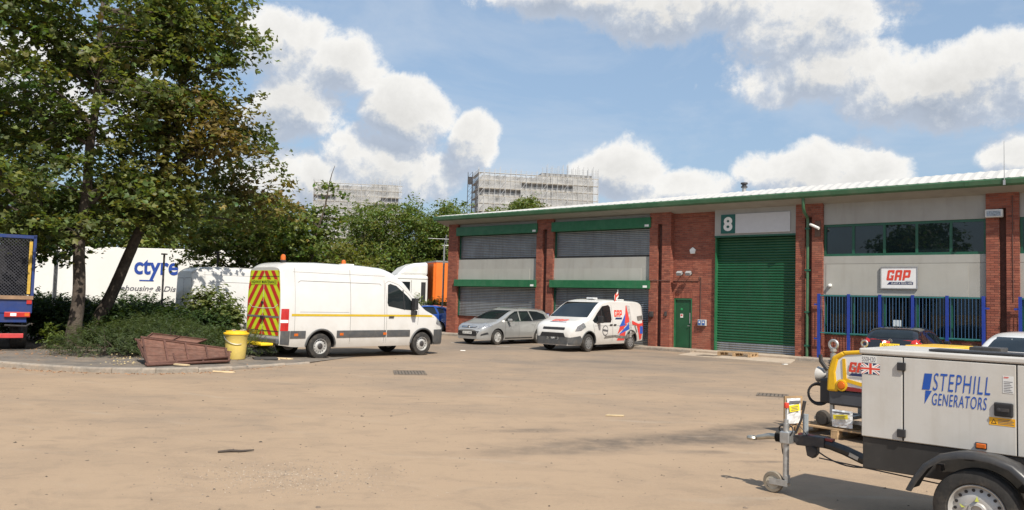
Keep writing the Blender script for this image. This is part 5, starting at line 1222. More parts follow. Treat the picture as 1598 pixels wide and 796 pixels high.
# drawbar, coupling head, overrun brake, jockey wheel
DB = mat('drawbar_black', (.022, .022, .023), .45, 0, .2, 8, dirt=(.16, .13, .1), dscale=6, damt=.3)
mb = MB(); mb.tube([(-.6, 0, .43), (.75, 0, .43), (.98, 0, .425), (1.15, 0, .445), (1.32, 0, .50), (1.45, 0, .53), (1.62, 0, .545), (1.78, 0, .55)], [.055, .055, .052, .050, .048, .046, .044, .042], 10); db = mb.build('drawbar', DB, gn, smooth=True)
mb = MB(); mb.box((1.22, .049, .465), (.09, .004, .035), Matrix.Rotation(R(-22), 3, 'Y') if False else Matrix.Rotation(R(-20), 3, 'Y')); mb.build('serial_plate', GALV, db)
mb = MB(); mb.box((1.60, 0, .588), (.34, .07, .022), Matrix.Rotation(R(-3), 3, 'Y')); mb.build('red_cover', mat('worn_red', (.23, .035, .03), .6, var=.3), db)
ch = MB(); ch.prism([(1.50, .50), (1.78, .49), (1.84, .57), (1.74, .60), (1.50, .60)], 'xz', -.055, .055); ch.prism([(1.58, .43), (1.62, .38), (1.68, .40), (1.70, .50), (1.58, .50)], 'xz', -.04, .04); ch.build('overrun_housing', DARKM, gn, bevel=.01)
mb = MB(); mb.tube([(1.82, 0, .545), (1.93, 0, .54)], [.04, .038], 12)
for i in range(7): mb.lathe([(.040, 0), (.055, .008), (.040, .016)], 14, 'x', (1.90 + i * .017, 0, .54))
mb.build('rubber_gaiter', RUBBER, gn, smooth=True)
mb = MB(); mb.tube([(2.0, 0, .54), (2.10, 0, .53), (2.22, 0, .50)], [.03, .032, .026], 12); mb.lathe([(.05, -.018), (.058, 0), (.05, .018), (.026, .018), (.022, 0), (.026, -.018)], 20, 'z', (2.28, 0, .49), closed=True); mb.build('towing_eye', mat('worn_bare_steel', (.45, .42, .36), .4, .8, .2, 12), gn, smooth=True)
jw = empty('jockey_assembly', (1.86, .105, 0), 0, gn)
mb = MB(); mb.tube([(0, 0, .16), (0, 0, .70)], .030, 12); mb.tube([(0, 0, .70), (0, 0, .735)], .022, 10); mb.build('jockey_tube', GALV, jw, smooth=True)
mb = MB(); mb.bb(-.05, .05, -.10, .045, .50, .62); mb.build('clamp', GALV, jw, bevel=.01)
mb = MB(); mb.tube([(0, 0, .73), (0.005, 0, .80)], .010, 8); mb.tube([(.005, 0, .80), (0, .0, .845)], .012, 8); mb.build('crank_rod', GALV, jw)
mb = MB(); mb.lathe([(.001, .845), (.022, .85), (.026, .87), (.022, .90), (.001, .905)], 12); mb.build('red_knob', mat('knob_red', (.62, .06, .03), .4), jw, smooth=True)
mb = MB(); mb.bb(-.03, .16, .03, .038, .085, .145); mb.bb(-.03, .16, -.038, -.03, .085, .145); mb.bb(-.03, .0, -.03, .03, .12, .19); mb.build('fork', GALV, jw)
mb = MB(); mb.lathe([(.070, -.026), (.098, -.026), (.104, -.012), (.104, .012), (.098, .026), (.070, .026)], 32, 'y', (.13, 0, .106), closed=True); jt = mb.build('jockey_wheel', mat('old_rubber', (.20, .17, .13), .8, var=.25), jw, smooth=True)
mb = MB(); mb.lathe([(.072, -.018), (.05, -.010), (.02, -.03), (.001, -.03)], 24, 'y', (.13, 0, .106)); mb.lathe([(.072, .018), (.05, .010), (.02, .03), (.001, .03)], 24, 'y', (.13, 0, .106)); mb.build('wheel_disc', mat('disc_cream', (.48, .43, .34), .6, var=.2), jt, smooth=True)
mb = MB(); mb.tube([(1.70, .02, .56), (1.70, .02, .80)], .028, 8); mb.build('brake_stand', mat('stand_grey', (.26, .29, .31), .5), gn)
mb = MB(); mb.tube([(1.80, .03, .60), (1.74, .035, .74), (1.71, .04, .86)], .012, 8); mb.tube([(1.72, .04, .84), (1.70, .045, .93)], .018, 8); mb.build('brake_lever', DARKM, gn, smooth=True)
def sag(a, b, drop, n=10):
    a, b = Vector(a), Vector(b); return [a.lerp(b, i / n) - Vector((0, 0, drop * 4 * (i / n) * (1 - i / n))) for i in range(n + 1)]
mb = MB(); mb.tube(sag((1.62, .06, .50), (.95, .05, .44), .10), .007, 6); mb.build('electric_cable', BLACKP, gn, smooth=True)
mb = MB(); mb.tube([(1.55, .05, .40), (.30, .08, .34)], .006, 6); mb.build('brake_rod', DARKM, gn)
mb = MB(); mb.tube([Vector((1.86, .11, .60)) + Vector((.07 * math.cos(a), .02 * math.sin(2 * a), .055 * math.sin(a) + .03)) for a in np.linspace(0, 2 * math.pi, 18)], .008, 6); mb.tube(sag((1.83, .10, .66), (1.66, .08, .60), -.06), .004, 5); mb.tube([(1.93, .06, .56), (1.91, .09, .45), (1.90, .09, .39)], .006, 5); mb.build('breakaway_cable', BLACKP, gn, smooth=True)

# ------------------------------------------------------------------ yellow and white lighting set on pallets
CY = mat('machine_yellow', (.72, .42, .01), .38, 0, .08, 4, coat=.2); CW = mat('machine_white', (.74, .74, .72), .35, 0, .03, 3); CG = mat('machine_grey', (.06, .064, .075), .5, 0, .12, 5); MARO = mat('machine_maroon', (.22, .02, .02), .45)
WOOD = mat('pallet_wood', (.40, .27, .15), .85, 0, .25, 7, bump=.3, bscale=50, rnd=.2); WOODG = mat('weathered_wood', (.33, .25, .17), .9, 0, .25, 7, bump=.3, rnd=.25)
def pallet(name, loc, rot, label, w=1.2, d=1.0, group='wooden pallets', top=7, m=WOOD, tilt=None):
    e = empty(name, loc, rot, label=label, cat='pallet', group=group)
    if tilt: e.rotation_euler = (*tilt, rot)
    for i in range(top):
        y = -d / 2 + (i + .5) * d / top; mb = MB(); mb.bb(-w / 2, w / 2, y - .045, y + .045, .122, .144); mb.build('deck_board', m, e)
    for x in (-w / 2 + .05, 0, w / 2 - .05):
        mb = MB(); mb.bb(x - .05, x + .05, -d / 2, d / 2, .100, .121); mb.build('bearer', m, e); mb = MB(); mb.bb(x - .05, x + .05, -d / 2, d / 2, 0, .022); mb.build('bottom_board', m, e)
        for y in (-d / 2 + .07, 0, d / 2 - .07): mb = MB(); mb.bb(x - .05, x + .05, y - .07, y + .07, .0225, .0995); mb.build('block', m, e)
    return e
pallet('pallet', (*FP(3.9, 1.05, 0).xy, .017), FROT + R(4), 'pale wooden pallet lying before the green roller door', 1.25, .8, top=6)
CH = 180 + 41.5 - 90 + 4.0   # machine points to the left, away from the camera
CR = R(130.5); cp_loc = Vector((5.47, 11.47, 0))
cm = empty('lighting_set', (*cp_loc.xy, .16), CR, label='yellow and white GAP machine with folded mast standing on pallets', cat='lighting set')
# local x runs towards the mast end (left in view), +y is the side one sees
L0, L1 = -.95, .72
mb = MB(); mb.prism([(L0, .52), (L1, .52), (L1 - .02, .78), (L1 - .10, 1.0), (L1 - .24, 1.06), (-.3, 1.15), (L0 + .1, 1.17), (L0, 1.05)], 'xz', -.50, .50); hood = mb.build('hood', CW, cm, bevel=.05)
mb = MB(); mb.prism([(L1 + .012, .50), (L1 - .005, .80), (L1 - .07, 1.0), (L1 - .22, 1.085), (L1 - .30, 1.04), (L1 - .17, .96), (L1 - .13, .78), (L1 - .16, .50)], 'xz', -.515, .515); mb.build('yellow_edge', CY, hood, bevel=.03)
mb = MB(); mb.prism([(L1 - .22, 1.085), (-.3, 1.175), (L0 + .1, 1.20), (L0 + .1, 1.15), (-.3, 1.125), (L1 - .26, 1.03)], 'xz', -.515, .515); mb.build('yellow_roof_edge', CY, hood, bevel=.02)
mb = MB(); mb.bb(L0 + .05, -.35, -.49, .46, 1.15, 1.225); mb.build('yellow_lid', CY, hood, bevel=.02)
mb = MB(); mb.prism([(L1 - .15, .53), (L1 - .15, .60), (.20, .575), (-.05, .62), (-.25, .72), (-.25, .53)], 'xz', .502, .510); mb.build('maroon_swoosh', MARO, hood)
mb = MB(); mb.prism([(.45, .98), (.43, .70), (.22, .66), (-.25, .76), (-.25, .72), (.22, .61), (.48, .66), (.495, .98)], 'xz', .502, .512); mb.build('yellow_swoosh', CY, hood)
vs, fs = gap_logo(0, .36, .80, .94); mb = MB(); mb.add([(.40 - a, .514, b) for a, b in vs], fs); mb.build('lettering', RED, hood, fix=False)
mb = MB(); mb.add([(x, .514, z) for x, z in ((.40, .745), (-.02, .745), (-.02, .785), (.35, .785))], [(0, 1, 2, 3)]); mb.build('strapline_bar', NAVY, hood, fix=False)
mb = MB(); mb.lathe([(.001, .54), (.05, .535), (.06, .515), (.06, .50)], 18, 'y', (.50, 0, .60)); kn = mb.build('amber_reflector', mat('reflector_orange', (.65, .14, .01), .35), hood, smooth=True)
mb = MB(); mb.lathe([(.085, .505), (.085, .52), (.06, .525), (.06, .505)], 18, 'y', (.50, 0, .60), closed=True); mb.build('reflector_ring', CY, kn)
mb = MB(); mb.bb(L0 + .02, L1 - .01, -.49, .49, .30, .515); mb.build('lower_tub', CG, cm, bevel=.03)
for sg in (-1, 1):
    wheel(cm, -.25, sg * .62, .27, .17, 'steel', sg)
    mb = MB(); pts = [(-.25 + .36 * math.cos(a), .27 + .33 * math.sin(a)) for a in np.linspace(R(0), R(180), 14)]; vs = []
    for x, z in pts: vs += [(x, sg * .50, z), (x, sg * .74, z), (x, sg * .74, z - .03), (x, sg * .50, z - .02)]
    mb.add(vs, [(i * 4 + k, i * 4 + (k + 1) % 4, i * 4 + 4 + (k + 1) % 4, i * 4 + 4 + k) for i in range(13) for k in range(4)]); mb.build('mudguard', CG, cm, smooth=True)
mb = MB()
for y in (-.40, .42): mb.bb(-.9, .95, y - .03, y + .03, .06, .11)
mb.bb(.88, .94, -.42, .44, .055, .105); mb.bb(.6, .66, -.42, .44, .055, .105); mb.build('skid_frame', GALV, cm)
mb = MB(); mb.bb(.66, .71, .40, .45, .10, .40); mb.build('frame_leg', GALV, cm); mb = MB(); mb.bb(.66, .71, -.45, -.40, .10, .40); mb.build('frame_leg', GALV, cm)
mb = MB(); mb.lathe([(.001, -.04), (.09, -.04), (.11, -.02), (.11, .02), (.09, .04), (.001, .04)], 20, 'y', (.80, .47, .10)); mb.build('support_wheel', RUBBER, cm, smooth=True)
# mast end: outrigger winch, folded lamp heads, hose loops
mb = MB(); mb.tube([(.84, .10, .35), (.84, .10, 1.02)], .045, 10); mb.tube([(.84, .10, .70), (.84, .10, .90)], .062, 10); mb.tube([(.84, .10, 1.02), (.84, .10, 1.10)], .028, 8); ms = mb.build('mast', GALV, cm, smooth=True)
mb = MB(); mb.lathe([(.075, -.02), (.085, 0), (.075, .02), (.05, .02), (.045, 0), (.05, -.02)], 18, 'y', (.84, .10, 1.15), closed=True); mb.tube([(.84, .1, 1.05), (.84, .1, 1.09)], .05, 10); mb.build('lifting_eye', GALV, ms, smooth=True)
for i in range(5):
    mb = MB(); mb.lathe([(.05, 0), (.085, .012), (.05, .024)], 16, 'z', (.84, .10, .76 + i * .034)); mb.build('coil_ring', BLACKP, ms, smooth=True)
mb = MB(); mb.lathe([(.03, 0), (.10, .10), (.12, .16), (.10, .17), (.001, .15)], 16, 'x', (.86, .20, .70)); mb.build('lamp_horn', mat('horn_grey', (.42, .41, .39), .45), ms, smooth=True)
mb = MB(); mb.bb(.78, .96, .05, .24, .62, .80); mb.build('winch_box', GALV, ms, bevel=.02)
mb = MB(); mb.tube([(.86, .24, .78), (.95, .26, .90), (.96, .26, 1.0)], .03, 8); mb.build('winch_handle', BLACKP, ms, smooth=True)
mb = MB()
for k, (cx, rr_) in enumerate(((.98, .13), (.95, .15))): mb.tube([Vector((cx + rr_ * math.cos(a), .30 + .02 * k + .03 * math.cos(a), .42 + rr_ * 1.05 * math.sin(a))) for a in np.linspace(0, 2 * math.pi, 22)], .018, 6)
mb.tube([(.80, .28, .62), (.84, .30, .40), (.80, .3, .32)], .018, 6); mb.build('hose_loop', BLACKP, cm, smooth=True)
mb = MB(); mb.bb(.62, .92, .02, .36, .30, .66); mb.build('control_box', mat('machine_black', (.03, .03, .034), .5), cm, bevel=.03)
mb = MB(); mb.tube([(.32, .2, 1.09), (.32, .2, 1.17)], .02, 8); mb.lathe([(.05, -.012), (.056, 0), (.05, .012), (.034, .012), (.034, -.012)], 16, 'y', (.32, .2, 1.20), closed=True); mb.build('roof_lifting_eye', GALV, cm, smooth=True)
# pallets under it and a second row behind
cpl = Matrix.Translation(cp_loc) @ Matrix.Rotation(CR, 4, 'Z')
for i, (x, y, z, lab) in enumerate(((.55, .05, 0.0, 'wooden pallet under the mast end of the yellow machine'), (-.72, .05, 0.0, 'wooden pallet under the wheel end of the yellow machine'))):
    p = cpl @ Vector((x, y, 0)); pallet('pallet', (p.x, p.y, 0), CR, lab, 1.2, 1.15)
p = cpl @ Vector((-.1, -1.35, 0)); pallet('pallet', (p.x, p.y, 0), CR + R(3), 'wooden pallet on the ground behind the yellow machine', 1.2, 1.0)
p = cpl @ Vector((-.1, -1.35, .146)); pallet('pallet', (p.x, p.y, .146), CR - R(2), 'wooden pallet stacked on another behind the yellow machine', 1.2, 1.0)
# document pouch on a board, and a tied-on one
PV = mat('pouch_plastic', (.62, .64, .66), .22, 0, .25, 14, bump=.5, bscale=12); YL = mat('pouch_yellow', (.75, .62, .03), .5)
def pouch(loc, rot, label, w, h, board):
    e = empty('document_pouch', loc, rot, label=label, cat='pouch', group='document pouches')
    if board:
        mb = MB(); mb.bb(-w / 2 - .02, w / 2 + .05, .01, .035, -.12, h + .03); mb.bb(w / 2 - .02, w / 2 + .05, .036, .10, -.12, .10); mb.build('plywood_board', WOOD, e)
    mb = MB(); NX, NZ = 8, 10; vs = [(-w / 2 + w * i / NX, -.006 - .018 * math.sin(math.pi * i / NX) * math.sin(math.pi * k / NZ) + random.uniform(-.008, .003), h * k / NZ) for k in range(NZ + 1) for i in range(NX + 1)]
    mb.add(vs, [(k * (NX + 1) + i, k * (NX + 1) + i + 1, (k + 1) * (NX + 1) + i + 1, (k + 1) * (NX + 1) + i) for k in range(NZ) for i in range(NX)]); po = mb.build('plastic_pouch', PV, e, fix=False)
    mb = MB(); mb.box((-.01, -.040, h * .62), (w * .72, .004, h * .26), Matrix.Rotation(R(-6), 3, 'Y')); yl = mb.build('yellow_label', YL, e)
    mb = MB()
    for k in range(3): mb.box((-.01, -.0435, h * (.55 + .06 * k)), (w * (.5 - .1 * (k % 2)), .002, h * .02), Matrix.Rotation(R(-6), 3, 'Y'))
    mb.build('label_print', LGY, yl); mb = MB(); mb.box((0, -.036, h * .86), (w * .8, .003, h * .1)); mb.build('header_print', LGY, e)
    return e
pouch((4.22, 11.95, .14), R(20), 'clear plastic document pouch with yellow label on an upright board', .25, .37, True)
p = cpl @ Vector((.47, .54, .16)); pouch((p.x, p.y, .17), CR + R(180), 'clear plastic document pouch with yellow label under the yellow machine', .30, .24, False)

# ------------------------------------------------------------------ yellow bin, timber panels, debris by the kerb
YB = mat('bin_yellow', (.66, .50, .13), .5, 0, .10, 4, dirt=(.36, .30, .18), dscale=3, damt=.35); YB2 = mat('bin_lid_yellow', (.74, .46, .02), .45, 0, .1, 5)
bn = empty('yellow_bin', (-7.22, 21.25, pave_z(-7.22, 21.25)), R(15), label='faded yellow plastic bin with brighter lid by the kerb', cat='bin')
mb = MB(); mb.lathe([(.001, 0), (.245, 0), (.255, .02), (.275, .35), (.29, .60), (.305, .62), (.305, .65), (.28, .65), (.26, .30), (.23, .03), (.001, .03)], 32); mb.build('bin_body', YB, bn, smooth=True, angle=40)
mb = MB(); mb.lathe([(.325, .645), (.33, .67), (.325, .685), (.27, .70), (.265, .735), (.10, .745), (.001, .745)], 32); mb.build('lid', YB2, bn, smooth=True, angle=40)
mb = MB(); mb.tube([Vector((.31 * math.cos(a), .31 * math.sin(a) * .98, .60 - .28 * math.sin(a - R(-150)) if 0 else .62 - .22 * abs(math.sin((a - R(-170)) * 1.0)))) for a in np.linspace(R(-170), R(-60), 12)], .008, 5); mb.build('handle', GALV, bn, smooth=True)
for k in range(3): mb = MB(); a = k * 2.2; mb.box((.14 * math.cos(a), .14 * math.sin(a), .755), (.10, .05, .03), Matrix.Rotation(a, 3, 'Z')); mb.build('rubble', KERB_M, bn)
PW = mat('brown_stained_wood', (.135, .062, .042), .8, 0, .3, 9, bump=.5, bscale=45, dirt=(.20, .12, .09), dscale=5, damt=.45, rnd=.22); PWD = mat('brown_batten', (.10, .045, .032), .8, 0, .3, 9, bump=.4, rnd=.2)
def timber_panel(A, Bp, Cp, Dp_, label, nplank, nbat, seed, thick=.022):
    """a racked old door panel: planks and battens follow the warped quad A-B (lower edge), C-D (upper edge)"""
    A, Bp, Cp, Dp_ = (Vector(q) for q in (A, Bp, Cp, Dp_)); e = empty('timber_sheet', A, label=label, cat='old door', group='old timber doors'); rr = random.Random(seed)
    def P(u, w, h=0.0):
        q = (A * (1 - u) + Bp * u) * (1 - w) + (Cp * (1 - u) + Dp_ * u) * w - A
        du = (Bp - A) * (1 - w) + (Dp_ - Cp) * w; dw = (Cp - A) * (1 - u) + (Dp_ - Bp) * u; nn = du.cross(dw).normalized(); return q + nn * h
    def slab(name, u0, u1, w0, w1, h0, h1, m, nu=6):
        mb = MB(); vs = []
        for i in range(nu + 1):
            u = u0 + (u1 - u0) * i / nu
            for w, h in ((w0, h0), (w1, h0), (w1, h1), (w0, h1)): vs.append(P(u, w, h))
        fs = [(i * 4 + k, i * 4 + (k + 1) % 4, i * 4 + 4 + (k + 1) % 4, i * 4 + 4 + k) for i in range(nu) for k in range(4)] + [(0, 1, 2, 3), (nu * 4, nu * 4 + 1, nu * 4 + 2, nu * 4 + 3)]
        mb.add(vs, fs); return mb.build(name, m, e)
    for i in range(nplank):
        j_ = rr.uniform(-.004, .004); slab('plank', rr.uniform(-.01, .008), 1 + rr.uniform(-.02, .012), (i + .02) / nplank, (i + .98) / nplank, j_, thick + j_, PW)
    for k in range(nbat):
        u = .012 + .976 * k / (nbat - 1); slab('batten', u - .011, u + .011, -.012, 1.012, thick + .006, thick + .036, PWD, 1)
    for w in (0, 1): slab('rail', -.01, 1.01, w - .03, w + .03, thick + .007, thick + .032, PWD)
    return e
timber_panel((-8.30, 18.42, .12), (-6.98, 20.0, .21), (-8.95, 19.55, .66), (-7.30, 20.75, .36), 'uppermost brown stained timber door leaning on the shrubs', 6, 5, 1)
timber_panel((-8.22, 18.32, .11), (-6.90, 19.9, .12), (-9.08, 19.55, .60), (-7.2, 20.8, .27), 'brown timber door beneath the uppermost one of the leaning pile', 6, 4, 2)
timber_panel((-8.86, 19.62, .66), (-7.9, 20.35, .50), (-8.9, 20.0, .74), (-7.8, 20.7, .58), 'loose brown timber door lying behind the top of the pile', 4, 3, 3)
mb = MB(); mb.box((0, 0, .03), (.62, .42, .05)); o = mb.build('rubber_mat', mat('dark_rubber', (.045, .043, .042), .8, var=.3), None, loc=(-6.55, 21.65, pave_z(-6.5, 21.6) + .002), rotz=R(25), bevel=.01); tag(o, 'dark grey slab lying on the pavement behind the yellow bin', 'slab')
PALEW = mat('pale_split_wood', (.52, .40, .24), .85, 0, .2, 9, rnd=.2)
for k, (x, y, a, L, w_, lab) in enumerate(((-6.2, 22.1, 20, .55, .09, 'pale timber offcut on the pavement behind the van bumper'), (-6.35, 21.9, -35, .38, .08, 'short pale timber offcut crossing another behind the bin'), (-7.55, 18.62, 12, .36, .10, 'pale broken offcut at the kerb below the brown panels'), (-6.55, 18.55, 24, .50, .04, 'thin pale stick along the gutter below the bin'))):
    z = pave_z(x, y) if k < 2 else (.13 if k == 2 else 0); mb = MB(); mb.prism([(-L / 2, -w_ / 2), (L / 2 - .06, -w_ / 2 - .01), (L / 2, .01), (L / 2 - .08, w_ / 2), (-L / 2 + .03, w_ / 2)], 'xy', 0, .03); o = mb.build('timber_offcut', PALEW, None, loc=(x, y, z + .003), rotz=R(a), bevel=.006); o.rotation_euler = (R(3), R(4), R(a)); tag(o, lab, 'offcut', 'timber offcuts')
mb = MB(); pts = [(-3.32, 9.33, .014), (-3.2, 9.385, .02), (-3.08, 9.40, .016), (-2.95, 9.47, .02)]; mb.tube(pts, [.012, .016, .014, .008], 7); mb.tube([(-3.2, 9.385, .02), (-3.17, 9.43, .03)], [.008, .004], 5)
tag(mb.build('stick', mat('stick_bark', (.06, .048, .04), .9), None, smooth=True), 'dark stick lying alone on the dusty yard', 'stick')
# leaf litter and chips along the gutter, gravel patch, scattered grit
def scatter(name, label, cat, m, n, sampler, size, seed, flatness=.35):
    rr = np.random.RandomState(seed); mb = MB()
    for i in range(n):
        x, y, z = sampler(rr); s = size * rr.uniform(.4, 1.3); a = rr.uniform(0, 6.28); k = len(mb.v); q = [rr.uniform(.6, 1.2) for _ in range(5)]
        ring = [(x + s * q[j] * math.cos(a + j * 1.2566), y + s * q[j] * math.sin(a + j * 1.2566), z) for j in range(5)]
        mb.v += ring + [(x + s * .2 * rr.randn() * .5, y, z + s * flatness * rr.uniform(.6, 1.3))]; mb.f += [(k + j, k + (j + 1) % 5, k + 5) for j in range(5)]; mb.m += [0] * 5
    return tag(mb.build(name, m, None, fix=False), label, cat, kind='stuff')
GRV = mat('gravel_chips', (.27, .22, .17), .9, 0, .3, 30, rnd=.45)
scatter('gravel', 'patch of loose pale chippings on the yard', 'gravel', GRV, 1300, lambda r: (-2.2 + r.randn() * .55, 8.2 + r.randn() * .38, .001), .0085, 4, .7)
scatter('grit', 'small stones and crumbs spread over the yard', 'grit', mat('grit_dark', (.13, .10, .075), .9, rnd=.6), 1500, lambda r: (r.uniform(-7, 7) * (1 + r.rand()), 5 + 22 * r.rand() ** 1.5, .001), .012, 5, .6)
scatter('crumbs', 'larger dark crumbs of bark and tar scattered thinly over the yard', 'crumbs', MATS['grit_dark'], 260, lambda r: (r.uniform(-6, 6) * (1 + r.rand()), 5.5 + 20 * r.rand() ** 1.4, .001), .026, 9, .4)
def gutter_pt(r):
    i = r.randint(6, len(kp) - 1); p = kp[i - 1].lerp(kp[i], r.rand()); t = (kp[i] - kp[i - 1]).normalized(); d_ = -abs(r.randn()) * .16 - .02; return (p.x - t.y * d_, p.y + t.x * d_, .002)
scatter('leaf_litter', 'dry leaves and wood chips lying along the kerb', 'litter', mat('dry_litter', (.22, .12, .06), .9, 0, .4, 20, rnd=.6), 520, gutter_pt, .028, 6, .5)
scatter('pale_litter', 'pale dry leaves scattered on the pavement by the timber panels', 'litter', mat('pale_litter', (.34, .27, .14), .9, rnd=.5), 40, lambda r: (-8.95 + r.randn() * .18, 18.65 + r.randn() * .2, .115 + abs(r.randn()) * .10), .026, 7, .8)
scatter('bark_litter', 'brown litter over the pavement under the trees', 'litter', MATS['dry_litter'], 500, lambda r: (-11.5 + r.randn() * 2.2, 21.4 + r.randn() * .9, .112), .025, 8, .5)
# scraps lying about the yard
for k, (x, y, w_, lab) in enumerate(((1.75, 13.2, .16, 'pale flattened scrap on the middle of the yard'), (-1.65, 28.5, .10, 'white paper scrap on the tarmac right of the van'), (8.9, 26.0, .12, 'pale scrap on the ground before the apron'))):
    mb = MB(); mb.prism([(-w_, -.04), (w_ * .8, -.06), (w_, .03), (-w_ * .7, .06)], 'xy', 0, .02); o = mb.build('litter_scrap', PLATE_W if k else PALEW, None, loc=(x, y, .003), rotz=R(20 * k), bevel=.004); tag(o, lab, 'scrap', 'litter scraps')
# ------------------------------------------------------------------ vegetation
def leaf_material(name, transl=.44):
    m = bpy.data.materials.new(name); m.use_nodes = True; nt = m.node_tree; nt.nodes.clear()
    o = N(nt, 'ShaderNodeOutputMaterial'); at = N(nt, 'ShaderNodeVertexColor', layer_name='tint')
    p = N(nt, 'ShaderNodeBsdfPrincipled', i_Roughness=.48); p.inputs['Specular IOR Level'].default_value = .35; nt.links.new(at.outputs[0], p.inputs['Base Color'])
    t = N(nt, 'ShaderNodeBsdfTranslucent'); nt.links.new(mixc(nt, 1.0, at.outputs[0], (1.5, 1.45, .55), 'MULTIPLY'), t.inputs[0])
    mx = N(nt, 'ShaderNodeMixShader'); mx.inputs[0].default_value = transl; nt.links.new(p.outputs[0], mx.inputs[1]); nt.links.new(t.outputs[0], mx.inputs[2]); nt.links.new(mx.outputs[0], o.inputs[0]); return m
LEAF = leaf_material('leaf')
BARK = mat('bark', (.062, .048, .038), .95, 0, .35, 12, bump=.9, bscale=22, dirt=(.16, .13, .10), dscale=3, damt=.5)
BARKL = mat('bark_pale', (.12, .098, .078), .95, 0, .35, 12, bump=.9, bscale=22, dirt=(.21, .17, .13), dscale=3, damt=.5)
SHAPES = {'maple': [(0, -.5), (.34, -.30), (.52, .12), (.20, .10), (0, .55), (-.20, .10), (-.52, .12), (-.34, -.30)],
          'oval': [(0, -.5), (.26, -.12), (.18, .25), (0, .5), (-.18, .25), (-.26, -.12)],
          'needle': [(0, -.5), (.085, -.1), (.06, .3), (0, .5), (-.06, .3), (-.085, -.1)]}
def leaf_mesh(name, cen, nor, size, col, rs, shape='maple', along=None):
    """many separate folded leaves in one mesh; cen, nor (n,3), size (n), col (n,3)"""
    S = np.array(SHAPES[shape]); k = len(S); n = len(cen)
    nor = nor / (np.linalg.norm(nor, axis=1, keepdims=True) + 1e-9)
    if along is None: along = rs.randn(n, 3)
    u = along - nor * (along * nor).sum(1, keepdims=True); u /= (np.linalg.norm(u, axis=1, keepdims=True) + 1e-9); w = np.cross(nor, u)
    fold = rs.uniform(.15, .45, n)
    V = np.empty((n, k, 3), np.float32)
    for j, (a, b) in enumerate(S):
        V[:, j] = cen + (w * a + u * b + nor * (abs(a) * fold[:, None] - .25 * max(0, b) ** 2)) * size[:, None]
    h = k // 2
    q = [list(range(0, h + 1)), [0] + list(range(h, k))]
    idx = []; starts = []; tot = []
    base = (np.arange(n) * k)[:, None]
    A = base + np.array(q[0]); Bq = base + np.array(q[1])
    loops = np.concatenate([np.concatenate([A, Bq], 1)], 0).ravel(); la, lb = len(q[0]), len(q[1])
    tot = np.tile([la, lb], n); starts = np.concatenate([[0], np.cumsum(tot)[:-1]])
    me = bpy.data.meshes.new(name); me.vertices.add(n * k); me.vertices.foreach_set('co', V.ravel()); me.loops.add(len(loops)); me.loops.foreach_set('vertex_index', loops.astype(np.int32))
    me.polygons.add(2 * n); me.polygons.foreach_set('loop_start', starts.astype(np.int32)); me.polygons.foreach_set('loop_total', tot.astype(np.int32))
    me.update(calc_edges=True)
    ca = me.color_attributes.new('tint', 'FLOAT_COLOR', 'POINT'); cc = np.ones((n, k, 4), np.float32); cc[:, :, :3] = col[:, None, :]; ca.data.foreach_set('color', cc.ravel())
    me.materials.append(LEAF); return me
def bez(a, b, c, n=6): return [a * (1 - t) ** 2 + b * 2 * t * (1 - t) + c * t * t for t in [i / n for i in range(n + 1)]]
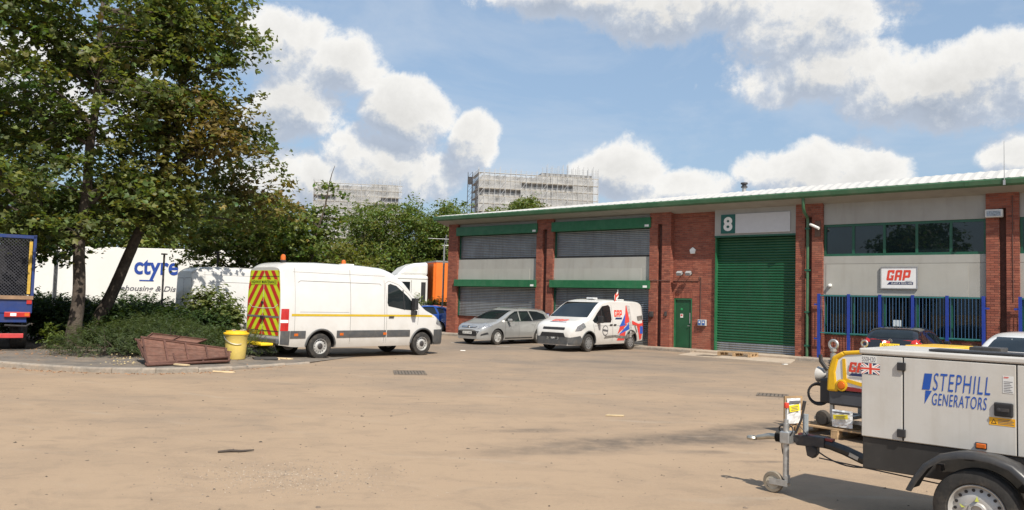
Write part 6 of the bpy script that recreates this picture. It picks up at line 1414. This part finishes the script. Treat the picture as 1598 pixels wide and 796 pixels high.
def tree(name, label, base, trunk, tr, lobes, ncl, per, leaf, pal, seed, group, shape='maple', spread=.42, flat_=.35, bark=None, limbs=12, warm=None, minz=0.0):
    """trunk: polyline of (dx,dy,z) with radii tr; lobes: ellipsoids (cx,cy,cz,rx,ry,rz) relative to the base that hold the foliage"""
    rs = np.random.RandomState(seed); rr = random.Random(seed); bark = bark or BARK
    e = empty(name, base, 0, label=label, cat='tree', group=group)
    T = [Vector(p) for p in trunk]; mb = MB()
    # root flare and slight waver
    dense = []; rad = []
    for i in range(len(T) - 1):
        for k in range(5):
            f = k / 5; p = T[i].lerp(T[i + 1], f); p += Vector((math.sin(p.z * 2.1 + seed) * .035, math.cos(p.z * 1.7 + seed) * .03, 0)) * min(1, p.z); dense.append(p); r = tr[i] + (tr[i + 1] - tr[i]) * f; rad.append(r * (1 + .55 * math.exp(-max(0, p.z) * 3.2)))
    dense.append(T[-1]); rad.append(tr[-1]); mb.tube(dense, rad, 12)
    L = np.array(lobes, float); vol = L[:, 3] * L[:, 4] * L[:, 5]; pick = rs.choice(len(L), ncl, p=vol / vol.sum())
    d = rs.randn(ncl, 3); d /= np.linalg.norm(d, axis=1, keepdims=True); rad_ = rs.uniform(.30, 1, ncl) ** .55
    C = L[pick, :3] + d * rad_[:, None] * L[pick, 3:6]
    # main limbs reach out to a spread of cluster points
    order = rs.permutation(ncl)[:limbs]; 
    lm = MB(); branch_pts = [np.array(p) for p in dense[len(dense) // 3:]]; branch_r = list(rad[len(dense) // 3:])
    for i in order:
        tgt = Vector(C[i]); ix = min([j for j in range(len(dense)) if dense[j].z >= minz], key=lambda j: abs(dense[j].z - max(dense[len(dense) // 4].z, tgt.z - (tgt - dense[j]).length * .55))); st = dense[ix]
        mid = st.lerp(tgt, .5) + Vector((0, 0, .12 * (tgt - st).length)) + Vector((rr.uniform(-.3, .3), rr.uniform(-.3, .3), 0)); pts = bez(st, mid, tgt, 8); r0 = min(rad[ix] * .55, .10 + .02 * (tgt - st).length)
        rr0 = [r0 * (1 - .85 * k / 8) for k in range(9)]; lm.tube(pts, rr0, 7)
        for k in range(2, 9): branch_pts.append(np.array(pts[k])); branch_r.append(rr0[k])
    BP = np.array(branch_pts); tw = MB()
    for c in C:
        dd = np.linalg.norm(BP - c, axis=1) + .5 * np.maximum(0, BP[:, 2] - c[2]); j = int(dd.argmin()); a = Vector(BP[j]); b = Vector(c)
        pts = bez(a, a.lerp(b, .5) + Vector((0, 0, .10 * (b - a).length)), b, 3); r0 = min(branch_r[j] * .6, .035); tw.tube(pts, [r0, r0 * .7, r0 * .45, .006], 4, caps=False)
    mb.build('trunk', bark, e, smooth=True, angle=60); o = lm.build('limbs', bark, e, smooth=True, angle=60, fix=False); o['kind'] = 'stuff'; o = tw.build('twigs', bark, e, fix=False); o['kind'] = 'stuff'
    # sprays of leaves: flattened, drooping slightly at the rim
    n = ncl * per; ci = np.repeat(np.arange(ncl), per); NT = 7
    td = rs.randn(ncl, NT, 3) * np.array([1, 1, flat_ * .9]) + np.array([0, 0, .05]); td /= np.linalg.norm(td, axis=2, keepdims=True)   # leaves sit along short twigs that fan out from each spray
    ti = rs.randint(0, NT, n); tt = rs.uniform(.05, 1, n) ** .8 * spread * 2.1 * rs.uniform(.7, 1.2, (ncl, NT))[ci, ti]
    off = td[ci, ti] * tt[:, None] + rs.randn(n, 3) * spread * np.array([.24, .24, .18]); off[:, 2] -= .16 * tt ** 2 / spread
    cen = C[ci] + off; nor = np.array([0, 0, 1.0]) + rs.randn(n, 3) * .55 + off * np.array([.5, .5, 0])
    cl_ = rs.rand(ncl); pal = np.array(pal); base_c = pal[rs.choice(len(pal), ncl)]
    col = base_c[ci] * rs.uniform(.7, 1.3, (n, 1)) * (1 + .12 * rs.randn(n, 3) * np.array([1, .4, .5]))
    if warm is not None:
        for (wx, wy, wz, wr, wc, amt) in warm:
            f = np.clip(1.2 - np.linalg.norm(C - np.array([wx, wy, wz]), axis=1) / wr, 0, 1)[ci] * amt; f = f * (rs.rand(n) < .9)
            col = col * (1 - f[:, None]) + np.array(wc) * rs.uniform(.7, 1.35, (n, 1)) * f[:, None]
    odd = rs.rand(n) < .012; col[odd] = np.array([.20, .15, .02]) * rs.uniform(.6, 1.2, (odd.sum(), 1))
    size = leaf * rs.uniform(.5, 1.45, n)
    o = bpy.data.objects.new('crown', leaf_mesh('crown', cen, nor, size, np.clip(col, .004, .6), rs, shape)); COL.objects.link(o); o.parent = e
    return e
G1 = [(.092, .130, .038), (.116, .154, .044), (.142, .172, .050), (.160, .178, .056), (.104, .134, .050)]
G2 = [(.096, .140, .034), (.120, .166, .040), (.142, .182, .048), (.156, .190, .054)]
GD = [(.034, .064, .020), (.044, .078, .022), (.054, .088, .026)]
WARM = (.21, .115, .05)
# two big maples on the island
tree('maple_tree', 'tall maple with upright trunk on the island beside the blue truck', (-12.75, 23.5, .09), [(0, 0, -.1), (.03, .02, 1.0), (.06, .05, 2.2), (.02, .1, 4.0), (.15, .2, 6.5), (.2, .2, 9.0), (.2, .2, 11.8)], [.20, .185, .17, .15, .12, .08, .03],
     [(-1.6, .3, 5.2, 3.3, 2.8, 2.2), (.4, -.2, 4.4, 2.0, 2.2, 1.2), (-2.4, 0, 8.4, 3.0, 2.8, 2.2), (.6, .3, 7.6, 2.6, 2.4, 2.0), (0, .4, 10.3, 3.2, 2.8, 2.0), (-4.2, 1.0, 6.0, 2.6, 2.2, 2.4), (-.4, -.3, 3.75, 2.9, 1.9, .7)], 365, 72, .16, G1, 11, 'maples on the island', limbs=16, minz=2.9)
tree('maple_tree', 'maple with leaning trunk and russet tinged crown right of the upright one', (-13.3, 25.6, .10), [(0, 0, -.1), (.20, 0, .8), (.72, -.05, 2.0), (1.2, -.1, 3.0), (1.9, 0, 5.0), (2.3, .2, 7.5), (2.6, .2, 10.0), (2.7, .2, 12.0)], [.23, .20, .18, .165, .13, .09, .05, .02],
     [(1.7, .3, 4.8, 2.0, 2.0, 1.25), (3.7, 4.3, 5.45, 1.7, 1.5, 1.4), (2.6, .4, 7.0, 1.9, 2.0, 1.5), (2.7, .2, 10.6, 1.7, 2.0, 1.9), (4.0, .2, 9.7, 1.0, 1.2, .8), (1.2, .5, 9.2, 1.9, 2.0, 1.8), (3.6, .6, 8.2, .9, 1.0, .7), (3.9, 2.2, 6.9, 1.1, 1.3, .8)], 330, 70, .16, G1, 23, 'maples on the island', limbs=18, minz=3.6,
     warm=[(3.6, -.2, 7.0, 2.0, WARM, .7), (4.2, 3.6, 5.6, 1.5, WARM, .7), (3.3, -.6, 5.0, 1.2, (.15, .12, .03), .5)])
tree('maple_tree', 'part of a dark tree behind the blue truck at the left edge', (-21.0, 30.5, 0), [(0, 0, 0), (0, 0, 3), (.2, 0, 6), (.2, 0, 9)], [.22, .18, .12, .04], [(0, 0, 5.2, 3.8, 3.2, 3.2), (.6, 0, 8.6, 3.2, 3, 2.6), (3.2, .6, 4.4, 2.0, 2.0, 1.6)], 240, 60, .20, GD, 31, 'trees behind the island', limbs=10)
# slender trees between island and lorry
tree('young_tree', 'young green tree with thin leading shoot behind the white panel van', (-8.4, 33.0, 0), [(0, 0, 0), (.05, 0, 2), (.2, 0, 4), (.6, 0, 5.6), (.95, 0, 7.2)], [.10, .085, .06, .035, .010], [(-1.4, 0, 3.9, 1.8, 1.6, 1.7), (.2, 0, 3.2, 1.8, 1.6, 1.2), (.3, 0, 5.0, 1.2, 1.1, .9), (.9, 0, 6.1, .45, .45, .8), (1.0, 0, 7.15, .22, .22, .25), (-1.9, 0, 5.3, .9, .9, .8), (1.7, .3, 3.0, 1.3, 1.2, .9)], 210, 55, .15, G2, 41, 'trees behind the vans', limbs=10, spread=.34, warm=[(1.6, 0, 3.4, 1.2, (.14, .11, .02), .6)])
tree('young_tree', 'bushy dark tree between the maple crown and the young tree', (-11.6, 34.5, 0), [(0, 0, 0), (0, 0, 2.4), (.1, 0, 5.2)], [.13, .10, .03], [(0, 0, 3.6, 2.6, 2.2, 2.1), (.3, 0, 5.2, 1.7, 1.6, 1.2), (-2.2, .4, 5.4, 1.6, 1.6, 1.0)], 170, 60, .17, G1, 43, 'trees behind the vans', limbs=9)
# broad trees beyond the lorry
tree('broad_tree', 'broad round green tree behind the white lorry cab', (-8.9, 62.0, 0), [(0, 0, 0), (0, 0, 3), (0, 0, 7.5)], [.32, .26, .08], [(0, 0, 6.0, 4.2, 3.6, 3.2), (-2.3, 0, 7.2, 2.2, 2, 1.8), (2.3, -.5, 6.4, 2.8, 2.4, 2.8), (-3.4, 0, 4.0, 2.6, 2.2, 2.0), (3.0, -1, 3.6, 2.8, 2.4, 2.2), (0.6, -1.2, 3.8, 3.0, 2.2, 2.2)], 380, 125, .20, G2, 51, 'trees beyond the lorry', 'oval', .62, .7, limbs=12)
tree('broad_tree', 'second broad green tree against the building corner', (-4.6, 60.0, 0), [(0, 0, 0), (0, 0, 3), (0, 0, 6.5)], [.30, .24, .08], [(0, 0, 4.8, 2.6, 2.4, 2.8), (-.2, 0, 7.0, 1.9, 1.8, 1.7), (1.3, 0, 4.2, 2.0, 1.8, 2.2)], 220, 125, .20, G2, 53, 'trees beyond the lorry', 'oval', .60, .7, limbs=9)
tree('broad_tree', 'small tree top showing just left of the scaffolded tower', (-5.9, 80.0, 0), [(0, 0, 0), (0, 0, 5), (.2, 0, 10.4)], [.28, .2, .03], [(0, 0, 9.9, 1.6, 1.6, 1.8), (.5, 0, 7.6, 2.6, 2.4, 2.2)], 90, 90, .27, G2, 55, 'trees beyond the lorry', 'oval', .55, .7, limbs=6)
tree('broad_tree', 'tree tops over the roof edge in front of the scaffolded tower', (1.2, 92.0, 0), [(0, 0, 0), (0, 0, 6), (0, 0, 11)], [.3, .25, .06], [(.4, 0, 11.6, 2.3, 2.2, 2.2), (-3.0, 0, 10.2, 2.3, 2.2, 2.0), (3.8, 0, 11.0, 2.2, 2.0, 1.6), (-5.2, 0, 9.6, 1.6, 1.5, 1.4)], 200, 90, .30, G2, 57, 'trees beyond the lorry', 'oval', .62, .7, limbs=8)
tree('broad_tree', 'pale green tree far left behind the box trailer', (-27.0, 52.0, 0), [(0, 0, 0), (0, 0, 3), (0, 0, 7)], [.3, .25, .06], [(0, 0, 5.2, 5, 4, 3.2), (6.0, 0, 4.8, 4.2, 3.4, 2.6), (11.5, 1, 4.6, 3.6, 3, 2.4)], 260, 60, .36, G2, 59, 'trees beyond the lorry', 'oval', .7, .7, limbs=9)
# trees across the road behind the camera: only the office windows show them
for k, (x, y, s) in enumerate(((-30, -2, 9), (-22, 2.5, 7.5), (-40, -12, 11), (-34, 8, 8))):
    tree('street_tree', ['tree mirrored in the office windows, widest crown', 'tree mirrored in the office windows, smallest', 'tree mirrored in the office windows, tallest', 'tree mirrored in the office windows, farthest left'][k], (x, y, 0), [(0, 0, 0), (0.2, 0, s * .4), (0, 0, s)], [.3, .22, .05], [(0, 0, s * .68, s * .38, s * .38, s * .36)], 70, 40, .5, GD, 61 + k, 'trees mirrored in the windows', 'oval', .8, .7, limbs=7)
# shrubs
def shrub(name, label, base, lobes, n, leaf, pal, seed, shape='needle', group='shrubs on the island', upright=.5, stems=60, cat='shrub'):
    rs = np.random.RandomState(seed); e = empty(name, base, 0, label=label, cat=cat, group=group)
    L = np.array(lobes, float); vol = L[:, 3] * L[:, 4] * (L[:, 5] + .3); ns = n // 14; pick = rs.choice(len(L), ns, p=vol / vol.sum())
    d = rs.randn(ns, 3); d[:, 2] = np.abs(d[:, 2]); d /= np.linalg.norm(d, axis=1, keepdims=True); r = rs.uniform(.72, 1.08, ns)
    tip = L[pick, :3] + d * r[:, None] * L[pick, 3:6]; tip[:, 2] = np.maximum(tip[:, 2], .04)
    out = d * np.array([1, 1, .6]) + rs.randn(ns, 3) * .35; out[:, 2] += .15
    out /= np.linalg.norm(out, axis=1, keepdims=True)
    # each sprig: a short arching twig with leaves in two ranks
    ci = np.repeat(np.arange(ns), 14); f = np.tile(np.linspace(-.6, .5, 14), ns); Ls = (leaf * 4.2) * rs.uniform(.6, 1.3, ns)
    cen = tip[ci] + out[ci] * (f * Ls[ci])[:, None]; cen[:, 2] -= (f + .6) ** 2 * .10 * Ls[ci]
    side = np.cross(out, rs.randn(ns, 3)); side /= np.linalg.norm(side, axis=1, keepdims=True)
    sgn = np.tile(np.where(np.arange(14) % 2, 1, -1), ns); al = out[ci] * .8 + side[ci] * sgn[:, None] * .9 + rs.randn(len(ci), 3) * .2; cen = cen + al * leaf * .3; cen[:, 2] = np.maximum(cen[:, 2], .02)
    nor = np.array([0, 0, 1.0]) + d[ci] * .8 + rs.randn(len(ci), 3) * .5
    pal = np.array(pal); col = pal[rs.choice(len(pal), ns)][ci] * rs.uniform(.65, 1.35, (len(ci), 1))
    o = bpy.data.objects.new('foliage', leaf_mesh('foliage', cen, nor, leaf * rs.uniform(.6, 1.3, len(ci)), np.clip(col, .004, .5), rs, shape, al)); COL.objects.link(o); o.parent = e
    mb = MB()
    for i in rs.choice(ns, min(stems, ns), replace=False):
        c = L[pick[i]]; a = Vector((c[0] + rs.randn() * .2 * c[3], c[1] + rs.randn() * .2 * c[4], 0)); b = Vector(tip[i]); mb.tube(bez(a, a.lerp(b, .5) + Vector((0, 0, .3 * b.z)), b, 4), [.016, .013, .010, .007, .004], 5, caps=False)
    o = mb.build('stems', BARK, e, fix=False); o['kind'] = 'stuff'; return e
JUN = [(.060, .088, .034), (.074, .102, .037), (.088, .116, .043), (.050, .074, .030)]
shrub('spreading_shrub', 'low spreading grey green shrub behind the brown timber panels', (-9.6, 21.2, .10), [(-1.0, .2, .1, 1.5, 1.1, .75), (.6, .6, .1, 1.6, 1.2, .72), (1.9, 1.6, .1, 1.2, 1.0, .62), (-.2, 1.2, .1, 1.6, 1.2, .95)], 42000, .085, JUN, 71)
shrub('dark_shrub', 'dark tall shrub between the two maple trunks', (-13.0, 25.8, .1), [(-1.0, .4, .25, 1.4, 1.1, 1.05), (.7, .5, .25, 1.5, 1.2, .95), (-2.4, .6, .25, 1.3, 1.1, 1.1)], 26000, .11, GD, 73, 'oval')
shrub('dark_shrub', 'dark tall shrub behind the leaning maple trunk', (-10.7, 25.6, .1), [(0, .2, .2, 1.5, 1.1, .95), (1.1, .0, .2, 1.0, .9, .9), (-1.2, .4, .2, 1.1, 1.0, 1.0)], 22000, .10, GD, 74, 'oval')
shrub('weed_clump', 'small sunlit weed at the foot of the upright maple', (-13.1, 22.9, .1), [(0, 0, .15, .20, .18, .55)], 420, .10, G2, 75, 'oval', stems=10, cat='weed')
shrub('tall_shrub', 'leafy shoots standing against the shaded white van rear', (-9.85, 26.4, .1), [(0, 0, .9, .9, .5, .9), (.6, -.2, .7, .5, .4, .6)], 3600, .14, G1, 76, 'oval', stems=24)
shrub('clipped_hedge', 'green hedge behind the blue car at the building corner', (-4.6, 45.4, 0), [(-3.6, .4, .5, 2.2, .8, 1.25), (-1.0, .2, .5, 2.4, .8, 1.3), (1.4, 0, .5, 2.0, .8, 1.25), (-6.0, .6, .5, 2.2, .8, 1.2)], 26000, .14, G2, 77, 'oval', 'hedges', stems=30, cat='hedge')
shrub('clipped_hedge', 'dark hedge under the white box trailer', (-17.0, 38.2, 0), [(-5, 0, .3, 3, .9, 1.2), (-1, 0, .3, 3, .9, 1.25), (3.4, 0, .3, 3, .9, 1.2), (-9.5, 0, .3, 3, 1.0, 1.5)], 26000, .16, GD, 78, 'oval', 'hedges', stems=30, cat='hedge')

# ------------------------------------------------------------------ slim posts by the box trailer and aerial pole at the building corner
for k, (x, y, lab) in enumerate(((-19.9, 35.0, 'grey post left of the upright maple before the trailer'), (-11.75, 32.0, 'thin dark post standing before the box trailer lettering'), (-15.2, 35.0, 'thin dark post between the maple trunks and the trailer'))):
    mb = MB(); mb.tube([(0, 0, 0), (0, 0, 3.4)], .085 if k == 0 else .045, 8); mb.bb(-.1, .1, -.1, .1, 3.4, 3.46); o = mb.build('fence_post', GALV if k == 0 else DARKM, None, loc=(x, y, 0)); tag(o, lab, 'post', 'posts by the trailer')
ae = empty('aerial_pole', (-3.75, 44.2, 0), 0, label='grey pole with small aerial beside the building corner', cat='aerial')
mb = MB(); mb.tube([(0, 0, 0), (0, 0, 4.8)], .05, 8); mb.build('pole', GALV, ae); mb = MB(); mb.tube([(-.9, 0, 5.12), (.25, 0, 5.10)], .012, 5); mb.tube([(.0, 0, 4.8), (.10, 0, 5.35)], .016, 5); mb.tube([(.12, 0, 4.6), (.12, 0, 5.3)], .014, 5); mb.tube([(-.1, 0, 4.75), (.35, 0, 4.75)], .02, 5)
for k in range(6): mb.tube([(-.85 + k * .16, -.1, 5.12), (-.85 + k * .16, .1, 5.12)], .006, 4)
mb.build('antenna', GALV, ae)

# ------------------------------------------------------------------ scaffolded tower blocks far behind
TW = mat('tower_wall', (.27, .265, .26), .8, 0, .12, .3); TWB = mat('tower_window', (.14, .155, .17), .3, 0, .4, .4); DECK = mat('scaffold_boards', (.58, .55, .49), .8, 0, .15, .5); TUB = mat('scaffold_tube', (.40, .41, .42), .5, .3, .1, 1)
def netting_mat():
    m = bpy.data.materials.new('debris_netting'); m.use_nodes = True; nt = m.node_tree; nt.nodes.clear(); o = N(nt, 'ShaderNodeOutputMaterial')
    v = N(nt, 'ShaderNodeTexCoord').outputs['Object']; p = N(nt, 'ShaderNodeBsdfPrincipled', i_Roughness=.8); t = N(nt, 'ShaderNodeBsdfTransparent')
    nt.links.new(mixc(nt, noise(nt, v, .35, 5, .6), (.42, .43, .44), (.68, .67, .64)), p.inputs['Base Color'])
    f = ramp(nt, noise(nt, v, .22, 5, .65), [(.35, .12), (.7, .58)]); mx = N(nt, 'ShaderNodeMixShader'); nt.links.new(f, mx.inputs[0]); nt.links.new(t.outputs[0], mx.inputs[1]); nt.links.new(p.outputs[0], mx.inputs[2]); nt.links.new(mx.outputs[0], o.inputs[0]); return m
NET = netting_mat()
def tower(loc, rot, W, Dp, H, step, label, lift=3.0):
    """local: x along the wide face (seen), y into the block; step = (x where the higher part begins, extra height)"""
    e = empty('tower_block', loc, rot, label=label, cat='tower block', group='scaffolded tower blocks'); rr = random.Random(int(W))
    mb = MB(); mb.bb(1.6, W - 1.6, 1.6, Dp, 0, H - 1.0); mb.bb(step[0], W - 2.0, 2.2, Dp - 1, H - 1.0, H + step[1] - 1); wl = mb.build('wall', TW, e)
    nfl = int(H / lift)
    for k in range(nfl - 8, nfl):
        z = k * lift + .9
        ww = MB(); x = 2.6
        while x < W - 4.0:
            w_ = rr.choice((1.4, 1.4, 2.2)); ww.bb(x, x + w_, 1.56, 1.60, z, z + 1.35); x += w_ + rr.choice((.9, 1.3, 2.4))
        y = 3.0
        while y < Dp - 3: ww.bb(1.55, 1.60, y, y + 1.6, z, z + 1.35); y += 3.2
        o = ww.build('window_row', TWB, wl); o['kind'] = 'stuff'
    top = H
    for k in range(nfl - 9, nfl + 1):
        z = k * lift
        d_ = MB(); d_.bb(-.1, W + .1, -.1, 1.35, z - .12, z); d_.bb(-.1, 1.35, 1.36, Dp, z - .12, z); d_.build('scaffold_deck', DECK, e)
        t_ = MB()
        for dz in (.55, 1.1): t_.tube([(-.6, 0, z + dz), (W + .6, 0, z + dz)], .05, 4); t_.tube([(0, -.6, z + dz), (0, Dp, z + dz)], .05, 4)
        t_.build('guard_rail', TUB, e)
    st = MB(); x = 0.0; i = 0
    while x <= W + .01:
        hh = top + rr.uniform(1.2, 2.6) + (step[1] if x > step[0] else 0); st.tube([(x, -.32, 0), (x, -.32, hh)], .10, 4); st.tube([(x, 1.3, 0), (x, 1.3, hh - .3)], .09, 4)
        if i % 4 == 0:
            for k in range(nfl - 8, nfl): st.tube([(x, -.35, k * lift), (x + 2.1, -.35, (k + 1) * lift)], .08, 4)
        x += 2.1; i += 1
    y = 2.1
    while y < Dp: st.tube([(0, y, 0), (0, y, top + rr.uniform(1, 2.4))], .10, 4); y += 2.1
    x = step[0]
    while x < W: st.tube([(x, .9, top), (x, .9, top + step[1] + rr.uniform(1.0, 3.0))], .09, 4); x += 1.7
    for dz in (.6, 1.2, 1.9): st.tube([(step[0], .5, top + step[1] * .5 + dz), (W, .5, top + step[1] * .5 + dz)], .05, 4)
    o = st.build('scaffold_standards', TUB, e, fix=False); o['kind'] = 'stuff'
    for k in range(nfl - 9, nfl):
        if rr.random() < .1: continue
        xs_ = [0, W * rr.uniform(.2, .4), W * rr.uniform(.5, .8), W]
        for a, b in zip(xs_, xs_[1:]):
            if rr.random() < .82: mb = MB(); mb.bb(a + .1, b - .1, -.16, -.12, k * lift + .05, (k + 1) * lift - .35 * rr.random() - .2); mb.build('netting', NET, e)
    return e
tower((-13.6, 308, 0), R(12), 48.5, 18, 51, (25.5, 2.4), 'long tower block wrapped in scaffolding above the roof left of centre')
tower((-98, 390, 0), R(10), 43, 16, 57, (28, 1.5), 'distant scaffolded tower block behind the trees')
# left flank of the nearer tower is seen too: hoist mast
hm = empty('hoist_mast', (-17.4, 316, 0), 0, label='dark scaffold hoist mast at the left end of the long tower', cat='hoist')
mb = MB()
for dx, dy in ((-.9, -.9), (.9, -.9), (.9, .9), (-.9, .9)): mb.tube([(dx, dy, 0), (dx, dy, 52)], .10, 4)
for k in range(26): z = k * 2.0; mb.tube([(-.9, -.9, z), (.9, -.9, z + 2)], .07, 4); mb.tube([(.9, -.9, z), (.9, .9, z + 2)], .07, 4); mb.tube([(-.9, -.9, z), (.9, -.9, z)], .07, 4)
mb.build('mast_lattice', DARKM, hm, fix=False); mb = MB(); mb.bb(-.85, .85, -.85, .85, 47.2, 50.0); mb.build('hoist_car', DARKM, hm)
# low building glimpsed between the trees
hb = empty('low_house', (-14.2, 70, 0), R(8), label='low brick building with blue roof glimpsed between the trees', cat='building')
mb = MB(); mb.bb(0, 7, 0, 6, 0, 5.0); mb.build('wall', mat('house_brick', (.30, .16, .11), .9, var=.15, vscale=3), hb)
mb = MB(); mb.prism([(-.3, 4.95), (7.3, 4.95), (6.6, 5.5), (.4, 5.5)], 'xz', -.3, 6.3); mb.build('roof', mat('roof_blue', (.03, .09, .24), .5), hb)
for x in (1.2, 3.4, 5.4):
    mb = MB(); mb.bb(x, x + 1.0, -.04, .02, 2.9, 4.1); wi = mb.build('window', TWB, hb); mb = MB(); mb.bb(x - .08, x + 1.08, -.08, -.041, 2.78, 2.9); mb.build('sill', PLATE_W, wi)
